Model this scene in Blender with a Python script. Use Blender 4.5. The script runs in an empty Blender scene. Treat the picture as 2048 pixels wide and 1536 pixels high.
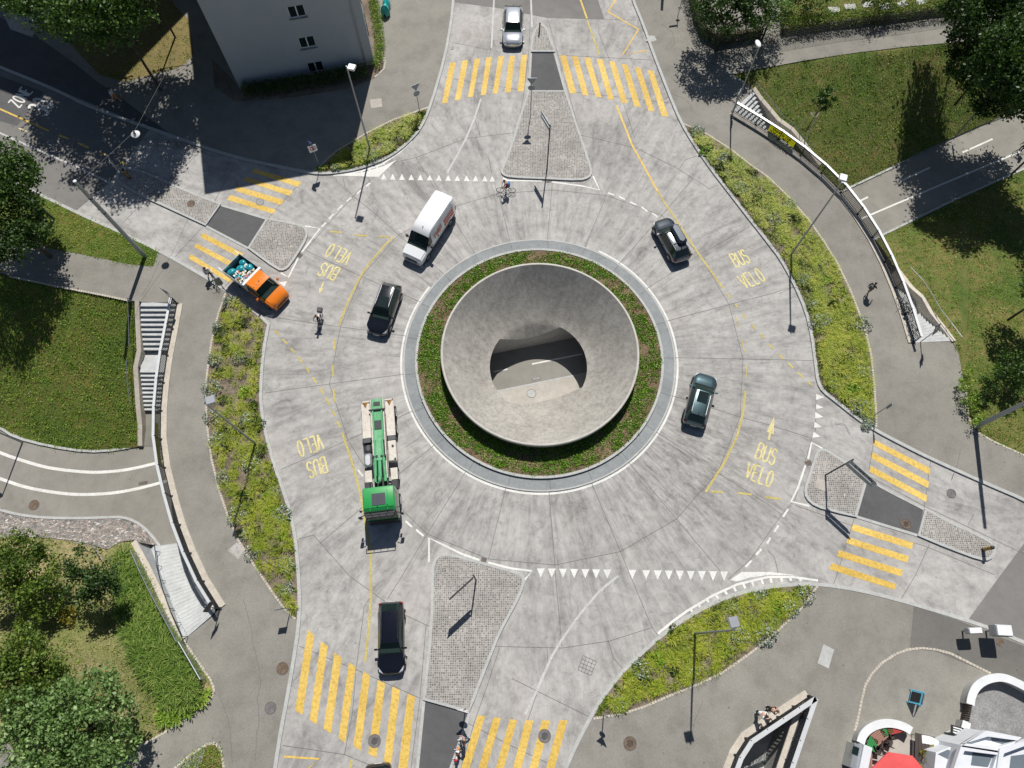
import bpy, bmesh, math, random
import numpy as np
from mathutils import Vector, Matrix
from mathutils.geometry import delaunay_2d_cdt
R = math.radians
random.seed(7); rng = np.random.default_rng(7)
S = bpy.context.scene
COL = S.collection
# ------------------------------------------------------------------ camera
FPX, TILT, CH = 1421.0, R(20.5), 53.0
ca, sa = math.cos(TILT), math.sin(TILT)
cam = bpy.data.cameras.new('camera'); cam.sensor_width = 36; cam.lens = FPX/2048*36
cam.clip_end = 1500; cam.clip_start = 0.5
camo = bpy.data.objects.new('camera', cam); COL.objects.link(camo)
camo.location = (0, 0, CH); camo.rotation_euler = (TILT, 0, 0)
S.camera = camo
# ------------------------------------------------------------------ light
SUN_EL, SUN_AZ = 55.0, 7.0          # shadows fall towards -Y, turned 7 deg to -X
world = bpy.data.worlds.new('World'); S.world = world; world.use_nodes = True
nt = world.node_tree; bg = nt.nodes['Background']
sky = nt.nodes.new('ShaderNodeTexSky'); sky.sky_type = 'NISHITA'; sky.sun_disc = False
sky.sun_elevation = R(SUN_EL); sky.sun_rotation = R(SUN_AZ); sky.altitude = 400
nt.links.new(sky.outputs[0], bg.inputs[0]); bg.inputs[1].default_value = 0.05
sd = bpy.data.lights.new('sun', 'SUN'); sd.energy = 5.0; sd.angle = R(0.5); sd.color = (1.0, 0.955, 0.89)
so = bpy.data.objects.new('sun', sd); COL.objects.link(so)
sdir = Vector((math.sin(R(SUN_AZ))*math.cos(R(SUN_EL)), math.cos(R(SUN_AZ))*math.cos(R(SUN_EL)), math.sin(R(SUN_EL))))
so.rotation_euler = sdir.to_track_quat('Z', 'Y').to_euler(); so.location = (10, 40, 60)
S.view_settings.view_transform = 'Standard'; S.view_settings.look = 'None'
S.view_settings.exposure = -0.1; S.view_settings.gamma = 1

LOW = 4.8                            # depth of the lower road
C0 = Vector((2.2, 22.12, 0))         # centre of the roundabout
def P(x, y, z=0.0):                  # pixel of the 2048 px photograph -> point at height z
    u = (x-1024)/FPX; v = (768-y)/FPX
    d = (u, v*ca+sa, v*sa-ca); t = (z-CH)/d[2]
    return Vector((t*d[0], t*d[1], z))
def PX(X, Y, Z=0.0):
    dz = Z-CH; yc = Y*ca+dz*sa; zc = Y*sa-dz*ca
    return 1024+FPX*X/zc, 768-FPX*yc/zc
def T(pts, ox, oy, k=4.0):           # crop coordinates -> photograph pixels
    return [(ox+a/k, oy+b/k) for a, b in pts]
# ------------------------------------------------------------------ materials
MATS = {}
def _new(name):
    m = bpy.data.materials.new(name); m.use_nodes = True; MATS[name] = m
    return m, m.node_tree, m.node_tree.nodes['Principled BSDF']
def plain(name, c, rough=.6, metal=0., coat=0., **kw):
    if name in MATS: return MATS[name]
    m, t, b = _new(name); b.inputs['Base Color'].default_value = (*c, 1)
    b.inputs['Roughness'].default_value = rough; b.inputs['Metallic'].default_value = metal
    b.inputs['Coat Weight'].default_value = coat
    # slight wear so that no surface is perfectly even
    n = t.nodes.new('ShaderNodeTexNoise'); n.inputs['Scale'].default_value = kw.get('ns', 3.0); n.inputs['Detail'].default_value = 5
    tc = t.nodes.new('ShaderNodeTexCoord'); t.links.new(tc.outputs['Object'], n.inputs['Vector'])
    mx = t.nodes.new('ShaderNodeMixRGB'); a = kw.get('wear', .12)
    mx.inputs[1].default_value = (*[x*(1-a) for x in c], 1); mx.inputs[2].default_value = (*[min(1, x*(1+a)) for x in c], 1)
    t.links.new(n.outputs['Fac'], mx.inputs[0]); t.links.new(mx.outputs[0], b.inputs['Base Color'])
    return m
def ramp(t, src, stops):
    r = t.nodes.new('ShaderNodeValToRGB'); cr = r.color_ramp
    while len(cr.elements) < len(stops): cr.elements.new(0.5)
    for e, (p, c) in zip(cr.elements, stops): e.position = p; e.color = (*c, 1) if len(c) == 3 else c
    t.links.new(src, r.inputs[0]); return r.outputs[0]
def noise(t, vec, scale, detail=4, rough=.55, dist=0.):
    n = t.nodes.new('ShaderNodeTexNoise'); n.inputs['Scale'].default_value = scale
    n.inputs['Detail'].default_value = detail; n.inputs['Roughness'].default_value = rough; n.inputs['Distortion'].default_value = dist
    t.links.new(vec, n.inputs['Vector']); return n.outputs['Fac']
def mixc(t, fac, a, b, mode='MIX'):
    x = t.nodes.new('ShaderNodeMixRGB'); x.blend_type = mode
    for i, v in ((0, fac), (1, a), (2, b)):
        if isinstance(v, (int, float)): x.inputs[i].default_value = v
        elif isinstance(v, tuple): x.inputs[i].default_value = (*v, 1)
        else: t.links.new(v, x.inputs[i])
    return x.outputs[0]
def bump(t, b, h, s=.3, d=.02):
    n = t.nodes.new('ShaderNodeBump'); n.inputs['Strength'].default_value = s; n.inputs['Distance'].default_value = d
    t.links.new(h, n.inputs['Height']); t.links.new(n.outputs[0], b.inputs['Normal'])
g3 = lambda v: (v, v, v)
def ground_mat(name, c1, c2, s1=.25, s2=2.5, speck=0.25, rough=.9, streak=False, blot=.25, fine=14.):
    m, t, b = _new(name); b.inputs['Roughness'].default_value = rough
    tc = t.nodes.new('ShaderNodeTexCoord').outputs['Object']
    n1 = noise(t, tc, s1, 6, .6, .6); n2 = noise(t, tc, s2, 6, .65); n3 = noise(t, tc, fine, 3, .7)
    f = ramp(t, n1, [(.33, g3(0)), (.67, g3(1))])
    col = mixc(t, f, c1, c2)
    c_ = None
    blotch = ramp(t, n2, [(.3, g3(1-blot)), (.52, g3(1)), (.75, g3(1+blot*.5))])
    col = mixc(t, 1., col, blotch, 'MULTIPLY')
    if streak:
        sp = t.nodes.new('ShaderNodeSeparateXYZ'); t.links.new(tc, sp.inputs[0])
        def M(op, a, bb=None):
            q = t.nodes.new('ShaderNodeMath'); q.operation = op
            for i, v in enumerate((a, bb)):
                if v is None: continue
                if isinstance(v, (int, float)): q.inputs[i].default_value = v
                else: t.links.new(v, q.inputs[i])
            return q.outputs[0]
        dx = M('SUBTRACT', sp.outputs[0], C0.x); dy = M('SUBTRACT', sp.outputs[1], C0.y)
        th = M('ARCTAN2', dy, dx); rr = M('SQRT', M('ADD', M('MULTIPLY', dx, dx), M('MULTIPLY', dy, dy)))
        cb = t.nodes.new('ShaderNodeCombineXYZ')
        t.links.new(M('MULTIPLY', th, 26.), cb.inputs[0]); t.links.new(M('MULTIPLY', rr, .32), cb.inputs[1])
        st = noise(t, cb.outputs[0], 1.0, 7, .72, .5)
        stc = ramp(t, st, [(.3, g3(.66)), (.46, g3(.93)), (.6, g3(1.07)), (.8, g3(1.16))])
        col = mixc(t, 1., col, stc, 'MULTIPLY')
        # darker worn patches, in the driving lane
        n5 = noise(t, cb.outputs[0], .33, 8, .78, 1.2)
        pc = ramp(t, n5, [(.35, g3(.55)), (.47, g3(.9)), (.58, g3(1.0))])
        col = mixc(t, .8, col, pc, 'MULTIPLY')
        n6 = noise(t, tc, .9, 8, .8, 1.5)
        sc = ramp(t, n6, [(.36, g3(.62)), (.46, g3(.93)), (.52, g3(1.))])
        col = mixc(t, .7, col, sc, 'MULTIPLY')
        nb = noise(t, tc, .12, 3, .5, 0.)
        col = mixc(t, ramp(t, nb, [(.55, g3(0)), (.8, g3(.35))]), col, (.50, .45, .41))
        # tyre-dark zone on the outer lane, south-east, and a circular band along the lane
        pc2 = P(1370, 930); d2 = M('SQRT', M('ADD', M('POWER', M('SUBTRACT', sp.outputs[0], pc2.x), 2.), M('POWER', M('SUBTRACT', sp.outputs[1], pc2.y), 2.)))
        zone = ramp(t, M('DIVIDE', d2, 8.), [(.25, g3(1)), (1., g3(0))]); n7 = noise(t, cb.outputs[0], 1.6, 8, .8, 1.)
        col = mixc(t, zone, col, mixc(t, 1., col, ramp(t, n7, [(.36, g3(.5)), (.56, g3(1.))]), 'MULTIPLY'))
        band = ramp(t, M('ABSOLUTE', M('SINE', M('MULTIPLY', M('SUBTRACT', rr, 12.3), .82))), [(.0, g3(.9)), (.5, g3(1.02)), (1., g3(1.0))]); near = ramp(t, M('DIVIDE', rr, 24.), [(.75, g3(1)), (.9, g3(0))])
        col = mixc(t, near, col, mixc(t, 1., col, band, 'MULTIPLY'))
    vo = t.nodes.new('ShaderNodeTexVoronoi'); vo.inputs['Scale'].default_value = .55; t.links.new(tc, vo.inputs['Vector'])
    if not name.startswith(('render', 'white_', 'red_', 'truck', 'yellow')):
        col = mixc(t, ramp(t, vo.outputs['Distance'], [(.035, g3(.55)), (.05, g3(0))]), col, tuple(x*.45 for x in c1))
    sp3 = ramp(t, n3, [(.25, g3(1-speck)), (.5, g3(1)), (.8, g3(1+speck*.7))])
    col = mixc(t, 1., col, sp3, 'MULTIPLY')
    t.links.new(col, b.inputs['Base Color']); bump(t, b, n3, .25, .01)
    return m
M_conc = ground_mat('concrete_roadway', (.405, .397, .384), (.49, .48, .465), .18, 1.6, .12, .85, streak=True, blot=.2)
M_asph = ground_mat('asphalt_pavement', (.235, .226, .200), (.285, .275, .245), .10, .55, .28, .92, blot=.2, fine=16)
M_aspr = ground_mat('asphalt_road', (.185, .18, .172), (.22, .215, .205), .2, 1.2, .2, .92, blot=.12, fine=20)
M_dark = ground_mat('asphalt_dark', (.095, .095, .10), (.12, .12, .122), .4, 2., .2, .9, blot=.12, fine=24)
M_low = ground_mat('asphalt_lower', (.24, .232, .207), (.295, .285, .255), .25, 1.2, .15, .92, blot=.12)
M_kerb = ground_mat('kerb_concrete', (.42, .43, .42), (.50, .51, .50), 1.5, 6., .15, .8, blot=.15)
M_apron = ground_mat('apron_concrete', (.235, .255, .265), (.30, .32, .33), .6, 3., .12, .85, blot=.15)
M_beige = ground_mat('coping_concrete', (.50, .455, .39), (.60, .55, .475), 1.2, 5., .12, .85, blot=.18)
M_sand = ground_mat('pale_sidewalk', (.42, .39, .35), (.5, .47, .43), .5, 2.5, .15, .88, blot=.12)
M_wallc = ground_mat('fair_faced_concrete', (.36, .36, .345), (.46, .46, .44), .5, 2.5, .15, .8, blot=.12)
M_step = ground_mat('step_concrete', (.46, .48, .485), (.58, .60, .60), .6, 3., .1, .8, blot=.12)
M_white = ground_mat('white_paint', (.66, .66, .63), (.80, .80, .77), .8, 7., .12, .7, blot=.18)
M_white2 = ground_mat('white_paint_worn', (.48, .485, .48), (.60, .60, .59), 1.2, 8., .2, .75, blot=.3)
M_yel = ground_mat('yellow_paint', (.62, .41, .075), (.80, .57, .15), .28, 5., .22, .7, blot=.35)
M_yel2 = ground_mat('yellow_paint_worn', (.46, .38, .12), (.62, .53, .20), 1.0, 9., .35, .8, blot=.4)
M_yelt = ground_mat('yellow_paint_letter', (.60, .53, .24), (.76, .68, .34), .9, 6., .3, .7, blot=.35)
M_joint = plain('joint_sealant', (.15, .145, .14), .9)
M_soil = ground_mat('soil', (.15, .115, .085), (.26, .21, .165), .8, 6., .4, .95, blot=.35, fine=9)
M_soilr = ground_mat('soil_red', (.13, .085, .05), (.24, .17, .11), .9, 5., .4, .95, blot=.4, fine=9)
def lawn_mat(name, ca_, cb_, cc_, dry=.5):
    m, t, b = _new(name); b.inputs['Roughness'].default_value = .95
    tc = t.nodes.new('ShaderNodeTexCoord').outputs['Object']
    n1 = noise(t, tc, .22, 6, .6, .8); n2 = noise(t, tc, 2.2, 6, .7, .5); n3 = noise(t, tc, 9., 4, .7)
    c = mixc(t, ramp(t, n1, [(dry-.1, g3(0)), (dry+.12, g3(1))]), ca_, cc_)
    c = mixc(t, ramp(t, n2, [(.4, g3(0)), (.62, g3(1))]), c, cb_)
    c = mixc(t, 1., c, ramp(t, n3, [(.3, g3(.55)), (.5, g3(1.)), (.75, g3(1.35))]), 'MULTIPLY')
    t.links.new(c, b.inputs['Base Color']); bump(t, b, n3, .8, .08); return m
M_lawnL = lawn_mat('lawn_turf', (.07, .11, .015), (.10, .16, .02), (.19, .15, .04), .5)
M_lawnR = lawn_mat('meadow_turf', (.06, .10, .014), (.09, .145, .02), (.21, .165, .06), .48)
M_lawnG = lawn_mat('garden_turf', (.15, .18, .045), (.2, .2, .075), (.38, .30, .17), .52)
M_dryg = lawn_mat('dry_turf', (.16, .13, .045), (.2, .16, .06), (.25, .2, .08), .5)
def cobble_mat():
    m, t, b = _new('cobblestones'); b.inputs['Roughness'].default_value = .85
    tc = t.nodes.new('ShaderNodeTexCoord').outputs['Object']
    mp = t.nodes.new('ShaderNodeMapping'); t.links.new(tc, mp.inputs[0]); mp.inputs['Scale'].default_value = (6.6, 6.6, 6.6)
    v = t.nodes.new('ShaderNodeTexVoronoi'); v.inputs['Scale'].default_value = 1.; v.inputs['Randomness'].default_value = .22; t.links.new(mp.outputs[0], v.inputs['Vector'])
    v2 = t.nodes.new('ShaderNodeTexVoronoi'); v2.feature = 'DISTANCE_TO_EDGE'; v2.inputs['Scale'].default_value = 1.; v2.inputs['Randomness'].default_value = .22; t.links.new(mp.outputs[0], v2.inputs['Vector'])
    sp = t.nodes.new('ShaderNodeSeparateColor'); t.links.new(v.outputs['Color'], sp.inputs[0])
    stone = ramp(t, sp.outputs[0], [(0., (.11, .105, .10)), (.45, (.19, .18, .17)), (.8, (.27, .25, .23)), (1., (.40, .38, .35))])
    c = mixc(t, ramp(t, v2.outputs['Distance'], [(.10, g3(1)), (.2, g3(0))]), stone, (.42, .405, .38))
    n = noise(t, tc, .5, 5); n2 = noise(t, tc, 4.5, 2)
    c = mixc(t, 1., c, ramp(t, n, [(.3, g3(.82)), (.7, g3(1.15))]), 'MULTIPLY')
    c = mixc(t, ramp(t, n2, [(.70, g3(0)), (.73, g3(.9))]), c, (.62, .58, .5))
    t.links.new(c, b.inputs['Base Color']); bump(t, b, v2.outputs['Distance'], .5, .02); return m
M_cob = cobble_mat()
def rubble_mat():
    m, t, b = _new('gabion_stone'); b.inputs['Roughness'].default_value = .9
    tc = t.nodes.new('ShaderNodeTexCoord').outputs['Object']
    v = t.nodes.new('ShaderNodeTexVoronoi'); v.inputs['Scale'].default_value = 5.; t.links.new(tc, v.inputs['Vector'])
    v2 = t.nodes.new('ShaderNodeTexVoronoi'); v2.feature = 'DISTANCE_TO_EDGE'; v2.inputs['Scale'].default_value = 5.; t.links.new(tc, v2.inputs['Vector'])
    sp = t.nodes.new('ShaderNodeSeparateColor'); t.links.new(v.outputs['Color'], sp.inputs[0])
    c = ramp(t, sp.outputs[0], [(0., (.15, .145, .14)), (.4, (.28, .27, .255)), (.75, (.33, .27, .24)), (1., (.55, .54, .52))])
    c = mixc(t, ramp(t, v2.outputs['Distance'], [(0., g3(1)), (.09, g3(0))]), c, (.07, .06, .055))
    t.links.new(c, b.inputs['Base Color']); bump(t, b, v2.outputs['Distance'], .8, .08); return m
M_gab = rubble_mat()
def leaf_mat(name, a, b_, c=None, tr=.25):
    m = bpy.data.materials.new(name); m.use_nodes = True; t = m.node_tree; MATS[name] = m
    b = t.nodes['Principled BSDF']; out = t.nodes['Material Output']
    at = t.nodes.new('ShaderNodeAttribute'); at.attribute_name = 'tint'
    col = ramp(t, at.outputs['Fac'], [(0., a), (.55, b_), (1., c or b_)])
    t.links.new(col, b.inputs['Base Color']); b.inputs['Roughness'].default_value = .5
    tl = t.nodes.new('ShaderNodeBsdfTranslucent'); t.links.new(mixc(t, 1., col, (1.2, 1.3, .5), 'MULTIPLY'), tl.inputs[0])
    mx = t.nodes.new('ShaderNodeMixShader'); mx.inputs[0].default_value = tr
    t.links.new(b.outputs[0], mx.inputs[1]); t.links.new(tl.outputs[0], mx.inputs[2]); t.links.new(mx.outputs[0], out.inputs[0])
    return m
L_tree = leaf_mat('leaf_green', (.03, .07, .012), (.075, .15, .025), (.16, .27, .06))
L_dark = leaf_mat('leaf_dark', (.018, .045, .010), (.045, .10, .018), (.10, .18, .04))
L_pale = leaf_mat('leaf_pale', (.08, .15, .04), (.17, .29, .08), (.38, .50, .22))
L_brown = leaf_mat('leaf_ochre', (.05, .09, .013), (.13, .21, .028), (.26, .34, .06))
L_yellow = leaf_mat('leaf_yellow', (.14, .15, .02), (.28, .24, .03), (.40, .32, .05))
L_grass = leaf_mat('blade_yellowgreen', (.17, .27, .015), (.40, .48, .03), (.76, .70, .15), .3)
L_mat = leaf_mat('leaf_mat_green', (.07, .15, .01), (.16, .27, .015), (.34, .42, .04))
L_silver = leaf_mat('leaf_silver', (.20, .26, .20), (.36, .43, .36), (.55, .60, .52), .15)
L_turf = leaf_mat('blade_turf', (.08, .16, .014), (.20, .34, .03), (.48, .56, .12), .25)
L_meadow = leaf_mat('blade_meadow', (.07, .13, .014), (.20, .30, .035), (.50, .50, .14), .25)
L_bamboo = leaf_mat('leaf_reed', (.05, .11, .012), (.14, .24, .03), (.40, .46, .13), .25)
L_sedum = leaf_mat('leaf_sedum', (.07, .18, .018), (.17, .36, .03), (.34, .52, .06), .2)
M_bark = ground_mat('bark', (.07, .055, .04), (.12, .10, .075), 2., 9., .3, .95)
M_pole = plain('galvanised_steel', (.30, .33, .36), .45, .6)
M_darkm = plain('dark_steel', (.035, .038, .045), .5, .3)
M_rail = plain('brushed_rail', (.75, .77, .78), .38, .35)
M_alu = plain('aluminium', (.55, .57, .60), .35, .7)
M_blk = plain('black_plastic', (.018, .018, .02), .5)
M_rub = plain('tyre_rubber', (.02, .02, .02), .85)
M_rim = plain('alloy_rim', (.38, .38, .40), .3, .8)
M_glass = plain('tinted_glass', (.012, .022, .022), .08, 0., .0, wear=.3)
M_glassg = plain('windscreen_glass', (.02, .04, .04), .06, wear=.5)
def see_glass():
    m = bpy.data.materials.new('clear_windscreen'); m.use_nodes = True; t = m.node_tree; b = t.nodes['Principled BSDF']; out = t.nodes['Material Output']
    b.inputs['Base Color'].default_value = (.015, .03, .03, 1); b.inputs['Roughness'].default_value = .05; tr = t.nodes.new('ShaderNodeBsdfTransparent'); tr.inputs[0].default_value = (.62, .74, .70, 1)
    mx = t.nodes.new('ShaderNodeMixShader'); mx.inputs[0].default_value = .62; t.links.new(b.outputs[0], mx.inputs[1]); t.links.new(tr.outputs[0], mx.inputs[2]); t.links.new(mx.outputs[0], out.inputs[0]); return m
M_glassg = see_glass()
M_glass.node_tree.nodes['Principled BSDF'].inputs['Specular IOR Level'].default_value = .6
M_red = plain('red_lens', (.22, .01, .012), .25)
M_lens = plain('clear_lens', (.6, .63, .66), .15, .2)
M_signw = plain('sign_white', (.78, .79, .8), .45)
M_signb = plain('sign_blue', (.03, .10, .38), .4)
M_signr = plain('sign_red', (.60, .03, .04), .4)
M_signback = plain('sign_back_grey', (.28, .31, .34), .5, .4)
M_skin = plain('skin', (.55, .33, .24), .6)
M_skind = plain('skin_dark', (.22, .11, .07), .6)
M_hair = plain('dark_hair', (.02, .015, .012), .6)
M_iron = ground_mat('cast_iron', (.13, .125, .125), (.2, .19, .19), 2., 12., .3, .7)
M_rust = ground_mat('rusty_grate', (.12, .085, .06), (.2, .15, .11), 3., 14., .4, .9)
def paint(name, c, metal=.4, rough=.28): return plain(name, c, rough, metal, 1., wear=.05)
# ------------------------------------------------------------------ mesh helpers
class MB:
    def __init__(s): s.v = []; s.f = []
    def add(s, vs, fs):
        o = len(s.v); s.v += [tuple(v) for v in vs]; s.f += [tuple(i+o for i in f) for f in fs]; return s
    def box(s, c, d, rz=0., M=None):
        hx, hy, hz = d[0]/2, d[1]/2, d[2]/2; m = Matrix.Rotation(rz, 3, 'Z')
        if M is not None: m = M
        vs = [Vector(c)+m @ Vector((x, y, z)) for z in (-hz, hz) for x, y in ((-hx, -hy), (hx, -hy), (hx, hy), (-hx, hy))]
        return s.add(vs, [(3, 2, 1, 0), (4, 5, 6, 7), (0, 1, 5, 4), (1, 2, 6, 5), (2, 3, 7, 6), (3, 0, 4, 7)])
    def bbox(s, c, d, b=.03, rz=0.):   # bevelled box (top edges)
        hx, hy, hz = d[0]/2, d[1]/2, d[2]/2; m = Matrix.Rotation(rz, 3, 'Z'); vs = []
        for z, i in ((-hz, 0), (hz-b, 0), (hz, b)):
            for x, y in ((-hx+i+b, -hy+i), (hx-i-b, -hy+i), (hx-i, -hy+i+b), (hx-i, hy-i-b), (hx-i-b, hy-i), (-hx+i+b, hy-i), (-hx+i, hy-i-b), (-hx+i, -hy+i+b)):
                vs.append(Vector(c)+m @ Vector((x, y, z)))
        fs = [tuple(range(7, -1, -1)), tuple(range(16, 24))]
        for k in (0, 8): fs += [(k+i, k+(i+1) % 8, k+8+(i+1) % 8, k+8+i) for i in range(8)]
        return s.add(vs, fs)
    def prism(s, poly, z0, z1):
        n = len(poly); p = [(q[0], q[1]) for q in poly]
        ar = sum(p[i][0]*p[(i+1) % n][1]-p[(i+1) % n][0]*p[i][1] for i in range(n))
        if ar < 0: p = p[::-1]
        vs = [(*q, z0) for q in p]+[(*q, z1) for q in p]
        r = delaunay_2d_cdt([Vector(q) for q in p], [], [list(range(n))], 1, 1e-6)
        if len(r[0]) == n:
            tri = [tuple(f) for f in r[2]]
        else: tri = [tuple(range(n))]
        fs = [tuple(i+n for i in f) for f in tri]+[f[::-1] for f in tri]
        fs += [(i, (i+1) % n, n+(i+1) % n, n+i) for i in range(n)]
        return s.add(vs, fs)
    def cyl(s, a, b, r0, r1=None, n=12, cap=True):
        a = Vector(a); b = Vector(b); r1 = r0 if r1 is None else r1; d = (b-a).normalized()
        u = d.orthogonal().normalized(); w = d.cross(u)
        vs = [a+(u*math.cos(k*2*math.pi/n)+w*math.sin(k*2*math.pi/n))*r0 for k in range(n)]
        vs += [b+(u*math.cos(k*2*math.pi/n)+w*math.sin(k*2*math.pi/n))*r1 for k in range(n)]
        fs = [(k, (k+1) % n, n+(k+1) % n, n+k) for k in range(n)]
        if cap: fs += [tuple(range(n-1, -1, -1)), tuple(range(n, 2*n))]
        return s.add(vs, fs)
    def tube(s, pts, r, n=8):
        for a, b in zip(pts[:-1], pts[1:]): s.cyl(a, b, r, n=n)
        return s
    def ball(s, c, r, n=10, sq=(1, 1, 1)):
        vs = []; fs = []; m = n//2+1
        for i in range(m+1):
            ph = math.pi*i/m
            for j in range(n):
                th = 2*math.pi*j/n
                vs.append((c[0]+r*sq[0]*math.sin(ph)*math.cos(th), c[1]+r*sq[1]*math.sin(ph)*math.sin(th), c[2]+r*sq[2]*math.cos(ph)))
        for i in range(m):
            for j in range(n): fs.append((i*n+j, (i+1)*n+j, (i+1)*n+(j+1) % n, i*n+(j+1) % n))
        return s.add(vs, fs)
    def torus(s, c, axis, Rr, r, n=20, m=6):
        c = Vector(c); ax = Vector(axis).normalized(); u = ax.orthogonal().normalized(); w = ax.cross(u); vs = []; fs = []
        for i in range(n):
            a = 2*math.pi*i/n; rd = u*math.cos(a)+w*math.sin(a)
            for j in range(m):
                b = 2*math.pi*j/m; vs.append(c+rd*(Rr+r*math.cos(b))+ax*r*math.sin(b))
        for i in range(n):
            for j in range(m): fs.append((i*m+j, ((i+1) % n)*m+j, ((i+1) % n)*m+(j+1) % m, i*m+(j+1) % m))
        return s.add(vs, fs)
    def strip(s, line, w, z0, z1=None, closed=False):   # band along a world polyline; z1 given -> a solid kerb
        L = [Vector((p[0], p[1], 0)) for p in line]; n = len(L); a = []; b = []
        zz = [p[2] if len(p) > 2 else 0 for p in line]
        for i in range(n):
            if closed: d = L[(i+1) % n]-L[i-1]
            else: d = L[min(i+1, n-1)]-L[max(i-1, 0)]
            d.normalize(); nn = Vector((-d.y, d.x, 0)); a.append(L[i]+nn*w/2); b.append(L[i]-nn*w/2)
        m = n if closed else n-1
        if z1 is None:
            vs = [(p.x, p.y, z0+zz[i]) for i, p in enumerate(a)]+[(p.x, p.y, z0+zz[i]) for i, p in enumerate(b)]
            return s.add(vs, [(i, n+i, n+(i+1) % n, (i+1) % n) for i in range(m)])
        vs = [(p.x, p.y, z0+zz[i]) for i, p in enumerate(a)]+[(p.x, p.y, z0+zz[i]) for i, p in enumerate(b)]
        vs += [(p.x, p.y, z1+zz[i]) for i, p in enumerate(a)]+[(p.x, p.y, z1+zz[i]) for i, p in enumerate(b)]
        fs = []
        for i in range(m):
            j = (i+1) % n
            fs += [(2*n+i, 3*n+i, 3*n+j, 2*n+j), (i, 2*n+i, 2*n+j, j), (n+i, n+j, 3*n+j, 3*n+i), (i, j, n+j, n+i)]
        if not closed: fs += [(0, n, 3*n, 2*n), (n-1, 3*n-1, 4*n-1, 2*n-1)]
        return s.add(vs, fs)
    def build(s, name, mat, parent=None, smooth=False, world=False):
        me = bpy.data.meshes.new(name); v = s.v
        if parent is not None and world:
            L = parent.location; v = [(q[0]-L.x, q[1]-L.y, q[2]-L.z) for q in v]
        me.from_pydata([tuple(q) for q in v], [], s.f); me.validate(); me.materials.append(mat)
        if smooth: me.polygons.foreach_set('use_smooth', [True]*len(me.polygons))
        o = bpy.data.objects.new(name, me); COL.objects.link(o)
        if parent is not None: o.parent = parent
        return o
def tag(o, label=None, cat=None, group=None, kind=None):
    if label: o['label'] = label
    if cat: o['category'] = cat
    if group: o['group'] = group
    if kind: o['kind'] = kind
    return o
def thing(name, label, cat, loc=(0, 0, 0), rz=0., group=None):
    o = bpy.data.objects.new(name, None); COL.objects.link(o); o.empty_display_size = .3
    o.location = loc; o.rotation_euler = (0, 0, rz); return tag(o, label, cat, group)
def copy_tree(o, parent=None):
    c = o.copy(); COL.objects.link(c)
    if parent is not None: c.parent = parent
    for ch in list(o.children): copy_tree(ch, c)
    return c
def area2(p): return sum(p[i][0]*p[(i+1) % len(p)][1]-p[(i+1) % len(p)][0]*p[i][1] for i in range(len(p)))
def inside(p, poly):
    x, y = p; c = False; n = len(poly); j = n-1
    for i in range(n):
        xi, yi = poly[i][0], poly[i][1]; xj, yj = poly[j][0], poly[j][1]
        if (yi > y) != (yj > y) and x < (xj-xi)*(y-yi)/(yj-yi)+xi: c = not c
        j = i
    return c
def cdt(outer, holes, extra=()):
    vs = []; ed = []
    for loop in [outer]+list(holes):
        o = len(vs); n = len(loop); vs += [Vector((p[0], p[1])) for p in loop]; ed += [(o+i, o+(i+1) % n) for i in range(n)]
    vs += [Vector(p) for p in extra]
    r = delaunay_2d_cdt(vs, ed, [], 0, 1e-7); V = r[0]; out = []
    for f in r[2]:
        c = (sum(V[i].x for i in f)/len(f), sum(V[i].y for i in f)/len(f))
        if inside(c, outer) and not any(inside(c, h) for h in holes): out.append(tuple(f))
    return V, out
def sheet(name, outer, holes, z, mat, kind='structure', parent=None):
    V, F = cdt(outer, holes); mb = MB(); F2 = []
    for f in F:
        a = area2([(V[i].x, V[i].y) for i in f]); F2.append(f if a > 0 else f[::-1])
    mb.add([(v.x, v.y, z) for v in V], F2); o = mb.build(name, mat, parent)
    if kind: o['kind'] = kind
    return o
def W(px, z=0.): return [P(a, b, z) for a, b in px]
def psheet(name, px, z, mat, kind='structure', parent=None, holes=(), world=False):
    o = sheet(name, [(q.x, q.y) for q in W(px, 0)], [[(q.x, q.y) for q in W(h, 0)] for h in holes], z, mat, kind, parent)
    return o
def hill(name, px, zf, mat, step=14, kind='structure', rough=.0):   # sloping ground, zf gives height at each photograph pixel
    xs = [p[0] for p in px]; ys = [p[1] for p in px]; ex = []
    for x in np.arange(min(xs)+step/2, max(xs), step):
        for y in np.arange(min(ys)+step/2, max(ys), step):
            q = (x+random.uniform(-3, 3), y+random.uniform(-3, 3))
            if inside(q, px): ex.append(q)
    V, F = cdt(px, [], ex); mb = MB(); nb = len(px)
    mb.add([P(v.x, v.y, zf(v.x, v.y)+(random.uniform(-rough, rough) if i >= nb else 0)) for i, v in enumerate(V)], [f if area2([(V[i].x, -V[i].y) for i in f]) > 0 else f[::-1] for f in F])
    o = mb.build(name, mat, None, True)
    if kind: o['kind'] = kind
    return o
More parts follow.
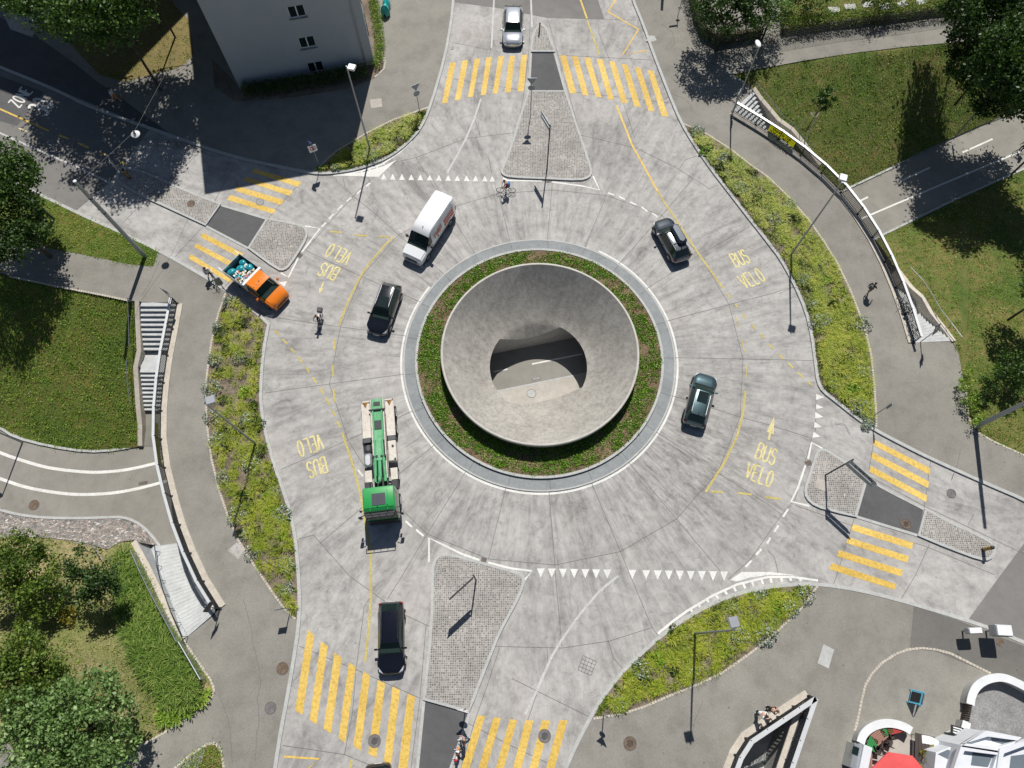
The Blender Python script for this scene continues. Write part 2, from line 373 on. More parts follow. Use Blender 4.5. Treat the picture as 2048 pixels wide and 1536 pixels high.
# ------------------------------------------------------------------ foliage helpers
def quads(name, ctr, U, V, tint, mat, parent=None, off=None):
    n = len(ctr); co = np.empty((n, 4, 3)); co[:, 0] = ctr-U*.5; co[:, 1] = ctr-V*.32+U*.02; co[:, 2] = ctr+U*.5; co[:, 3] = ctr+V*.32+U*.02
    if off is not None: co -= np.array(off)
    me = bpy.data.meshes.new(name); me.vertices.add(n*4); me.vertices.foreach_set('co', co.reshape(-1))
    me.loops.add(n*4); me.loops.foreach_set('vertex_index', np.arange(n*4)); me.polygons.add(n)
    me.polygons.foreach_set('loop_start', np.arange(n)*4); me.polygons.foreach_set('loop_total', np.full(n, 4))
    a = me.attributes.new('tint', 'FLOAT', 'POINT'); a.data.foreach_set('value', np.repeat(tint, 4).astype(np.float32))
    me.materials.append(mat); me.update(calc_edges=True)
    o = bpy.data.objects.new(name, me); COL.objects.link(o)
    if parent is not None: o.parent = parent
    return o
def rdir(n, flat=.0):
    d = rng.normal(size=(n, 3)); d[:, 2] *= (1-flat); return d/np.linalg.norm(d, axis=1)[:, None]
def leaf_cloud(name, ctr, size, mat, parent=None, off=None, tint=None, elong=1., flat=.45):
    n = len(ctr); u = rdir(n, flat); w = rdir(n, flat); v = np.cross(u, w); v /= np.linalg.norm(v, axis=1)[:, None]+1e-9
    s = size*rng.uniform(.6, 1.3, n)[:, None]
    if tint is None: tint = rng.uniform(0, 1, n)
    return quads(name, ctr, u*s*elong, v*s, np.clip(tint, 0, 1), mat, parent, off)
def tree(name, label, cat, base, blobs, mat, leaf=.28, dens=9., trunk=.18, group=None, limbs=True, hole=.25):
    """base: ground point; blobs: (dx,dy,z,rx,ry,rz) lobes of the crown relative to the base"""
    root = thing(name, label, cat, base, 0, group)
    pts = []; tn = []
    for (dx, dy, z, rx, ry, rz) in blobs:
        vol = rx*ry*rz; k = max(6, int(10+vol**(2/3)*5))
        # clumps spread over the lobe
        cd = rdir(k); cr = rng.uniform(.55, 1., k)**.5
        cc = np.array([dx, dy, z])+cd*cr[:, None]*np.array([rx, ry, rz])*.9
        ct = rng.uniform(-.25, .25, k)
        rad = (vol**(1/3))*.36
        n = int(dens*vol**(2/3)*55)
        idx = rng.integers(0, k, n); p = cc[idx]+rng.normal(size=(n, 3))*rad*np.array([.55, .55, .42])
        m = p[:, 2] > .15; pts.append(p[m]); tn.append((.45+ct[idx]+rng.normal(size=n)*.2)[m])
    pts = np.concatenate(pts); tn = np.concatenate(tn)
    if len(pts) > 42000:
        s = rng.choice(len(pts), 42000, replace=False); pts = pts[s]; tn = tn[s]
    leaf_cloud('crown', pts, leaf, mat, root, tint=tn)
    if trunk > 0:
        mb = MB(); top = np.mean([[b[0], b[1], b[2]] for b in blobs], axis=0)
        fork = Vector((top[0]*.35, top[1]*.35, max(.4, top[2]*.5)))
        mb.cyl((0, 0, -.1), fork, trunk, trunk*.7, 10)
        for b in blobs[:9]:
            mid = fork.lerp(Vector((b[0], b[1], b[2])), .55)+Vector((0, 0, .15*b[5])); mb.cyl(fork, mid, trunk*.5, trunk*.3, 7); mb.cyl(mid, (b[0], b[1], b[2]+b[5]*.3), trunk*.3, trunk*.08, 6)
        mb.build('trunk', M_bark, root)
    return root
def scatter_px(poly, n, zf):
    xs = [p[0] for p in poly]; ys = [p[1] for p in poly]; out = []
    while len(out) < n:
        x = random.uniform(min(xs), max(xs)); y = random.uniform(min(ys), max(ys))
        if inside((x, y), poly): out.append(P(x, y, zf(x, y)))
    return out
def blades(name, pts, mat, per=11, ln=.34, w=.05, lab=None, cat=None, kind='stuff', spread=1.):
    c = []; U = []; V = []; tn = []
    for p in pts:
        t0 = random.uniform(0, 1); sc = random.uniform(.7, 1.3); a0 = random.uniform(0, 6.28)
        for k in range(per):
            a = a0+k*6.283/per+random.uniform(-.3, .3); d = np.array([math.cos(a), math.sin(a)]); l = ln*sc*random.uniform(.6, 1.15)
            o1 = l*.16*spread; o2 = l*.62*spread
            base = np.array([p[0], p[1], p[2]+.02])
            c1 = base+np.array([d[0]*o1, d[1]*o1, l*.3]); U.append([d[0]*l*.35*spread, d[1]*l*.35*spread, l*.62]); c.append(c1)
            c2 = base+np.array([d[0]*o2, d[1]*o2, l*.58]); U.append([d[0]*l*.62*spread, d[1]*l*.62*spread, l*.02]); c.append(c2)
            for _ in (0, 1): V.append([-d[1]*w*2.2, d[0]*w*2.2, 0]); tn.append(min(1, max(0, t0*.6+random.uniform(0, .4))))
    o = quads(name, np.array(c), np.array(U), np.array(V), np.array(tn), mat)
    return tag(o, lab, cat, None, kind)
def shrub(name, label, base, r, mat, cat='shrub', group=None, n=170, leaf=.10):
    root = thing(name, label, cat, base, 0, group)
    d = rdir(n); rr = rng.uniform(.45, 1., n)**.6; p = d*rr[:, None]*np.array([r, r, r*.55]); p[:, 2] = np.abs(p[:, 2])+.05
    lump = np.sin(d[:, 0]*5+r*9)*.12+1; p[:, :2] *= lump[:, None]
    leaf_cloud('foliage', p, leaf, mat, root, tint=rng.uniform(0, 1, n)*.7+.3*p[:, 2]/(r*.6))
    mb = MB()
    for k in range(4):
        a = k*1.57+r; mb.cyl((0, 0, -.03), (math.cos(a)*r*.5, math.sin(a)*r*.5, r*.4), .015, .008, 5)
    mb.build('stem', M_bark, root); return root
# ================================================================== SETTING
def chaikin(p, keep=45., closed=False, it=1):
    for _ in range(it):
        out = []; n = len(p)
        for i in range(n):
            if not closed and i in (0, n-1): out.append(p[i]); continue
            a, b, c = p[i-1], p[i], p[(i+1) % n]
            v1 = Vector((b[0]-a[0], b[1]-a[1])); v2 = Vector((c[0]-b[0], c[1]-b[1]))
            if v1.length < 1 or v2.length < 1 or math.degrees(v1.angle(v2)) > keep: out.append(b)
            else: out += [(b[0]*.75+a[0]*.25, b[1]*.75+a[1]*.25), (b[0]*.75+c[0]*.25, b[1]*.75+c[1]*.25)]
        p = out
    return p
N_L = chaikin([(930, -250), (915, -80), (907, 0), (902, 50), (889, 120), (862, 212), (842, 257), (822, 280), (800, 300), (772, 318), (742, 330), (715, 339), (687, 344), (655, 348), (622, 347), (512, 325), (450, 309), (400, 292), (337, 270), (250, 240), (175, 212), (125, 187), (80, 167), (0, 135), (-300, 10)])
W_S = chaikin([(-300, 230), (0, 350), (67, 384), (120, 409), (175, 436), (250, 469), (322, 504), (410, 554), (452, 581), (494, 610), (526, 637), (538, 650), (534, 668), (529, 696), (525, 730), (523, 768), (522, 793), (525, 830), (534, 875), (549, 930), (572, 993), (587, 1050), (594, 1100), (598, 1152), (600, 1202), (598, 1252), (587, 1327), (574, 1402), (562, 1464), (551, 1536), (540, 1620), (520, 1850)])
S_E = chaikin([(1040, 1850), (1100, 1620), (1131, 1536), (1154, 1484), (1179, 1437), (1199, 1402), (1236, 1352), (1274, 1314), (1324, 1269), (1374, 1234), (1424, 1207), (1474, 1187), (1536, 1174), (1586, 1169), (1636, 1168), (1711, 1179), (1786, 1197), (1861, 1219), (1921, 1237), (1986, 1259), (2048, 1286), (2350, 1400)])
E_N = chaikin([(2350, 1150), (2048, 1000), (1961, 963), (1861, 918), (1811, 893), (1748, 860), (1711, 835), (1670, 802), (1645, 783), (1635, 765), (1631, 734), (1623, 671), (1611, 621), (1586, 564), (1561, 519), (1536, 486), (1499, 439), (1459, 387), (1424, 342), (1386, 287), (1361, 245), (1336, 185), (1306, 107), (1286, 50), (1265, 0), (1230, -110), (1190, -250)])
ROAD = N_L+W_S+S_E+E_N
# edge of the bridge deck over the lower road, west and east side
DK_W = [(355, 609), (350, 640), (341, 680), (333, 725), (327, 770), (322, 830), (321, 870), (324, 905), (330, 940), (342, 990), (357, 1045), (373, 1090), (394, 1140), (415, 1180), (440, 1218)]
DK_E = [(1465, 224), (1510, 251), (1560, 283), (1610, 320), (1660, 364), (1700, 409), (1735, 461), (1757, 500), (1780, 549), (1800, 600), (1815, 645), (1827, 686)]
HOLE_W = [(-500, 420), (-120, 510), (20, 553), (125, 575), (200, 590), (273, 604)]+DK_W+[(368, 1280), (385, 1305), (420, 1355), (429, 1375), (426, 1392), (400, 1418), (330, 1463), (280, 1490), (225, 1536), (100, 1640), (-500, 2000)]
HOLE_E = [(1466, 150), (1536, 136), (1611, 122), (1711, 107), (1811, 95), (1911, 86), (2100, 62), (2700, 0), (2700, 1150), (2120, 940), (2048, 910), (1986, 883), (1941, 858), (1933, 838), (1930, 793), (1925, 760), (1917, 715), (1908, 684)]+DK_E[::-1]+[(1505, 184), (1499, 173)]
HOLE_S = [(1480, 1486), (1617, 1394), (1560, 1560), (1530, 1660), (1420, 1660), (1441, 1590)]
w2 = lambda px: [(q.x, q.y) for q in W(px)]
ground = sheet('pavement', [(-160, -90), (160, -90), (160, 190), (-160, 190)], [w2(ROAD), w2(HOLE_W), w2(HOLE_E), w2(HOLE_S)], .10, M_asph)
circ = lambda r, n=96, a0=0.: [(C0.x+r*math.cos(a0+2*math.pi*i/n), C0.y+r*math.sin(a0+2*math.pi*i/n)) for i in range(n)]
road = sheet('road', w2(ROAD), [circ(9.9)], 0., M_conc)
kerb = MB()
for ln in (N_L, W_S, S_E, E_N): kerb.strip(W(ln), .25, -.02, .13)
tag(kerb.build('kerb', M_kerb), kind='structure')
psheet('asphalt_road', [(907, -250), (908, 4), (912, 5), (1010, 18), (1049, 27), (1095, 36), (1209, 39), (1196, 0), (1140, -250)], .004, M_aspr)
psheet('asphalt_road', [(2120, 960), (2048, 1087), (2001, 1150), (1936, 1240), (1986, 1260), (2048, 1286), (2348, 1398), (2348, 1155)], .004, M_aspr)
psheet('asphalt_road', [(300, 258), (250, 240), (175, 212), (125, 187), (80, 167), (0, 135), (-298, 11), (-298, 228), (0, 349), (67, 383), (120, 408), (150, 424), (222, 362)], .004, M_aspr)
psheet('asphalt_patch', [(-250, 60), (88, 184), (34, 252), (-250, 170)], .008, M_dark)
psheet('asphalt_patch', [(1826, 1212), (1818, 1296), (1870, 1303), (1985, 1350), (2330, 1500), (2330, 1400), (2048, 1293), (1921, 1243)], .104, ground_mat('asphalt_patch', (.15, .145, .135), (.175, .17, .155), .3, 2., .2, .92, blot=.1))
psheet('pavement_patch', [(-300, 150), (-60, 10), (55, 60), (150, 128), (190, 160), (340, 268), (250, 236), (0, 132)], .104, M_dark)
# joints in the concrete
J = MB()
def jl(*pts, w=.035): J.strip([P(a, b) for a, b in pts], w, .006)
for pl in [[(1094, 491), (1103, 384), (1105, 362)], [(1165, 506), (1213, 391)], [(1229, 538), (1324, 431), (1359, 389), (1386, 357)], [(1279, 587), (1399, 509), (1499, 454)], [(1313, 648), (1458, 609), (1536, 589), (1590, 573)],
    [(1327, 715), (1486, 718), (1627, 721)], [(1319, 785), (1374, 800), (1480, 834), (1536, 849), (1622, 876)], [(1293, 852), (1353, 890), (1435, 945), (1536, 1009), (1563, 1029)], [(1241, 905), (1353, 1038), (1449, 1152)],
    [(1174, 944), (1241, 1103), (1261, 1152), (1304, 1255), (1317, 1272)], [(1096, 960), (1110, 1130), (1111, 1152), (1124, 1294)], [(1017, 953), (977, 1118)], [(944, 924), (854, 1068), (804, 1152), (774, 1199)],
    [(887, 875), (804, 943), (716, 1022), (640, 1087)], [(846, 813), (797, 835), (696, 880), (562, 939)], [(834, 745), (659, 768), (530, 786)], [(832, 675), (729, 660), (681, 654), (549, 635)], [(857, 611), (807, 589), (723, 553), (612, 501)],
    [(897, 556), (872, 534), (797, 470), (760, 436), (709, 394), (690, 375), (684, 345)], [(957, 519), (912, 446), (869, 377), (832, 315)], [(1022, 491), (999, 396), (987, 362), (977, 315)],
    [(797, 470), (723, 553), (681, 654), (672, 700), (659, 768), (696, 880), (727, 930), (810, 1025), (854, 1068), (977, 1118), (1110, 1130), (1241, 1103), (1353, 1038), (1435, 945), (1480, 834), (1486, 718), (1458, 609), (1399, 509), (1324, 431), (1213, 391), (1105, 380), (999, 387), (912, 412), (840, 448), (797, 470)],
    [(610, 502), (667, 436), (720, 378), (760, 345), (790, 325), (832, 315), (932, 277), (1040, 264)], [(1161, 270), (1234, 287), (1274, 297), (1351, 335), (1419, 377), (1437, 370)], [(1359, 337), (1370, 320), (1394, 312)],
    [(627, 1070), (699, 1152), (770, 1203)], [(597, 1078), (627, 1070)], [(812, 1231), (857, 1252), (867, 1257), (984, 1291), (998, 1293), (1124, 1296), (1219, 1282), (1304, 1255)], [(598, 1292), (712, 1339), (839, 1396)],
    [(566, 1491), (689, 1509), (740, 1530)], [(744, 1189), (728, 1214), (726, 1235), (712, 1340), (705, 1425), (689, 1509)], [(852, 1252), (840, 1397), (822, 1536)], [(937, 1447), (1024, 1492), (1111, 1534)],
    [(1024, 1357), (1076, 1383), (1179, 1434)], [(1075, 1384), (1039, 1487), (1030, 1536)], [(1094, 1298), (1096, 1330)], [(1217, 1282), (1226, 1315), (1246, 1338)], [(1861, 923), (1848, 1018)], [(1748, 878), (1738, 940)], [(1708, 1038), (1673, 1152), (1667, 1168)],
    [(1858, 1090), (1831, 1150), (1803, 1197)], [(1633, 890), (1700, 932), (1848, 1012), (1990, 1080), (2048, 1108)], [(1590, 1010), (1700, 1050), (1850, 1092), (1990, 1150)], [(1636, 790), (1632, 800), (1631, 860), (1622, 880), (1590, 1000), (1563, 1029), (1500, 1120), (1455, 1160)],
    [(1536, 1102), (1549, 1115), (1557, 1150)], [(1948, 1028), (1936, 1050)], [(290, 401), (247, 444)], [(405, 454), (350, 514)], [(402, 302), (335, 362)], [(468, 330), (428, 405)], [(600, 366), (520, 455)],
    [(1209, 39), (1271, 40)], [(1196, 62), (1219, 120), (1269, 275)], [(1095, 36), (1161, 270)], [(1304, 120), (1114, 110)], [(1139, 183), (1339, 206)], [(982, 95), (970, 150), (962, 195)], [(1061, 30), (1057, 110), (1048, 185), (1034, 262)], [(949, 237), (960, 270)], [(890, 155), (1040, 180)], [(905, 85), (980, 100)],
    [(1558, 588), (1590, 573)], [(872, 1124), (870, 1250), (855, 1400)], [(999, 1296), (975, 1370), (950, 1440), (922, 1536)]]: jl(*pl)
tag(J.build('road_joint', M_joint), kind='structure')
CR = MB()
for pl in ([(487, 1200), (495, 1222), (502, 1250), (506, 1280), (513, 1310), (520, 1340), (522, 1365), (516, 1400), (519, 1440), (513, 1480), (512, 1536)], [(440, 1390), (452, 1420), (460, 1450), (464, 1490), (466, 1536)], [(1322, 50), (1345, 66), (1350, 90), (1336, 105)], [(1700, 870), (1690, 850), (1660, 845)], [(1920, 900), (1910, 940), (1900, 965)], [(286, 590), (310, 548), (326, 512)], [(1320, 200), (1345, 190), (1372, 200), (1390, 230)], [(1405, 1400), (1390, 1440), (1372, 1500)]):
    q_ = []
    for a, b in zip(pl[:-1], pl[1:]):
        for i in range(4): q_.append((a[0]+(b[0]-a[0])*i/4+random.uniform(-1.2, 1.2), a[1]+(b[1]-a[1])*i/4+random.uniform(-1, 1)))
    CR.strip([P(*p) for p in q_], .03, .1045)
tag(CR.build('pavement_crack', M_joint), kind='structure')
# lower road, under everything
sheet('lower_road', [(-150, -80), (150, -80), (150, 150), (-150, 150)], [], -LOW, M_low)
# ring: apron, kerb
def ring(name, r0, r1, z, mat, zs=None, n=160, a=(0, 360)):
    mb = MB(); full = a == (0, 360); m = n if full else n+1
    A = [R(a[0]+(a[1]-a[0])*i/n) for i in range(m)]
    vs = [(C0.x+r*math.cos(t), C0.y+r*math.sin(t), z) for r in (r0, r1) for t in A]
    if zs is None: mb.add(vs, [(i, m+i, m+(i+1) % m, (i+1) % m) for i in range(n)])
    else:
        vs += [(v[0], v[1], zs) for v in vs]
        for i in range(n):
            j = (i+1) % m; mb.f += [(i, m+i, m+j, j), (m+i, 3*m+i, 3*m+j, m+j), (i, j, 2*m+j, 2*m+i)]
        mb.v = vs
    return tag(mb.build(name, mat), kind='structure')
ring('ring_apron', 9.9, 10.86, .05, M_apron, -.05)
ring('ring_kerb', 10.86, 10.98, .065, M_kerb, -.05)
ring('ring_kerb', 9.80, 10.0, .22, M_kerb, .0)
J2 = MB()
for k, aa in enumerate(np.arange(0, 360, 360/21.)):
    a = R(aa-.5); J2.strip([(C0.x+10.02*math.cos(a), C0.y+10.02*math.sin(a)), (C0.x+10.84*math.cos(a), C0.y+10.84*math.sin(a))], .03, .056)
tag(J2.build('road_joint', M_joint), kind='structure')
ring('road_marking', 11.06, 11.22, .006, M_white, a=(-215, 62))
bed0 = ring('planting_bed', 6.75, 9.82, .16, M_soilr)
# funnel
ZC, RIM = -1.9, 1.5
def fr(z):
    t = (z-ZC)/(RIM-ZC)
    return 4.05+(7.66-4.05)*t**.8 if t >= 0 else 4.05+.95*(z-ZC)
ndir = Vector((-math.sin(R(12.3)), math.cos(R(12.3)), 0)); DN, DS = 3.1, 2.6
fun = thing('concrete_funnel', 'large round concrete funnel in the centre of the roundabout, open to the road below', 'funnel', (C0.x, C0.y, 0))
def fz(th):
    c = math.cos(th)*ndir.x+math.sin(th)*ndir.y; d = DN if c > 0 else DS
    if 4.05*abs(c) > d: return ZC+((d/abs(c))-4.05)/.95
    return ZC
mb = MB(); n = 144; m = 22
for i in range(n):
    th = 2*math.pi*i/n; zb = fz(th)
    for j in range(m+1):
        z = zb+(RIM-zb)*j/m; r = fr(z); mb.v.append((r*math.cos(th), r*math.sin(th), z))
for i in range(n):
    for j in range(m):
        k = (i+1) % n; mb.f.append((i*(m+1)+j, i*(m+1)+j+1, k*(m+1)+j+1, k*(m+1)+j))
def funnel_mat():
    m = ground_mat('funnel_concrete', (.325, .31, .282), (.43, .415, .38), .35, 2.6, .24, .85, blot=.26, fine=7); t = m.node_tree; b = t.nodes['Principled BSDF']; tc = t.nodes.new('ShaderNodeTexCoord').outputs['Object']; col = b.inputs['Base Color'].links[0].from_socket
    sp = t.nodes.new('ShaderNodeSeparateXYZ'); t.links.new(tc, sp.inputs[0]); at = t.nodes.new('ShaderNodeMath'); at.operation = 'ARCTAN2'; t.links.new(sp.outputs[1], at.inputs[0]); t.links.new(sp.outputs[0], at.inputs[1])
    ml = t.nodes.new('ShaderNodeMath'); ml.operation = 'MULTIPLY'; ml.inputs[1].default_value = 14.; t.links.new(at.outputs[0], ml.inputs[0]); cb = t.nodes.new('ShaderNodeCombineXYZ'); t.links.new(ml.outputs[0], cb.inputs[0]); t.links.new(sp.outputs[2], cb.inputs[1])
    n = noise(t, cb.outputs[0], .8, 8, .75, .6); col = mixc(t, 1., col, ramp(t, n, [(.3, g3(.78)), (.5, g3(1.)), (.75, g3(1.08))]), 'MULTIPLY')
    w = t.nodes.new('ShaderNodeMath'); w.operation = 'FRACT'; k = t.nodes.new('ShaderNodeMath'); k.operation = 'MULTIPLY'; k.inputs[1].default_value = 8/6.28318; t.links.new(at.outputs[0], k.inputs[0]); t.links.new(k.outputs[0], w.inputs[0])
    col = mixc(t, 1., col, ramp(t, w.outputs[0], [(0., g3(.75)), (.005, g3(1.))]), 'MULTIPLY'); t.links.new(col, b.inputs['Base Color']); return m
M_fun = funnel_mat()
mb.build('inner_shell', M_fun, fun, True)
mb = MB(); prof = [(fr(RIM), RIM), (fr(RIM)+.02, RIM+.015), (fr(RIM)+.15, RIM+.01), (fr(RIM)+.17, RIM-.05), (fr(RIM)+.15, RIM-.40), (fr(1.)+.26, .75), (fr(.1)+.30, .1), (fr(-.5)+.3, -.5), (fr(-1.)+.3, -1.2)]; mb2 = MB()
for (p0, p1, b) in [(0, 3, 'r'), (3, 8, 'o')]:
    t = mb if b == 'r' else mb2; o = 0; pr = prof[p0:p1+1]
    for i in range(n):
        for (r, z) in pr: t.v.append((r*math.cos(2*math.pi*i/n), r*math.sin(2*math.pi*i/n), z))
    k = len(pr)
    for i in range(n):
        for j in range(k-1): t.f.append((i*k+j, ((i+1) % n)*k+j, ((i+1) % n)*k+j+1, i*k+j+1))
# the rim sits on the shell edge
mb.build('rim', ground_mat('rim_concrete', (.50, .48, .44), (.58, .56, .52), .8, 4., .15, .85, blot=.15), fun, True)
mb2.build('outer_shell', M_fun, fun, True)
# underpass walls
def tunw(side, d):
    cl = [(-24.5, 16.0), (-17, 18.3), (-9, 20.1)]; ce = [(13, 24.9), (19, 27.6), (25, 31.2)]
    tdir = Vector((ndir.y, -ndir.x, 0)); mid = [C0+ndir*d*side+tdir*t for t in (-8, -4, 0, 4, 8)]
    A = [Vector((*p, 0))+ndir*(d+.9)*side for p in cl]; B = [Vector((*p, 0))+ndir*(d+.9)*side for p in ce]
    return A+mid+B
for s_, d_, lb in ((1, DN, 'north'), (-1, DS, 'south')):
    ln = tunw(s_, d_); mb = MB(); td = Vector((ndir.y, -ndir.x, 0)); L2 = []
    for a, b in zip(ln[:-1], ln[1:]):
        for i in range(8): L2.append(a.lerp(b, i/8))
    L2.append(ln[-1]); k = len(L2); tops = []
    for p in L2:
        r = (p-C0).length; tops.append(ZC+(r-4.05)/.95-.02 if r < 4.05 else ZC)
    mb.add([(p.x, p.y, -LOW-.05) for p in L2]+[(p.x, p.y, t) for p, t in zip(L2, tops)], [(i, i+1, k+i+1, k+i) for i in range(k-1)])
    tag(mb.build('underpass_wall', M_wallc), 'pale concrete side wall of the underpass, on its %s side below the funnel' % lb, 'wall')
tdir = Vector((ndir.y, -ndir.x, 0))
mb = MB(); q = lambda a, b: (C0.x+ndir.x*a+tdir.x*b, C0.y+ndir.y*a+tdir.y*b, -LOW)
mb.strip([q(1.42, -3.6), q(1.42, -2.35)], .14, .006).strip([q(1.42, -.15), q(1.42, 4.4)], .14, .006)
tag(mb.build('road_marking', M_white), kind='structure')
mb = MB(); mb.strip([q(-.42, -9), q(-.42, 9)], .16, 0, .03); tag(mb.build('kerb', M_kerb), kind='structure')
sheet('lower_sidewalk', [q(-.5, -9)[:2], q(-.5, 9)[:2], q(-DS, 9)[:2], q(-DS, -9)[:2]], [], -LOW+.02, M_sand)
# lower road west: lines and kerb
mb = MB(); z = -LOW
for ln in ([(-200, 820), (-60, 878), (0, 906), (50, 923), (100, 937), (175, 945), (215, 944), (260, 939), (330, 922), (420, 900)], [(-200, 890), (0, 957), (50, 975), (120, 987), (175, 990), (250, 984), (335, 962), (430, 935)]):
    mb.strip([P(a, b, z) for a, b in chaikin(ln, it=2)], .27, .006-0*z) if 0 else mb.strip([Vector((*P(a, b, z).xy, z)) for a, b in chaikin(ln, it=2)], .25, .006)
for ln in ([(1800, 363), (1860, 335)], [(1925, 305), (1985, 278)], [(1720, 402), (1736, 394)], [(1700, 447), (1740, 430), (1890, 366), (2048, 300), (2300, 190)]):
    mb.strip([P(a, b, z) for a, b in ln], .17, .006)
tag(mb.build('road_marking', M_white), kind='structure')
KB = chaikin([(-250, 960), (0, 1020), (40, 1030), (90, 1036), (160, 1037), (215, 1035), (245, 1034), (270, 1042), (292, 1058), (308, 1076), (320, 1092)], it=1)
mb = MB(); mb.strip([P(a, b, z) for a, b in KB], .2, 0, .1)
mb.strip([P(a, b, z) for a, b in [(1600, 425), (1686, 382), (1786, 335), (1836, 306), (1961, 250), (2048, 217), (2400, 80)]], .2, 0, .1)
mb.strip([P(a, b, z) for a, b in [(1700, 505), (1766, 470), (1911, 399), (2048, 338), (2400, 200)]], .2, 0, .1)
mb.strip([P(a, b, z) for a, b in chaikin([(-250, 780), (-60, 835), (0, 855), (30, 875), (100, 893), (175, 904), (230, 901), (285, 890)])], .2, 0, .12)
tag(mb.build('kerb', M_kerb), kind='structure')
# sloping grounds
sm = lambda t: max(0., min(1., t))
def zlw(x, y):
    top = 553+max(x, -200)*.18; bot = 852+ (52*math.sin(min(1, max(0, x)/175)*1.57) if x > 0 else x*.28); return -LOW*sm((y-top)/(bot-top))
LW = [(-300, 500), (-120, 520), (20, 553), (125, 575), (200, 590), (270, 604), (272, 640), (274, 702), (267, 735), (272, 815), (280, 850), (281, 892), (230, 901), (175, 904), (100, 893), (30, 875), (0, 855), (-60, 835), (-300, 770)]
hill('lawn', LW, zlw, M_lawnL, 14, rough=.04)
def zne(x, y):
    top = 140-(x-1500)*.13 if x > 1466 else 150; bot = 382-(x-1686)*.455; return .08-(LOW+.08)*sm((y-top)/(bot-top))
NE = [(1466, 150), (1536, 136), (1611, 122), (1711, 107), (1811, 95), (1911, 86), (2100, 62), (2400, 20), (2400, 62), (2048, 217), (1961, 250), (1836, 306), (1786, 335), (1686, 382), (1640, 345), (1590, 300), (1552, 250), (1520, 205), (1508, 182), (1499, 173)]
hill('lawn', NE, zne, M_lawnR, 14, rough=.05)
def zse(x, y):
    b = 470-(x-1766)*.47; tp = 690 if x < 1922 else 770+(x-1926)*1.15; return -LOW+(LOW+.08)*sm((y-b)/(tp-b))
SE = [(1766, 470), (1911, 399), (2048, 338), (2400, 200), (2400, 1080), (2120, 940), (2048, 910), (1986, 883), (1941, 858), (1933, 838), (1930, 793), (1925, 760), (1917, 715), (1907, 684), (1880, 650), (1858, 622), (1845, 598), (1824, 578), (1797, 545), (1770, 505), (1752, 480)]
hill('lawn', SE, zse, M_lawnR, 16, rough=.05)
GD0 = -2.9
def zgd(x, y):
    return .08+GD0*sm((1300-y)/215.)*sm((430-x)/60.)
GD = [(-300, 1080), (0, 1077), (60, 1075), (110, 1078), (165, 1085), (215, 1100), (240, 1085), (268, 1083), (300, 1150), (330, 1215), (360, 1278), (385, 1305), (420, 1355), (429, 1375), (426, 1392), (400, 1418), (330, 1463), (280, 1490), (225, 1536), (160, 1600), (-300, 1900)]
hill('garden_ground', GD, zgd, M_lawnG, 14, rough=.05)
psheet('footpath', [(-200, 1440), (0, 1470), (22, 1490), (60, 1536), (90, 1600), (-200, 1700)], .13, M_asph)
# rubble bank between lower road and garden
mb = MB(); top = [(-250, 1075), (0, 1076), (60, 1074), (110, 1077), (165, 1084), (215, 1099), (240, 1084), (262, 1080), (270, 1081), (276, 1083), (280, 1085)]
kb = []; nk = 40
def resample(pl, n):
    d = [0.]
    for a, b in zip(pl[:-1], pl[1:]): d.append(d[-1]+math.dist(a, b))
    out = []
    for i in range(n):
        t = d[-1]*i/(n-1); j = max(k for k in range(len(d)) if d[k] <= t+1e-9); j = min(j, len(pl)-2)
        f = (t-d[j])/(d[j+1]-d[j]); out.append((pl[j][0]*(1-f)+pl[j+1][0]*f, pl[j][1]*(1-f)+pl[j+1][1]*f))
    return out
A_ = resample(KB, nk); B_ = resample(top, nk)
rows = 6
for k in range(rows+1):
    f = k/rows; zz = -LOW+.06 + (0 if f < .25 else (f-.25)/.75*1.9)
    for a, b in zip(A_, B_):
        p = P(a[0]*(1-f)+b[0]*f, a[1]*(1-f)+b[1]*f, zz); mb.v.append((p.x, p.y, zz+(random.uniform(-.12, .12) if 1 < k < rows else 0)))
for k in range(rows):
    for i in range(nk-1): mb.f.append((k*nk+i, k*nk+i+1, (k+1)*nk+i+1, (k+1)*nk+i))
tag(mb.build('rubble_bank', M_gab, None, True), kind='structure')
tag(MB().strip([P(a, b, -LOW) for a, b in [(q_[0], q_[1]+3.5) for q_ in KB]], .22, .03).build('gravel_strip', ground_mat('red_gravel', (.28, .17, .13), (.36, .27, .22), 2., 14., .35, .95)), kind='structure')
# planting beds
BW = [(452, 588), (437, 631), (424, 684), (417, 734), (413, 768), (414, 843), (424, 918), (439, 980), (459, 1038), (477, 1080), (514, 1138), (549, 1189), (569, 1217), (592, 1238)]
BN = [(857, 216), (787, 241), (737, 266), (674, 303), (632, 341), (622, 347)]
BE = [(1362, 247), (1414, 270), (1461, 300), (1499, 330), (1536, 356), (1563, 382), (1586, 406), (1618, 443), (1648, 486), (1673, 526), (1698, 578), (1716, 623), (1731, 668), (1741, 711), (1747, 768), (1751, 830), (1751, 855)]
BS = [(1634, 1172), (1606, 1212), (1573, 1244), (1536, 1278), (1499, 1307), (1449, 1342), (1399, 1367), (1336, 1392), (1286, 1414), (1244, 1427), (1186, 1437)]
cut = lambda ln, a, b: [q for q in ln if a(q) and b(q)]
KW = [q for q in W_S if 581 < q[1] < 1245 and q[0] < 620]
KN = [q for q in N_L if 622 <= q[0] <= 862 and q[1] > 205 and q[1] < 350]
KE = [q for q in E_N if 245 <= q[1] <= 860 and q[0] < 1750]
KS = [q for q in S_E if 1179 <= q[0] <= 1636 and q[1] < 1440]
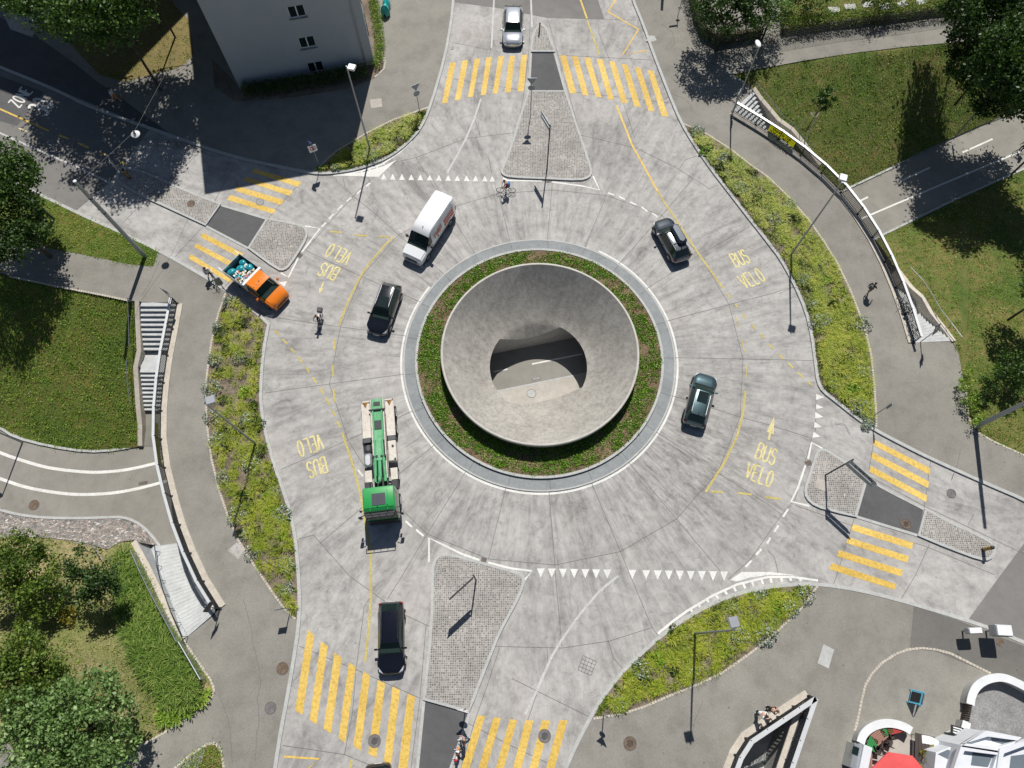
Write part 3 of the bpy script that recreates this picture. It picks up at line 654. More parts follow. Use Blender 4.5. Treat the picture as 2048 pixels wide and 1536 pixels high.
BEDW = BW[::-1]+KW; BEDN = BN[::-1]+KN[::1]; BEDE = BE+KE; BEDS = BS+KS
BEDN = KN+BN[::-1]
for nm, pl in (('planting_bed', BEDW), ('planting_bed', BEDN), ('planting_bed', BEDE), ('planting_bed', BEDS)): psheet(nm, pl, .108, M_soil)
psheet('lawn', [(60, 384), (120, 411), (175, 438), (250, 471), (318, 502), (308, 534), (262, 530), (180, 513), (98, 497), (75, 486), (-200, 400), (-200, 270)], .112, M_lawnL)
psheet('planting_bed', [(380, -200), (340, -60), (345, 0), (352, 15), (378, 40), (388, 112), (372, 128), (352, 139), (250, 165), (200, 152), (150, 100), (60, -200)], .112, M_dryg)
psheet('planting_bed', [(430, 175), (470, 205), (560, 200), (640, 188), (700, 178), (750, 158), (768, 140), (765, 100), (757, 60), (750, 0), (740, -120), (700, -120), (740, 130), (480, 175), (425, 120)], .112, M_soil)
psheet('planting_bed', [(400, 1536), (350, 1536), (330, 1560), (470, 1560), (448, 1536), (443, 1500), (432, 1486), (415, 1488)], .112, M_dryg)
# cobble edging along the beds
mb = MB()
def setts(line, w=.16, z=.10, step=.2, h=.035):
    L = [P(a, b) for a, b in line]
    for a, b in zip(L[:-1], L[1:]):
        d = (b-a); n = max(1, int(d.length/step)); u = d.normalized(); ang = math.atan2(u.y, u.x)
        for i in range(n):
            c = a+d*((i+.5)/n); mb.box((c.x, c.y, z+h/2-.01), (d.length/n*.86, w*random.uniform(.8, 1.1), h), ang+random.uniform(-.06, .06))
for ln in (BW, BN, BE, BS, [(1708, 1462), (1716, 1430), (1722, 1400), (1729, 1370), (1742, 1348), (1762, 1326), (1790, 1308), (1815, 1299), (1842, 1296), (1870, 1299), (1900, 1307), (1922, 1318), (1950, 1332), (1980, 1347)],
    [(1930, 770), (1931, 800), (1937, 840), (1944, 860), (1986, 884), (2048, 912)], [(426, 1392), (400, 1420), (365, 1442), (330, 1465), (280, 1492), (225, 1538)], [(350, 1536), (385, 1508), (415, 1488), (432, 1486), (443, 1500), (449, 1536)],
    [(20, 554), (125, 576), (200, 590), (262, 603)], [(368, 1280), (385, 1305), (405, 1335), (421, 1357), (429, 1376), (427, 1392)], [(727, -10), (745, 0), (755, 40), (760, 100), (771, 125), (768, 140), (750, 156)]): setts(ln)
tag(mb.build('stone_edging', M_beige), kind='structure')
# traffic islands
def island(pl, h=.14):
    pl = chaikin(pl, 62., True, 1); Wp = W(pl)
    mb = MB().strip(Wp, .2, -.01, h, closed=True); tag(mb.build('island_kerb', M_kerb), kind='structure'); psheet('cobbled_island', pl, h-.012, M_cob)
def refuge(pl, sides):
    psheet('refuge', pl, .012, M_dark); mb = MB()
    for s_ in sides: mb.strip(W(s_), .2, -.01, .04)
    tag(mb.build('island_kerb', M_kerb), kind='structure')
island([(1058, 184), (1130, 184), (1156, 262), (1179, 330), (1183, 346), (1177, 356), (1160, 361), (1090, 358), (1020, 355), (1006, 350), (1003, 342), (1024, 292), (1039, 240)])
island([(1063, 104), (1065, 74), (1072, 58), (1083, 51), (1093, 58), (1101, 84), (1109, 104)])
refuge([(1062, 107), (1109, 107), (1130, 182), (1058, 182)], [[(1062, 107), (1058, 182)], [(1109, 107), (1130, 182)]])
island([(236, 347), (242, 340), (252, 336), (297, 348), (375, 384), (441, 410), (412, 451), (340, 417), (265, 383), (240, 366), (235, 356)])
island([(535, 439), (600, 451), (612, 458), (615, 470), (608, 488), (580, 531), (570, 540), (557, 540), (498, 497)])
refuge([(443, 411), (533, 438), (497, 497), (413, 453)], [[(443, 411), (533, 438)], [(497, 497), (413, 453)]])
island([(864, 1252), (866, 1140), (869, 1122), (880, 1111), (900, 1109), (962, 1126), (1036, 1146), (1047, 1154), (1047, 1168), (1036, 1196), (1020, 1226), (999, 1264), (974, 1327), (950, 1389), (938, 1422), (849, 1398)])
refuge([(848, 1401), (939, 1426), (902, 1536), (860, 1650), (820, 1650), (835, 1536)], [[(848, 1401), (835, 1536), (820, 1650)], [(939, 1426), (902, 1536), (860, 1650)]])
island([(1633, 905), (1640, 900), (1652, 901), (1692, 928), (1732, 958), (1710, 1033), (1671, 1023), (1630, 1012), (1612, 996), (1609, 978), (1621, 943)])
refuge([(1733, 958), (1786, 987), (1847, 1018), (1835, 1071), (1711, 1033)], [[(1733, 958), (1786, 987), (1847, 1018)], [(1711, 1033), (1835, 1071)]])
island([(1850, 1020), (1898, 1045), (1961, 1074), (1984, 1088), (1988, 1103), (1978, 1118), (1960, 1119), (1898, 1096), (1836, 1071)])
psheet('concrete_plate', [(1633, 956), (1655, 964), (1650, 984), (1628, 975)], .134, M_sand)
for pl, m_, z_ in (([(740, 201), (763, 198), (765, 215), (743, 218)], M_sand, .106), ([(1646, 1288), (1667, 1299), (1656, 1337), (1634, 1326)], M_kerb, .106), ([(474, 1085), (492, 1098), (477, 1119), (457, 1101)], M_cob, .106), ([(1295, 73), (1308, 73), (1313, 82), (1303, 85), (1292, 84)], M_kerb, .106), ([(8, 30), (40, 15), (82, 42), (66, 76), (22, 60)], M_sand, .110)): psheet('cover_slab', pl, z_, m_)
# ---- markings
def quadset(qs, mat, z=.008, name='crosswalk'):
    mb = MB()
    for q_ in qs:
        w = [(p.x, p.y, z) for p in W(q_)]; f = (0, 1, 2, 3) if area2([(p[0], p[1]) for p in w]) > 0 else (3, 2, 1, 0); mb.add(w, [f])
    return tag(mb.build(name, mat), kind='structure')
quadset([T(q_, 512, 0) for q_ in ([(1550, 505), (1600, 497), (1530, 822), (1487, 828)], [(1650, 485), (1697, 480), (1635, 798), (1590, 803)], [(1750, 470), (1792, 467), (1735, 775), (1695, 778)], [(1843, 460), (1887, 457), (1838, 760), (1797, 762)], [(1940, 450), (1983, 447), (1933, 748), (1893, 750)], [(2028, 448), (2072, 446), (2036, 736), (1990, 740)], [(2123, 440), (2168, 438), (2143, 730), (2093, 732)])], M_yel)
quadset([T(q_, 1024, 0) for q_ in ([(383, 443), (432, 443), (515, 748), (462, 745)], [(478, 450), (525, 450), (612, 765), (565, 760)], [(577, 460), (623, 460), (717, 780), (670, 775)], [(677, 473), (725, 475), (818, 802), (770, 795)], [(777, 490), (822, 492), (925, 828), (875, 822)], [(877, 512), (922, 515), (1030, 857), (978, 850)], [(980, 537), (1025, 540), (1140, 893), (1090, 885)], [(1083, 562), (1130, 567), (1252, 935), (1197, 928)])], M_yel)
quadset([T(q_, 512, 1152) for q_ in ([(413, 428), (466, 475), (372, 1110), (312, 1075)], [(520, 520), (575, 562), (485, 1187), (427, 1150)], [(628, 612), (686, 655), (600, 1260), (540, 1220)], [(743, 690), (798, 727), (715, 1335), (660, 1295)], [(858, 762), (913, 797), (837, 1398), (778, 1360)], [(975, 833), (1033, 860), (962, 1457), (897, 1420)], [(1093, 883), (1152, 912), (1082, 1508), (1022, 1478)], [(1213, 940), (1272, 968), (1210, 1570), (1138, 1545)])], M_yel)
quadset([T(q_, 512, 1152) for q_ in ([(1775, 1113), (1832, 1120), (1690, 1600), (1620, 1600)], [(1900, 1130), (1960, 1135), (1825, 1600), (1760, 1600)], [(2030, 1145), (2088, 1153), (1965, 1600), (1900, 1600)], [(2156, 1153), (2220, 1157), (2108, 1600), (2038, 1600)], [(2288, 1153), (2353, 1157), (2238, 1600), (2172, 1600)], [(2428, 1153), (2493, 1155), (2372, 1600), (2305, 1600)])], M_yel)
quadset([T(q_, 1536, 768) for q_ in ([(848, 443), (1298, 675), (1292, 727), (840, 487)], [(835, 545), (1287, 780), (1280, 833), (826, 595)], [(822, 655), (1272, 892), (1265, 945), (808, 700)])], M_yel)
quadset([T(q_, 1536, 768) for q_ in ([(680, 1120), (1162, 1270), (1150, 1322), (662, 1168)], [(640, 1225), (1127, 1378), (1115, 1430), (625, 1272)], [(568, 1328), (1080, 1488), (1065, 1540), (550, 1378)], [(510, 1432), (1028, 1601), (1010, 1646), (487, 1480)])], M_yel)
quadset([T(q_, 430, 310, 7.314) for q_ in ([(575, 200), (1265, 400), (1215, 468), (535, 250)], [(460, 325), (1138, 528), (1090, 600), (415, 375)], [(345, 460), (1015, 660), (960, 732), (285, 520)], [(225, 585), (892, 800), (850, 862), (175, 655)])], M_yel)
quadset([T(q_, 370, 460, 8.533) for q_ in ([(305, 48), (1000, 405), (960, 485), (265, 125)], [(205, 230), (900, 590), (860, 670), (155, 290)], [(100, 410), (810, 850), (775, 905), (60, 485)])], M_yel)
tri = [[(x-23, 1437+(x-1022)*.0185), (x+23, 1437+(x-1022)*.0185), (x, 1389+(x-1022)*.021)] for x in (1022, 1094, 1167, 1242, 1315, 1390, 1463, 1537, 1611, 1685, 1757, 1831, 1890)]
T1 = [T(q_, 512, 0) for q_ in tri]
T2 = [T([(x-32, 1475+(x-230)*.017), (x+32, 1475+(x-230)*.017), (x, 1549+(x-230)*.019)], 1024, 768) for x in (230, 318, 408, 497, 586, 673, 762, 962, 1073, 1165, 1254, 1342, 1430, 1518, 1608, 1697)]
T3 = [T(q_, 1536, 768) for q_ in ([(385, 78), (385, 128), (450, 105)], [(385, 160), (384, 202), (443, 188)], [(378, 222), (377, 275), (443, 265)], [(372, 303), (368, 350), (435, 345)], [(365, 382), (355, 430), (420, 422)])]
T4 = [T(q_, 370, 460, 8.533) for q_ in ([(1600, 890), (1745, 875), (1695, 970)], [(1430, 1320), (1620, 1300), (1570, 1400)], [(1370, 1460), (1530, 1435), (1480, 1515)])]
mb = MB()
for q_ in T1+T2+T3+T4:
    w = [(p.x, p.y, .008) for p in W(q_)]; mb.add(w, [(0, 1, 2) if area2([(p[0], p[1]) for p in w]) > 0 else (2, 1, 0)])
tag(mb.build('give_way_marking', M_white), kind='structure')
# white lines
mb = MB()
def wl(pl, w=.14, z=.0085): mb.strip([P(a, b) for a, b in pl], w, z)
for pl in ([(988, -60), (988, 0), (983, 96)], [(962, 197), (949, 237), (932, 277), (912, 315), (894, 346)], [(1061, -60), (1062, 0), (1064, 55)], [(1236, 1152), (1199, 1182), (1161, 1227), (1124, 1279), (1104, 1312), (1084, 1357), (1069, 1392), (1050, 1429)], [(-200, 185), (0, 266), (60, 293), (150, 332), (225, 368)]): wl(pl, .17)
tag(mb.build('road_marking', M_white2), kind='structure'); mb = MB()
for pl in ([(858, 1124), (858, 1076), (887, 1090), (924, 1108), (959, 1120)], [(976, 1125), (1024, 1137), (1064, 1142), (1049, 1160)], [(1186, 352), (1199, 380), (1164, 372), (1104, 364)], [(1084, 362), (1015, 361), (1006, 356)], [(610, 452), (640, 457), (604, 504)], [(596, 517), (577, 555), (562, 546)], [(1645, 897), (1623, 885), (1616, 918)], [(1611, 930), (1596, 975), (1582, 1003), (1618, 1012)]): wl(pl, .15)
for a, b in (((1216, 386), (1228, 390)), ((1238, 393), (1250, 399)), ((1260, 404), (1273, 410)), ((1283, 414), (1295, 423)), ((1304, 426), (1315, 434)), ((643, 454), (652, 445)), ((658, 438), (667, 428)), ((675, 420), (685, 410)), ((693, 403), (703, 395)), ((732, 373), (740, 366)), ((714, 388), (722, 380)), ((1566, 1034), (1576, 1018)), ((1548, 1064), (1557, 1051)), ((1534, 1087), (1541, 1075)), ((1512, 1110), (1523, 1098)), ((1491, 1134), (1503, 1121)), ((716, 940), (726, 953)), ((811, 1042), (824, 1054)), ((832, 1059), (847, 1072)), ((2048, 1102), (2080, 1120))): wl([a, b], .15)
for pl in ([(667, 351), (700, 347), (724, 342), (762, 330), (799, 305), (824, 282)], [(1316, 1267), (1345, 1243), (1374, 1222), (1424, 1192), (1474, 1169), (1536, 1154), (1586, 1154), (1636, 1161)]): wl(pl, .16)
for x, y, dx, dy in [(1383, 1221, 3, 4), (1398, 1211, 5, 6), (1415, 1201, 6, 7), (1433, 1192, 7, 9), (1451, 1184, 6, 10), (1469, 1177, 6, 11), (1488, 1171, 5, 12), (1505, 1166, 4, 12), (1524, 1162, 4, 12), (1542, 1160, 2, 11), (1563, 1159, 2, 9), (1581, 1158, 2, 8), (1601, 1160, 1, 5)]: wl([(x-dx/2, y-dy/2), (x+dx/2, y+dy/2)], .17, .0072)
for x, y, dx, dy in [(707, 346, 2, 6), (724, 343, 2, 7), (739, 337, 3, 8), (753, 332, 4, 8), (767, 325, 4, 8), (779, 316, 4, 6), (791, 307, 4, 5)]: wl([(x-dx/2, y-dy/2+4), (x+dx/2, y+dy/2)], .17, .0072)
tag(mb.build('road_marking', M_white), kind='structure')
for q_ in ([(1460, 1160), (1483, 1144), (1540, 1144), (1600, 1151), (1540, 1150), (1500, 1155), (1474, 1163)], [(667, 351), (725, 345), (765, 333), (793, 320), (757, 354)]): psheet('road_marking', q_, .0095, M_white)
# yellow lines
mb = MB(); mb2 = MB()
def yl(t, pl, w=.16): t.strip([P(a, b) for a, b in pl], w*.85, .0105)
for pl in ([(1150, -60), (1161, 0), (1174, 37)], [(-200, 140), (0, 218), (98, 262)], [(1233, 211), (1264, 290), (1316, 384)], [(1245, -30), (1231, 0), (1216, 24), (1277, 59), (1245, 110), (1293, 101)], [(568, 1513), (639, 1518), (600, 1550)], [(118, 270), (138, 278)], [(156, 286), (178, 296)], [(198, 304), (218, 313)], [(238, 322), (255, 330)]): yl(mb, pl, .2 if pl[0][1] < 300 else .16)
for pl in ([(1174, 40), (1199, 110)], [(1315, 384), (1400, 512), (1446, 576)], [(1491, 782), (1486, 825), (1474, 873), (1449, 925), (1411, 984)], [(787, 473), (769, 491), (737, 529), (719, 556), (697, 601), (684, 634), (678, 651)], [(684, 866), (699, 908), (712, 953), (722, 993), (730, 1040), (738, 1085), (741, 1110), (742, 1190), (738, 1252), (730, 1324)], [(703, 1519), (699, 1545)]): yl(mb2, pl, .2)
for a in ([(1455, 588), (1461, 596)], [(1470, 608), (1476, 616)], [(1486, 628), (1492, 637)], [(1503, 649), (1510, 658)], [(1520, 668), (1528, 677)], [(1537, 688), (1546, 697)], [(1556, 707), (1566, 718)], [(1576, 726), (1586, 736)], [(1596, 745), (1607, 756)], [(1615, 763), (1624, 771)], [(1421, 983), (1446, 984)], [(1475, 986), (1504, 989)], [(1532, 994), (1561, 998)],
    [(659, 463), (684, 465)], [(709, 470), (735, 472)], [(758, 473), (777, 474)], [(670, 678), (668, 701)], [(665, 729), (666, 753)], [(667, 778), (670, 805)], [(549, 660), (558, 670)], [(565, 678), (574, 688)], [(581, 696), (589, 706)], [(596, 714), (605, 725)], [(611, 734), (619, 745)], [(625, 754), (633, 766)], [(639, 776), (647, 787)], [(651, 795), (659, 809)], [(664, 820), (670, 832)], [(674, 842), (681, 855)]): yl(mb2, a, .19)
for a in ([(1470, 630), (1478, 654)], [(1484, 680), (1489, 705)], [(1492, 730), (1493, 754)]): yl(mb2, a, .1)
tag(mb.build('road_marking', M_yel), kind='structure'); tag(mb2.build('road_marking', M_yel2), kind='structure')
# lettering: strokes in a unit box
arc = lambda cx, cy, rx, ry, a0, a1, n=10: [(cx+rx*math.cos(R(a0+(a1-a0)*i/n)), cy+ry*math.sin(R(a0+(a1-a0)*i/n))) for i in range(n+1)]
GL = {'B': [[(0, 0), (0, 1)], [(0, 1)]+arc(.55, .78, .42, .22, 90, -90)+[(0, .56)], [(.5, .56)]+arc(.55, .28, .45, .28, 90, -90)+[(0, 0)]],
 'U': [[(0, 1)]+arc(.5, .28, .5, .28, 180, 360)+[(1, 1)]], 'S': [arc(.5, .75, .45, .25, 20, 180)+arc(.5, .27, .48, .27, 110, -160)],
 'V': [[(0, 1), (.5, 0), (1, 1)]], 'E': [[(.95, 1), (0, 1), (0, 0), (.95, 0)], [(0, .52), (.75, .52)]], 'L': [[(0, 1), (0, 0), (.95, 0)]],
 'O': [arc(.5, .5, .48, .5, 0, 360, 22)], '0': [arc(.5, .5, .48, .5, 0, 360, 22)], 'Z': [[(0, 1), (1, 1), (0, 0), (1, 0)]], 'N': [[(0, 0), (0, 1), (1, 0), (1, 1)]],
 '3': [arc(.45, .76, .5, .24, 150, -90)+arc(.45, .27, .52, .27, 90, -150)], 'P': [[(0, 0), (0, 1)]+arc(.5, .75, .45, .25, 90, -90)+[(0, .5)]], 'R': [[(0, 0), (0, 1)]+arc(.5, .75, .45, .25, 90, -90)+[(0, .5)], [(.4, .5), (1, 0)]],
 'I': [[(.5, 0), (.5, 1)]], 'A': [[(0, 0), (.5, 1), (1, 0)], [(.2, .35), (.8, .35)]], 'T': [[(0, 1), (1, 1)], [(.5, 0), (.5, 1)]], 'D': [[(0, 0), (0, 1)]+arc(.4, .5, .6, .5, 90, -90)+[(0, 0)]], 'G': [arc(.5, .5, .48, .5, 45, 330)+[(.98, .45), (.6, .45)]],
 'F': [[(0, 0), (0, 1), (.95, 1)], [(0, .52), (.7, .52)]], 'K': [[(0, 0), (0, 1)], [(1, 1), (.1, .5), (1, 0)]], 'M': [[(0, 0), (0, 1), (.5, .3), (1, 1), (1, 0)]], 'H': [[(0, 0), (0, 1)], [(1, 0), (1, 1)], [(0, .5), (1, .5)]], 'C': [arc(.5, .5, .48, .5, 45, 315)], 'W': [[(0, 1), (.25, 0), (.5, .8), (.75, 0), (1, 1)]], ' ': []}
def letters3d(mb, txt, o, X, Y, w, gap=.35, nrm=None, lift=.004):   # o origin, X full text width vector, Y height vector (3-D)
    n = len(txt); cw = 1./(n+(n-1)*gap); nn = nrm if nrm is not None else X.cross(Y).normalized(); Xl, Yl = X.length, Y.length
    for i, ch in enumerate(txt):
        x0 = i*cw*(1+gap)
        subs = []
        for st in GL[ch]:      # sharp corners start a new stroke
            cur = [st[0]]
            for k in range(1, len(st)):
                cur.append(st[k])
                if k < len(st)-1:
                    u1 = (X*((st[k][0]-st[k-1][0])*cw)+Y*(st[k][1]-st[k-1][1])); u2 = (X*((st[k+1][0]-st[k][0])*cw)+Y*(st[k+1][1]-st[k][1]))
                    if u1.length > 1e-6 and u2.length > 1e-6 and u1.angle(u2) > 1.3: subs.append(cur); cur = [st[k]]
            subs.append(cur)
        for si, st in enumerate(subs):
            pts = [o+X*(x0+px_*cw)+Y*py_+nn*(lift+si*.0012) for px_, py_ in st]
            a = []; b = []
            for k in range(len(pts)):
                d = (pts[min(k+1, len(pts)-1)]-pts[max(k-1, 0)]).normalized(); s_ = nn.cross(d).normalized()*w/2
                if 0 < k < len(pts)-1:
                    d1 = (pts[k]-pts[k-1]).normalized(); c_ = max(.45, d1.dot(d)); s_ = s_/c_
                a.append(pts[k]+s_); b.append(pts[k]-s_)
            m_ = len(pts); mb.add(a+b, [(k, m_+k, m_+k+1, k+1) for k in range(m_-1)])
def road_text(txt, o, e, up, mat, w=.14):
    O = P(*o); X = P(*e)-O; Y = P(o[0]+up[0], o[1]+up[1])-O; mb = MB(); letters3d(mb, txt, O, X, Y, w, .38, Vector((0, 0, 1)), .0115)
    return tag(mb.build('road_lettering', mat), kind='structure')
road_text('VELO', (705.9, 506), (663.7, 486.9), (-14.6, 24), M_yelt); road_text('BUS', (680.7, 536.5), (647.5, 525), (-13.5, 24.5), M_yelt)
road_text('VELO', (639.5, 868), (592.7, 884), (8.5, 29.5), M_yelt); road_text('BUS', (648, 913), (612, 926), (8, 30.7), M_yelt)
road_text('BUS', (1473, 535), (1502, 524), (-15.2, -25.5), M_yelt); road_text('VELO', (1491, 578), (1532, 561), (-17, -25.2), M_yelt)
road_text('BUS', (1509.6, 915.5), (1545.9, 931), (10.5, -29.9), M_yelt); road_text('VELO', (1488.5, 954), (1539.5, 975.3), (10, -29.9), M_yelt)
road_text('ZONE', (38.7, 215.7), (66, 183), (-22, -10), M_white, .15); road_text('30', (93, 232), (108, 210), (-37, -16), M_white, .24)
road_text('PRIVAT', (99, 70), (130, 83), (3, -6), M_kerb, .07); road_text('UND', (101, 79), (117, 86), (2.5, -6), M_kerb, .07); road_text('GARTEN', (90, 86), (122, 98), (2.5, -6), M_kerb, .07)
def arrow(tail, tip, headw=.42, f=.62, w=.16):
    a = P(*tail); b = P(*tip); d = b-a; L = d.length; u = d/L; s_ = Vector((-u.y, u.x, 0)); h = a+d*(1-f); mb = MB()
    for q_ in ([a-s_*w/2, a+s_*w/2, h+s_*w/2, h-s_*w/2], [h-s_*headw/2, h+s_*headw/2, b]): mb.add([(p.x, p.y, .0115) for p in q_], [tuple(range(len(q_)-1, -1, -1))])
    return tag(mb.build('road_arrow', M_yelt), kind='structure')
arrow((1537, 880), (1548.8, 832), .55, .72, .17); arrow((646.7, 565), (638.5, 588.8), .4, .5, .14)
arrow((54, 263), (36, 256), .25, .4, .1)
mb = MB()
for c_ in ((72, 279), (81, 270)): mb.torus(P(*c_, .0), (0, 0, 1), .26, .03, 18, 4)
for a, b in (((72, 279), (69, 272)), ((69, 272), (75, 276)), ((75, 276), (81, 270)), ((69, 272), (66, 271))): mb.strip([P(*a), P(*b)], .06, .01)
o_ = mb.build('road_lettering', M_yel2); o_.scale = (1, 1, .3); tag(o_, kind='structure')
# manholes and grates (flush covers)
def cover(px, r, z, mat=M_iron, lab='', holes=False):
    c = P(*px, z); t = thing('manhole_cover', lab, 'manhole cover', (c.x, c.y, z)); mb = MB(); mb.cyl((0, 0, 0), (0, 0, .008), r, r*.985, 28); mb.build('lid', mat, t)
    k = MB().torus((0, 0, .004), (0, 0, 1), r*1.05, .012, 28, 4); k.build('frame', M_iron, t)
    h = MB()
    if holes:
        for i in range(7):
            for j in range(7):
                x = (i-3)*r*.2; y = (j-3)*r*.2+(i % 2)*r*.1
                if x*x+y*y < (r*.55)**2: h.cyl((x, y, .006), (x, y, .0095), .035, n=6)
    else: h.cyl((0, 0, .006), (0, 0, .0095), .03, n=8)
    h.build('hole', M_blk, t); return t
cover((520, 404), .33, .012, ground_mat('manhole_grey', (.3, .31, .32), (.36, .37, .38), 2., 12., .15, .8), 'pale grey manhole cover set in the western yellow crosswalk')
cover((749, 1482), .4, .012, M_iron, 'perforated manhole cover in the southern crosswalk left of the refuge', True)
cover((1089, 1472), .4, .012, M_iron, 'perforated manhole cover in the southern crosswalk right of the refuge', True)
cover((1260, 1487), .42, .106, M_rust, 'brownish perforated manhole cover in the pavement right of the southern crosswalk', True)
cover((1903, 987), .33, .012, M_iron, 'plain manhole cover in the concrete of the eastern road arm')
cover((1812, 1048), .36, .02, M_rust, 'rusty manhole cover in the dark eastern refuge', True)
cover((565, 1337), .4, .106, M_rust, 'brown manhole cover, the upper of two in the south-western pavement')
cover((541, 1416), .37, .106, M_iron, 'brown manhole cover, the lower of two in the south-western pavement')
cover((382, 407), .32, .134, M_rust, 'rusty manhole cover in the cobbles of the western island')
cover((68, 1010), .4, -LOW+.006, M_rust, 'brown manhole cover in the lower road at the left')
cover((1063, 787), .37, -LOW+.026, M_kerb, 'pale round manhole cover on the lower sidewalk seen through the funnel')
cover((2000, 1285), .26, .11, M_rust, 'small rusty manhole cover in the dark pavement by the display boxes')
def grate(px, ang, lab, s=(.42, .5), z=.012, mat=M_rust):
    c = P(*px, z); t = thing('drain_grate', lab, 'drain', (c.x, c.y, z), R(ang)); MB().box((0, 0, 0), (s[0], s[1], .012)).build('frame', M_iron, t)
    mb = MB(); n_ = int(s[0]/.07)
    for i in range(n_): mb.box(((i-(n_-1)/2)*.065, 0, .009), (.035, s[1]*.86, .014))
    mb.build('bars', mat, t)
grate((599, 510), 58, 'rusty drain grate beside the white line of the western island'); grate((967, 1122), -12, 'rusty drain grate at the top of the southern island'); grate((1617, 926), -70, 'rusty drain grate by the left edge of the eastern island')
grate((1097, 363), 0, 'rusty drain grate at the foot of the northern island', (.4, .2)); grate((905, 96), -8, 'pale drain grate at the kerb of the northern road arm', (.28, .4), mat=M_kerb)
grate((1073, 757), 12, 'three-part drain grate on the lower road seen through the funnel', (.75, .24), -LOW+.01, M_kerb); grate((286, 966), 8, 'rusty drain grate on the lower road by the bridge edge', (.75, .26), -LOW+.01)
mb = MB(); c_ = [P(*q_) for q_ in ((1166, 1311), (1193, 1323), (1182, 1351), (1156, 1340))]
for i in range(5):
    f = i/4; a = c_[0].lerp(c_[1], f); b = c_[3].lerp(c_[2], f); mb.strip([a, b], .03, .0065); a = c_[0].lerp(c_[3], f); b = c_[1].lerp(c_[2], f); mb.strip([a, b], .03, .0065)
tag(mb.build('road_joint', M_joint), kind='structure')
# ================================================================== STAIRS, WALLS, RAILINGS
def zlerp(pl, z):     # point on a descending polyline (Vectors) at height z
    if z >= pl[0].z: return pl[0]
    for a, b in zip(pl[:-1], pl[1:]):
        if b.z <= z <= a.z and a.z > b.z: return a.lerp(b, (a.z-z)/(a.z-b.z))
    return pl[-1]
M_riserline = ground_mat('riser_line_tone', (.42, .44, .445), (.51, .53, .53), .6, 3., .1, .8)  # darker tone standing in for the shaded riser lines
def flight(t, L, Rr, n, mat=M_step):
    z0, z1 = L[0].z, L[-1].z; h = (z0-z1)/n; mb = MB()
    for i in range(n):
        za = z0-i*h; zb = z0-(i+1)*h
        a, b, c, d = zlerp(L, za), zlerp(Rr, za), zlerp(Rr, zb), zlerp(L, zb); zt = za-.0
        o = len(mb.v); mb.v += [(p.x, p.y, zt) for p in (a, b, c, d)]+[(c.x, c.y, zb), (d.x, d.y, zb)]
        f = (o, o+1, o+2, o+3); ar = area2([(p.x, p.y) for p in (a, b, c, d)]); mb.f += [f if ar > 0 else f[::-1], (o+3, o+2, o+4, o+5)]
    nz = MB()  # added dark strips at the tread edges, painted shade that sets the steps apart
    for i in range(n):
        za = z0-i*h; c, d = zlerp(Rr, z0-(i+1)*h), zlerp(L, z0-(i+1)*h); a, b = zlerp(Rr, za), zlerp(L, za); c = c.lerp(a, .04); d = d.lerp(b, .04); a = c.lerp(a, .14); b = d.lerp(b, .14)
        p = [Vector((q_.x, q_.y, za+.004)) for q_ in (d, c, a, b)]; p = p if area2([(q_.x, q_.y) for q_ in p]) > 0 else p[::-1]; nz.add(p, [(0, 1, 2, 3)])
    nz.build('riser_line', M_riserline, t, world=True)
    return mb.build('steps', mat, t, world=True)
def slab(t, pts, mat, name='landing'):
    mb = MB(); p = pts if area2([(q_.x, q_.y) for q_ in pts]) > 0 else pts[::-1]; mb.add(p, [tuple(range(len(p)))]); return mb.build(name, mat, t, world=True)
def on_edge(edge, ys, zs):    # points of the deck edge (world) at given world y
    E_ = W(edge); out = []
    for y, z in zip(ys, zs):
        best = min(range(len(E_)-1), key=lambda i: 0 if (E_[i].y-y)*(E_[i+1].y-y) <= 0 else min(abs(E_[i].y-y), abs(E_[i+1].y-y)))
        a, b = E_[best], E_[best+1]; f = (y-a.y)/(b.y-a.y) if a.y != b.y else 0; f = min(1.2, max(-.2, f)); out.append(Vector((a.x+(b.x-a.x)*f, y, z)))
    return out
def stair_w():
    t = thing('staircase', 'long straight concrete staircase between lawn and bridge railing, with a landing halfway', 'stairs', P(300, 640))
    Lp = [P(283, 605, .1), P(283, 702, -2.0)]; Rp = on_edge(DK_W, [p.y for p in Lp], [.1, -2.0]); flight(t, Lp, Rp, 10)
    L2 = [P(283, 702, -2.2), P(281, 738, -2.2)]; R2 = on_edge(DK_W, [p.y for p in L2], [-2.2]*2); slab(t, [L2[0], L2[1], R2[1], R2[0]], M_step)
    L3 = [P(281, 738, -2.2), P(290, 822, -4.1)]; R3 = on_edge(DK_W, [p.y for p in L3], [-2.2, -4.1]); flight(t, L3, R3, 10)
    L4 = [P(290, 822, -4.2), P(287, 892, -LOW+.03)]; R4 = on_edge(DK_W, [p.y for p in L4], [-4.2, -LOW+.03]); slab(t, [L4[0], L4[1], R4[1], R4[0]], M_asph, 'ramp')
stair_w()
def edge_pts(edge, n): return [P(a, b) for a, b in resample(edge, n)]
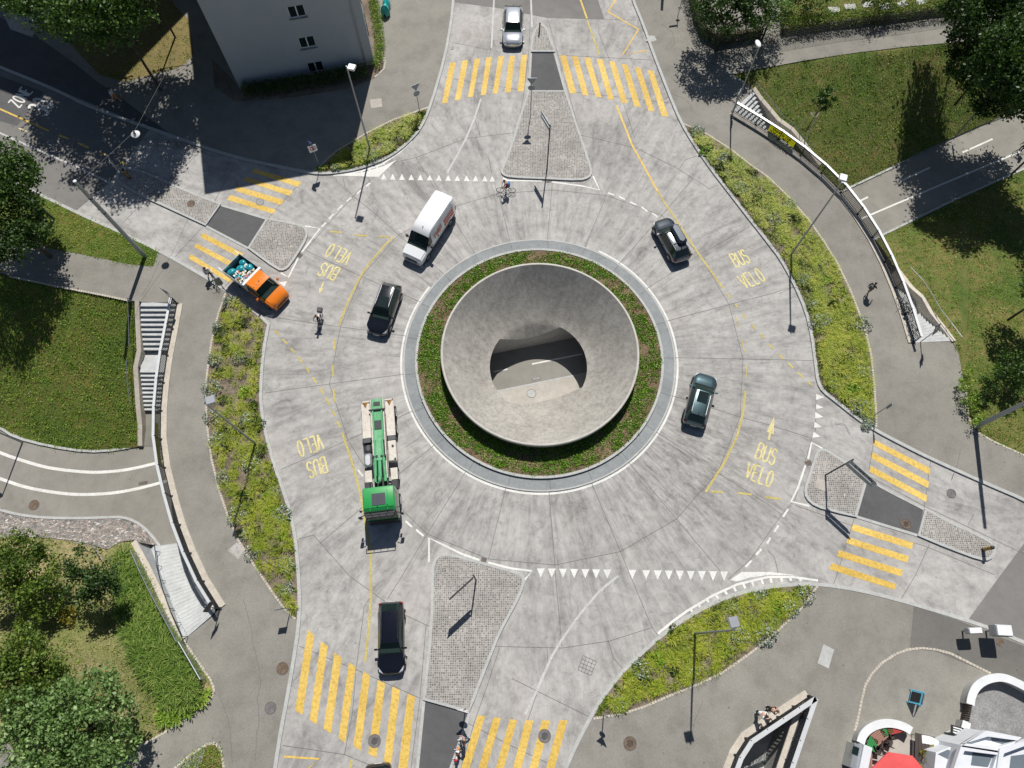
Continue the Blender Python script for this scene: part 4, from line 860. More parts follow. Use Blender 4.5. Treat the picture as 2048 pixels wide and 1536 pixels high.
def stair_e():
    t = thing('staircase', 'pale concrete staircase beside parked bicycles, descending from the eastern pavement', 'stairs', P(1865, 683))
    D = DK_E[::-1]
    Lp = [P(1905, 682, .1), P(1851, 622, -2.0)]; Rp = [P(1827, 686, 0), P(1812, 632, 0)]; Rp = [Vector((Rp[0].x, Rp[0].y, .1)), Vector((Rp[1].x, Rp[1].y, -2.0))]; flight(t, Lp, Rp, 10)
    a = P(1851, 622, -2.2); b = P(1833, 585, -2.2); c = P(1802, 605); d = P(1812, 632); slab(t, [a, b, Vector((c.x, c.y, -2.2)), Vector((d.x, d.y, -2.2))], M_step)
    L3 = [b, P(1795, 530, -4.6)]; c2 = P(1778, 545); flight(t, L3, [Vector((c.x, c.y, -2.2)), Vector((c2.x, c2.y, -4.6))], 12)
    t2 = thing('staircase', 'white concrete staircase under the yellow banner at the north-eastern path', 'stairs', P(1485, 205))
    L = [P(1505, 183, .1), P(1556, 244, -2.1)]; e = W([(1465, 224), (1523, 259)]); flight(t2, L, [Vector((e[0].x, e[0].y, .1)), Vector((e[1].x, e[1].y, -2.1))], 10)
    L = [P(1556, 244, -2.2), P(1585, 272, -2.2)]; e = W([(1523, 259), (1552, 277)]); slab(t2, [L[0], L[1], Vector((e[1].x, e[1].y, -2.2)), Vector((e[0].x, e[0].y, -2.2))], M_step)
    L = [P(1585, 272, -2.2), P(1640, 332, -4.6)]; e = W([(1552, 277), (1625, 333)]); flight(t2, L, [Vector((e[0].x, e[0].y, -2.2)), Vector((e[1].x, e[1].y, -4.6))], 12)
stair_e()
def stair_s():
    t = thing('staircase', 'wide pale steps with smooth side ramp, descending to the lower road at left', 'stairs', P(400, 1250))
    L = [P(376, 1273, .1), P(352, 1222, -1.3), P(336, 1178, -2.5), P(325, 1135, -3.6), P(320, 1092, -4.75)]
    R_ = [P(432, 1228, 0), P(415, 1183, 0), P(394, 1142, 0), P(375, 1098, 0), P(360, 1060, 0)]; R_ = [Vector((p.x, p.y, l.z)) for p, l in zip(R_, L)]
    flight(t, L, R_, 26)
    A = [P(364, 1277, .1), P(338, 1222, -1.3), P(316, 1175, -2.5), P(296, 1130, -3.6), P(277, 1084, -4.75)]; mb = MB()
    mb.add(A+L, [(i, 5+i, 6+i, 1+i) for i in range(4)]); o = mb.build('ramp', ground_mat('ramp_concrete', (.40, .43, .45), (.48, .51, .53), .6, 3., .08, .8), t, world=True)
    mb = MB()
    for a, b in zip(L[:-1], L[1:]): mb.cyl(a+Vector((0, 0, .95)), b+Vector((0, 0, .95)), .035, n=8)
    mb.build('handrail', M_darkm, t, world=True); mb = MB()
    for k in range(7):
        q_ = zlerp(L, .1-k*.75); MB().cyl(q_, q_+Vector((0, 0, .95)), .025, n=6).build('rail_post', M_darkm, t, world=True)
    # coping wall on the garden side
    w = MB(); A2 = [Vector((p.x, p.y, 0)) for p in [P(272, 1082, -1.8), P(296, 1132, -1.4), P(318, 1180, -.8), P(340, 1226, -.3), P(366, 1281, .12)]]; zz = [-2.7, -2.2, -1.5, -.7, .15]
    ln = [Vector((p.x, p.y, z)) for p, z in zip([P(268, 1083, -2.7), P(296, 1135, -2.2), P(318, 1181, -1.5), P(338, 1226, -.7), P(362, 1282, .15)], zz)]
    rw_ = thing('retaining_wall', 'garden wall with beige coping along the side ramp of the lower-left steps', 'wall', ln[0]); w.strip(ln, .36, -2.6, .0); w.build('wall', MATS['ramp_concrete'], rw_, world=True); MB().strip(ln, .44, .002, .09).build('coping', M_beige, rw_, world=True)
stair_s()
def zcoping(pl, w, h, lab, dep=2.2):
    mb = MB(); mb.strip([P(*q_) for q_ in pl], w, -dep, h); tag(mb.build('retaining_wall', M_beige), lab, 'wall')
zcoping([(275, 602, .12), (276, 640, -.55), (279, 703, -1.55), (272, 735, -2.05), (277, 815, -3.3), (281, 850, -3.9), (281, 892, -4.55)], .38, .1, 'beige wall coping between the western lawn and the long staircase', 1.6)
zcoping([(1907, 683, .15), (1890, 660, -.15), (1862, 625, -.8), (1846, 596, -1.35), (1822, 575, -1.9), (1795, 540, -2.6)], .35, .1, 'beige wall coping between the eastern meadow and the staircase by the bicycles', 3.)
zcoping([(1507, 177, .2), (1520, 196, -.2), (1557, 240, -1.), (1585, 260, -1.5), (1610, 290, -2.2), (1640, 330, -3.2)], .42, .1, 'beige wall coping above the white staircase at the north-eastern path', 2.4)
for edge, lab in ((DK_W, 'tall concrete retaining wall under the western bridge railing'), (DK_E, 'tall concrete retaining wall under the eastern bridge railing')):
    mb = MB(); pts = edge_pts(edge, 30)
    port = (lambda p: (p-P(322, 950)).length < 4.4) if edge is DK_W else (lambda p: (p-P(1725, 445)).length < 3.6)
    for a, b in zip(pts[:-1], pts[1:]):
        zb = -1.1 if port((a+b)/2) else -LOW-.05
        o = len(mb.v); mb.v += [(a.x, a.y, zb), (b.x, b.y, zb), (b.x, b.y, .12), (a.x, a.y, .12)]; mb.f.append((o, o+1, o+2, o+3))
    tag(mb.build('retaining_wall', M_wallc), lab, 'wall')
def offset(line, d):
    out = []; n = len(line)
    for i in range(n):
        v = (line[min(i+1, n-1)]-line[max(i-1, 0)]).normalized(); out.append(line[i]+Vector((-v.y, v.x, 0))*d)
    return out
def railing(lab, line, side, n=None, coping=True, dia=True, h=1.15, rw=.2, group='steel railings around the sunken road'):
    """line: world points of the deck edge; side=+1/-1 where the pavement lies"""
    n = n or max(2, int(sum((b-a).length for a, b in zip(line[:-1], line[1:]))/2.3))
    pl = [Vector((*p, .12)) for p in resample([(q_.x, q_.y) for q_ in line], n+1)]
    t = thing('railing', lab, 'railing', pl[0], 0, group); b_ = offset(pl, side*.07)
    if coping:
        c = MB().strip([Vector((p.x, p.y, 0)) for p in offset(pl, side*.28)], .46, -.05, .19); c.build('coping', M_beige, t, world=True)
    top = MB().strip([Vector((p.x, p.y, 0)) for p in offset(pl, -side*.02)], rw, .12+h-.04, .12+h); top.build('top_rail', M_rail, t, world=True)
    lo = MB().strip([Vector((p.x, p.y, 0)) for p in b_], .05, .26, .30); lo.strip([Vector((p.x, p.y, 0)) for p in b_], .04, .12+h-.13, .12+h-.09); lo.build('bottom_rail', M_darkm, t, world=True)
    for k, p in enumerate(b_):
        mb = MB().box((p.x, p.y, .12+h/2), (.07, .07, h)); mb.box((p.x, p.y, .2), (.24, .16, .03)); mb.build('post', M_darkm, t, world=True)
    for a, b in zip(b_[:-1], b_[1:]):
        mb = MB(); L_ = (b-a).length; m_ = int(L_/.115); ang = math.atan2((b-a).y, (b-a).x)
        for i in range(1, m_):
            p = a.lerp(b, i/m_); mb.box((p.x, p.y, .12+h*.53), (.034, .05, h*.82), ang)
        mb.build('baluster_panel', M_darkm, t, world=True)
    return t
railing('curved steel railing with broad pale top rail along the western bridge edge', W(DK_W), 1)
railing('curved steel railing with broad white top rail along the eastern bridge edge', W(DK_E), -1)
def handrail(lab, pts, h=.95, mat=M_pole, r=.028, mesh_=False, every=2):
    pts = [P(*q_) for q_ in pts]; t = thing('handrail', lab, 'handrail', pts[0]); up = Vector((0, 0, h)); mb = MB().tube([p+up for p in pts], r, 8); mb.build('rail', mat, t, world=True)
    for p in pts: MB().cyl(p+Vector((0, 0, -.2)), p+up, .02, n=6).build('post', mat, t, world=True)
    if mesh_:
        m = MB()
        for a, b in zip(pts[:-1], pts[1:]):
            k = int((b-a).length/.12)
            for i in range(k): p = a.lerp(b, i/k); m.cyl(p, p+up*.95, .007, n=4)
            for j in range(1, 8): m.cyl(a+up*j/8, b+up*j/8, .007, n=4)
        m.build('wire_mesh', mat, t, world=True)
    return t
handrail('thin steel handrail on the lawn side of the upper flight of the long staircase', [(266, 606, .1), (268, 640, -.5), (269, 700, -1.5)])
handrail('thin steel handrail on the lawn side of the lower flight of the long staircase', [(264, 728, -1.9), (266, 770, -2.6), (271, 815, -3.3)])
handrail('thin steel handrail in the meadow beside the staircase with the parked bicycles', [(1911, 684, .1), (1890, 656, -.2), (1870, 630, -.7), (1853, 600, -1.3), (1835, 572, -1.9), (1810, 545, -2.4)])
handrail('thin steel handrail on the meadow side of the white north-eastern staircase', [(1506, 180, .2), (1524, 201, -.2), (1541, 222, -.6), (1560, 246, -1.05), (1580, 262, -1.4), (1600, 286, -2.), (1618, 306, -2.6)])
handrail('galvanised garden fence with wire mesh above the lower-left side ramp', [(366, 1284, .15), (345, 1245, -.5), (318, 1196, -1.3), (295, 1150, -2.), (275, 1105, -2.5)], 1.1, mesh_=True)
handrail('galvanised fence with a straight top tube beside the reeds at the pavement edge', [(369, 1284, .12), (390, 1320, .12), (412, 1358, .12)], 1.0, r=.045, mesh_=True)
handrail('short bent steel handrail on top of the rubble bank', [(160, 1088, -2.9), (200, 1096, -2.8), (218, 1122, -2.5)], .9)
# sunken stair in the south-east
SX = W([(1480, 1486), (1617, 1394), (1560, 1560), (1530, 1660), (1420, 1660), (1441, 1590)])
t = thing('sunken_stairwell', 'triangular sunken stairwell with dark concrete walls at the lower right', 'stairwell', SX[0])
mb = MB()
for i in range(6):
    a, b = SX[i], SX[(i+1) % 6]; o = len(mb.v); mb.v += [(a.x, a.y, .12), (b.x, b.y, .12), (b.x, b.y, -4.), (a.x, a.y, -4.)]; mb.f.append((o, o+1, o+2, o+3))
mb.build('walls', M_wallc, t, world=True); slab(t, [Vector((p.x, p.y, -3.98)) for p in SX], M_step, 'floor')
L = [P(1470, 1545, -1.8), P(1530, 1505, -3.96)]; R_ = [P(1500, 1660, -1.8), P(1565, 1570, -3.96)]
flight(t, [P(1462, 1560, -2.2), P(1528, 1508, -3.9)], [P(1485, 1620, -2.2), P(1548, 1560, -3.9)], 9)
railing('angled steel railing with pale flat top around the western side of the sunken stairwell', W([(1441, 1590), (1480, 1486), (1617, 1394)]), 1, 7, rw=.3)
railing('straight steel railing with pale flat top along the eastern side of the sunken stairwell', W([(1617, 1394), (1560, 1560), (1545, 1610)])[::-1], 1, 5, coping=False, rw=.3)
tag(MB().strip([Vector((p.x, p.y, 0)) for p in offset(W([(1608, 1394), (1552, 1560), (1540, 1600)]), -.1)], .36, .05, .18).build('wall_coping', M_beige), 'beige coping strip inside the eastern railing of the sunken stairwell', 'wall')
# ================================================================== BUILDINGS
BZ = 16.6
A0 = P(480, 178); B0 = P(750, 130); fd = (B0-A0).normalized(); bd = Vector((-fd.y, fd.x, 0)); FW = (B0-A0).length
ap = thing('apartment_building', 'tall plain grey-white apartment block with three small windows on its shaded gable', 'building', A0)
def bx(mb, x0, x1, y0, y1, z0, z1):   # box in facade coordinates (along, outwards = -y)
    p = [A0+fd*x+bd*y for x, y in ((x0, y0), (x1, y0), (x1, y1), (x0, y1))]; mb.add([(q_.x, q_.y, z) for z in (z0, z1) for q_ in p], [(3, 2, 1, 0), (4, 5, 6, 7), (0, 1, 5, 4), (1, 2, 6, 5), (2, 3, 7, 6), (3, 0, 4, 7)])
def facade_px(x, y):     # ray through the pixel -> (along, height) on the gable
    u = (x-1024)/FPX; v = (768-y)/FPX; d = Vector((u, v*ca+sa, v*sa-ca)); o = Vector((0, 0, CH)); tt = (A0-o).dot(bd)/d.dot(bd); p = o+d*tt; return (p-A0).dot(fd), p.z
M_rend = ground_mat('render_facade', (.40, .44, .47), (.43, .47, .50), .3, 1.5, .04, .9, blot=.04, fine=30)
WN = []
for (x0, y0, x1, y1) in ((577, 11, 610, 36), (599, 73, 630, 97), (618, 126, 645, 143)):
    c = facade_px((x0+x1)/2, (y0+y1)/2); WN.append((c[0]-.72, c[0]+.72, c[1]-.6, c[1]+.6))
mb = MB(); cols = sorted(WN, key=lambda w_: w_[2]); z = 0
allx = [0]+sorted({v for w_ in WN for v in (w_[0], w_[1])})+[FW]; zs_ = [0]+sorted({v for w_ in WN for v in (w_[2], w_[3])})+[BZ]
for i in range(len(allx)-1):
    for j in range(len(zs_)-1):
        xc, zc_ = (allx[i]+allx[i+1])/2, (zs_[j]+zs_[j+1])/2
        if any(w_[0] < xc < w_[1] and w_[2] < zc_ < w_[3] for w_ in WN): continue
        p = [A0+fd*allx[i], A0+fd*allx[i+1]]; mb.add([(p[0].x, p[0].y, zs_[j]), (p[1].x, p[1].y, zs_[j]), (p[1].x, p[1].y, zs_[j+1]), (p[0].x, p[0].y, zs_[j+1])], [(0, 1, 2, 3)])
for a, b in (((FW, 0), (FW, 26)), ((FW, 26), (0, 26)), ((0, 26), (0, 0))):
    p = [A0+fd*a[0]+bd*a[1], A0+fd*b[0]+bd*b[1]]; mb.add([(p[0].x, p[0].y, 0), (p[1].x, p[1].y, 0), (p[1].x, p[1].y, BZ), (p[0].x, p[0].y, BZ)], [(0, 1, 2, 3)])
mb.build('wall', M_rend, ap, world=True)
mb = MB(); bx(mb, -.15, FW+.15, -.15, 26.15, BZ-.25, BZ+.12); mb.build('roof', M_alu, ap, world=True)
mb = MB(); bx(mb, -.03, FW+.03, -.03, 0.0-.003, .1, .5); mb.build('plinth', M_wallc, ap, world=True)
for w_ in WN:
    f = MB(); x0, x1, z0, z1 = w_; xm = (x0+x1)/2
    for q_ in ((x0, x0+.07, z0, z1), (x1-.07, x1, z0, z1), (xm-.05, xm+.05, z0, z1), (x0, x1, z0, z0+.08), (x0, x1, z1-.08, z1)): bx(f, q_[0], q_[1], .08, .14, q_[2], q_[3])
    fo = f.build('window', M_signw, ap, world=True)
    for a, b in ((x0+.07, xm-.05), (xm+.05, x1-.07)): g = MB(); bx(g, a, b, .11, .125, z0+.08, z1-.08); o = g.build('pane', M_glass, None); o.parent = fo; o.location = -Vector(A0)
    g = MB(); bx(g, x0, x1, .5, .55, z0, z1); bx(g, x0-.005, x0, 0, .5, z0, z1); bx(g, x1, x1+.005, 0, .5, z0, z1); bx(g, x0, x1, 0, .5, z1, z1+.005); bx(g, x0, x1, 0, .5, z0-.005, z0); g.build('window_reveal', M_wallc, ap, world=True)
    g = MB(); bx(g, x0-.1, x1+.1, -.16, -.003, z0-.07, z0-.01); g.build('sill', M_alu, ap, world=True)
mb = MB(); bx(mb, FW-.9, FW-.75, -.09, -.004, 0, BZ-.3); mb.build('downpipe', M_pole, ap, world=True)
for i in range(4):
    for k in range(4):
        g = MB(); p = A0+fd*(FW+.03)+bd*(3+i*5); ang = math.atan2(bd.y, bd.x); g.box((p.x, p.y, 2+k*3.6), (1.5, .08, 1.3), ang); g.build('window', M_glass, ap, world=True)
# neighbouring block north-west, mostly outside the photograph; its shadow covers the road
o1 = P(0, 178); sh = Vector((-math.sin(R(SUN_AZ)), -math.cos(R(SUN_AZ)), 0))/math.tan(R(SUN_EL))
def hblock(name, lab, pxs, h, mat, depth=14):
    """pxs: shadow line of the eaves (two pixels); wall is placed back along the sun direction"""
    a, b = P(*pxs[0])-sh*h, P(*pxs[1])-sh*h; d = (b-a).normalized(); nn = Vector((-d.y, d.x, 0)); t = thing(name, lab, 'building', a)
    pl = [a, b, b+nn*depth, a+nn*depth]; mb = MB().prism([(p.x, p.y) for p in pl], 0, h-.3); mb.build('wall', mat, t, world=True)
    c = sum(pl, Vector())/4; mb = MB().prism([tuple((p+(p-c).normalized()*.2).xy) for p in pl], h-.29, h); mb.build('roof', M_alu, t, world=True)
    mb = MB(); L_ = (b-a).length
    for i in range(int(L_/3.2)):
        for k in range(int(h/3)):
            p = a+d*(1.6+i*3.2)-nn*.03; mb.box((p.x, p.y, 1.8+k*3), (1.3, .06, 1.3), math.atan2(d.y, d.x))
    mb.build('windows', M_glass, t, world=True); return t
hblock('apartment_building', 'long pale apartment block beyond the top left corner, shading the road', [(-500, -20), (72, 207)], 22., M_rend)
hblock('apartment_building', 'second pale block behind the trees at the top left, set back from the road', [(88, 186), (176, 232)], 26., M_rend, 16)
# ================================================================== VEHICLES
def wheel(t, x, y, r=.34, w=.22, side=1, rim=M_rim):
    mb = MB().cyl((x, y-w/2, r), (x, y+w/2, r), r, n=24); ty = mb.build('tyre', M_rub, None)
    wr = thing('wheel', None, None, (0, 0, 0)); wr.parent = t; ty.parent = wr
    o = MB(); ys = y+side*(w/2+.004); o.cyl((x, ys-.01*side, r), (x, ys, r), r*.66, n=20); h = MB()
    ob = o.build('rim', rim, wr)
    for k in range(5):
        a = k*2*math.pi/5; h.box((x+math.cos(a)*r*.38, ys+.004*side, r+math.sin(a)*r*.38), (r*.5, .012, r*.10), M=Matrix.Rotation(-a, 3, 'Y'))
    h.build('hub_cap', M_alu if rim is not M_blk else M_blk, wr); return wr
def loft(stn, sect, parts, t, split):
    """stn: list of stations; sect(station)->list of (y,z) from sill to centre; split(i,j)->part key"""
    rows = []
    for s_ in stn:
        h = sect(s_); rows.append([(s_[0], y, z) for y, z in h]+[(s_[0], -y, z) for y, z in h[-2::-1]])
    m = len(rows[0]); B = {}
    for i in range(len(rows)-1):
        for j in range(m-1):
            jj = min(j, m-2-j); k = split(i, jj, j < m/2-.5); B.setdefault(k, []).append((i, j))
    out = {}
    for k, cells in B.items():
        mb = MB(); idx = {}
        def vi(i, j):
            if (i, j) not in idx: idx[(i, j)] = len(mb.v); mb.v.append(rows[i][j])
            return idx[(i, j)]
        for i, j in cells: mb.f.append((vi(i, j), vi(i, j+1), vi(i+1, j+1), vi(i+1, j)))
        if k == 'body':
            for i, rev in ((0, False), (len(rows)-1, True)):
                f = [vi(i, j) for j in range(m)]; mb.f.append(tuple(f[::-1] if not rev else f))
        out[k] = mb
    for k, mb in out.items():
        nm, mt = parts[k]; o = mb.build(nm, mt, t, True)
        try: o.data.set_sharp_from_angle(angle=R(38))
        except Exception: pass
    return rows
M_dash = plain('dashboard_grey', (.10, .125, .12), .8); M_seat = plain('seat_fabric', (.05, .05, .055), .9)
def interior(t, xd, w, zd, xs, zs_):
    MB().bbox((xd, 0, zd-.12), (.62, w*1.7, .26), .08).build('dashboard', M_dash, t); MB().box((xs-.4, 0, .42), (2.6, w*1.7, .06)).build('cabin_floor', M_blk, t)
    for s_ in (1, -1): MB().bbox((xs, s_*w*.42, zs_-.35), (.5, w*.5, .16), .05).bbox((xs-.28, s_*w*.42, zs_-.08), (.14, w*.48, .62), .05).bbox((xs-.28, s_*w*.42, zs_+.28), (.1, .24, .16), .03).build('seat', M_seat, t)
    MB().torus((xd-.36, w*.42, zd+.02), (1, 0, .5), .17, .02, 16, 5).build('steering_wheel', M_blk, t)
def car(label, front, rear, L, Wd, H, pm, kind='suv', z0=.55, rails=True, sun=True, name='parked_car', cat='car', group=None, rimm=M_rim, rpm=None):
    F_ = P(*front, z0); B_ = P(*rear, z0); d = (F_-B_).normalized(); c = (F_+B_)/2
    t = thing(name, label, cat, (c.x, c.y, 0), math.atan2(d.y, d.x), group); w = Wd/2; h = H
    fr_ = {'suv': .255, 'wagon': .27, 'hatch': .24}[kind]; rr = {'suv': (.86, .955), 'wagon': (.86, .965), 'hatch': (.8, .95)}[kind]
    bl = h*.62
    # (x fraction from the front, half width, belt height, top height, top half width)
    st = [(0., .52, .50, .56, .44), (.010, .68, .60, .66, .58), (.035, .84, .68, .76, .68), (.08, .95, bl*.80, bl*.86, .79), (.16, .99, bl*.86, bl*.93, .82), (fr_-.02, 1., bl*.93, bl*1.0, .83), (fr_, 1., bl*.96, bl*1.04, .82),
        (fr_+.09, 1., bl*.99, bl+(h-bl)*.62, .73), (fr_+.155, 1., bl*1.0, h*.965, .665), (fr_+.22, 1., bl*1.01, h*.99, .655), (.60, 1., bl*1.02, h, .66), (.76, 1., bl*1.03, h*.985, .64), (rr[0], .985, bl*1.04, h*.95, .62),
        ((rr[0]+rr[1])/2, .96, bl*1.04, (h*.95+bl*1.06)/2, .66), (rr[1], .93, bl*.98, bl*1.05, .70), (.985, .84, bl*.82, bl*.9, .66), (1., .68, bl*.62, bl*.68, .54)]
    S_ = [(L/2-q_[0]*L, q_[1]*w, q_[2], q_[3], q_[4]*w, q_[0]) for q_ in st]
    def sect(s_):
        x, ww, hb, ht, tw, f = s_; e = .25 if .05 < f < .95 else .32
        return [(ww*.9, e), (ww*.97, e+.12), (ww, .56 if f > .03 else .45), (ww*.985, hb-.10), (ww*.945, hb), (tw+.02*w, ht-.03), (tw*.94, ht+.005), (tw*.6, ht+.025), (0, ht+.035)]
    i0 = 6; i1 = 8; i2 = 12; i3 = 14
    def split(i, j, left):
        if i0 <= i < i1 and j >= 5: return 'ws'
        if i2 <= i < i3 and j >= 5: return 'rw'
        if i0+1 <= i < i2 and j == 4: return 'sl' if left else 'sr'
        if i1 <= i < i2 and j >= 5: return 'rf'
        return 'body'
    parts = {'body': ('body', pm), 'ws': ('windscreen', M_glassg), 'rw': ('rear_window', M_glass), 'sl': ('side_window', M_glass), 'sr': ('side_window', M_glass), 'rf': ('roof', rpm or pm)}
    loft(S_, sect, parts, t, split)
    xf, xr = L/2-L*.175, -L/2+L*.19
    for x in (xf, xr):
        for s_ in (1, -1):
            wheel(t, x, s_*(w-.085), .345, .23, s_, rimm)
            ar = MB(); n_ = 14
            for k in range(n_+1):
                a = math.pi*k/n_; ar.v += [(x+math.cos(a)*.36, s_*(w+.012), .34+math.sin(a)*.36), (x+math.cos(a)*.43, s_*(w+.006), .34+math.sin(a)*.43)]
            ar.f = [(2*k, 2*k+1, 2*k+3, 2*k+2) for k in range(n_)]; ar.build('wheel_arch', M_blk, t)
    for s_ in (1, -1):
        mb = MB().bbox((L/2-L*(fr_+.075), s_*(w+.10), bl*1.03), (.13, .22, .14), .03); mb.box((L/2-L*(fr_+.07), s_*(w-.02), bl*.98), (.07, .14, .05)); mb.build('wing_mirror', pm, t)
        mb = MB(); mb.v = [(L/2-.022*L, s_*w*.58, .72), (L/2-.05*L, s_*w*.86, .74), (L/2-.12*L, s_*w*.965, bl*.86), (L/2-.065*L, s_*w*.74, bl*.84)]; mb.v = [(a+.02, b*1.01, c_+.035) for a, b, c_ in mb.v]; mb.f = [(0, 1, 2, 3)]; mb.build('headlight', M_lens, t)
        mb = MB(); mb.v = [(-L/2+.012*L, s_*w*.62, bl*.86), (-L/2+.028*L, s_*w*.93, bl*.86), (-L/2+.055*L, s_*w*.945, bl*1.01), (-L/2+.025*L, s_*w*.66, bl*.99)]; mb.v = [(a-.025, b*1.012, c_+.03) for a, b, c_ in mb.v]; mb.f = [(0, 1, 2, 3)]; mb.build('tail_light', M_red, t)
        if rails: MB().tube([(L/2-L*(fr_+.19), s_*w*.60, h+.01), (L/2-L*(fr_+.21), s_*w*.60, h+.055), (-L/2+L*.17, s_*w*.58, h+.045), (-L/2+L*.15, s_*w*.58, h-.01)], .02, 6).build('roof_rail', M_alu if rails == 1 else M_blk, t)
        for k in (.12, .37):
            MB().bbox((L/2-L*(fr_+.12+k), s_*(w*.985), bl*.84), (.18, .03, .03), .008).build('door_handle', pm, t)
    MB().box((L/2-.035, 0, .52), (.05, w*1.1, .20)).build('grille', M_blk, t)
    MB().box((-L/2-.004, 0, .62), (.02, .5, .11)).build('number_plate', M_signw, t)
    MB().box((L/2+.0, 0, .40), (.02, .5, .11)).build('number_plate', M_signw, t)
    MB().tube([(L/2-L*(fr_+.0), -.5, bl*1.06), (L/2-L*(fr_+.015), .1, bl*1.075)], .012, 5).build('wiper', M_blk, t)
    MB().bbox((-L/2+L*.17, 0, h+.07), (.16, .035, .09), .012).build('antenna', M_blk, t)
    interior(t, L/2-L*(fr_+.07), w, bl*.98, L/2-L*(fr_+.24), bl+.08)
    if sun: MB().bbox((-.03*L, 0, h+.036), (L*.21, Wd*.42, .02), .008).build('sunroof', M_glass, t)
    return t
pBlack = paint('paint_black', (.010, .012, .018), .2, .16); pBlack2 = paint('paint_blackblue', (.009, .011, .02), .3, .16)
pGrey = paint('paint_graphite', (.10, .115, .13), .7, .24); pTeal = paint('paint_teal_grey', (.085, .14, .155), .75, .3); pSilver = paint('paint_silver', (.66, .70, .75), .5, .22)
pWhite = paint('paint_white', (.86, .88, .90), .0, .3); pOrange = paint('paint_orange', (.85, .22, .01), .0, .3); pGreen = paint('paint_green', (.02, .33, .075), .0, .35)
car('black SUV with panoramic roof driving past the white van on the left of the ring', (751, 671), (787, 568), 4.65, 1.86, 1.62, pBlack)
tb = car('dark grey SUV carrying a black roof box on the upper right of the ring', (1319, 438), (1367, 524), 4.35, 1.84, 1.52, pGrey, sun=False)
H_ = 1.52
MB().bbox((-.25, -.28, H_+.22), (1.95, .78, .36), .16).build('roof_box', paint('box_graphite', (.035, .045, .06), .5, .22), tb)
for x in (-.9, .35): MB().bbox((x, 0, H_+.06), (.07, 1.3, .04), .01).build('roof_bar', M_blk, tb)
car('teal-grey SUV with dark sunroof on the right of the ring', (1413, 749), (1386, 853), 4.5, 1.86, 1.6, pTeal, rimm=M_blk)
car('silver-white car waiting at the top crosswalk', (1025, 100), (1027, 7), 4.75, 1.95, 1.55, pSilver, 'hatch', sun=False, rails=False)
car('black estate car approaching the bottom crosswalk', (783, 1347), (783, 1205), 4.78, 1.84, 1.47, pBlack2, 'wagon', sun=False, rails=2)
car('black car cut off by the bottom edge of the picture', (760, 1676), (757, 1538), 4.6, 1.84, 1.5, pBlack2, sun=False)
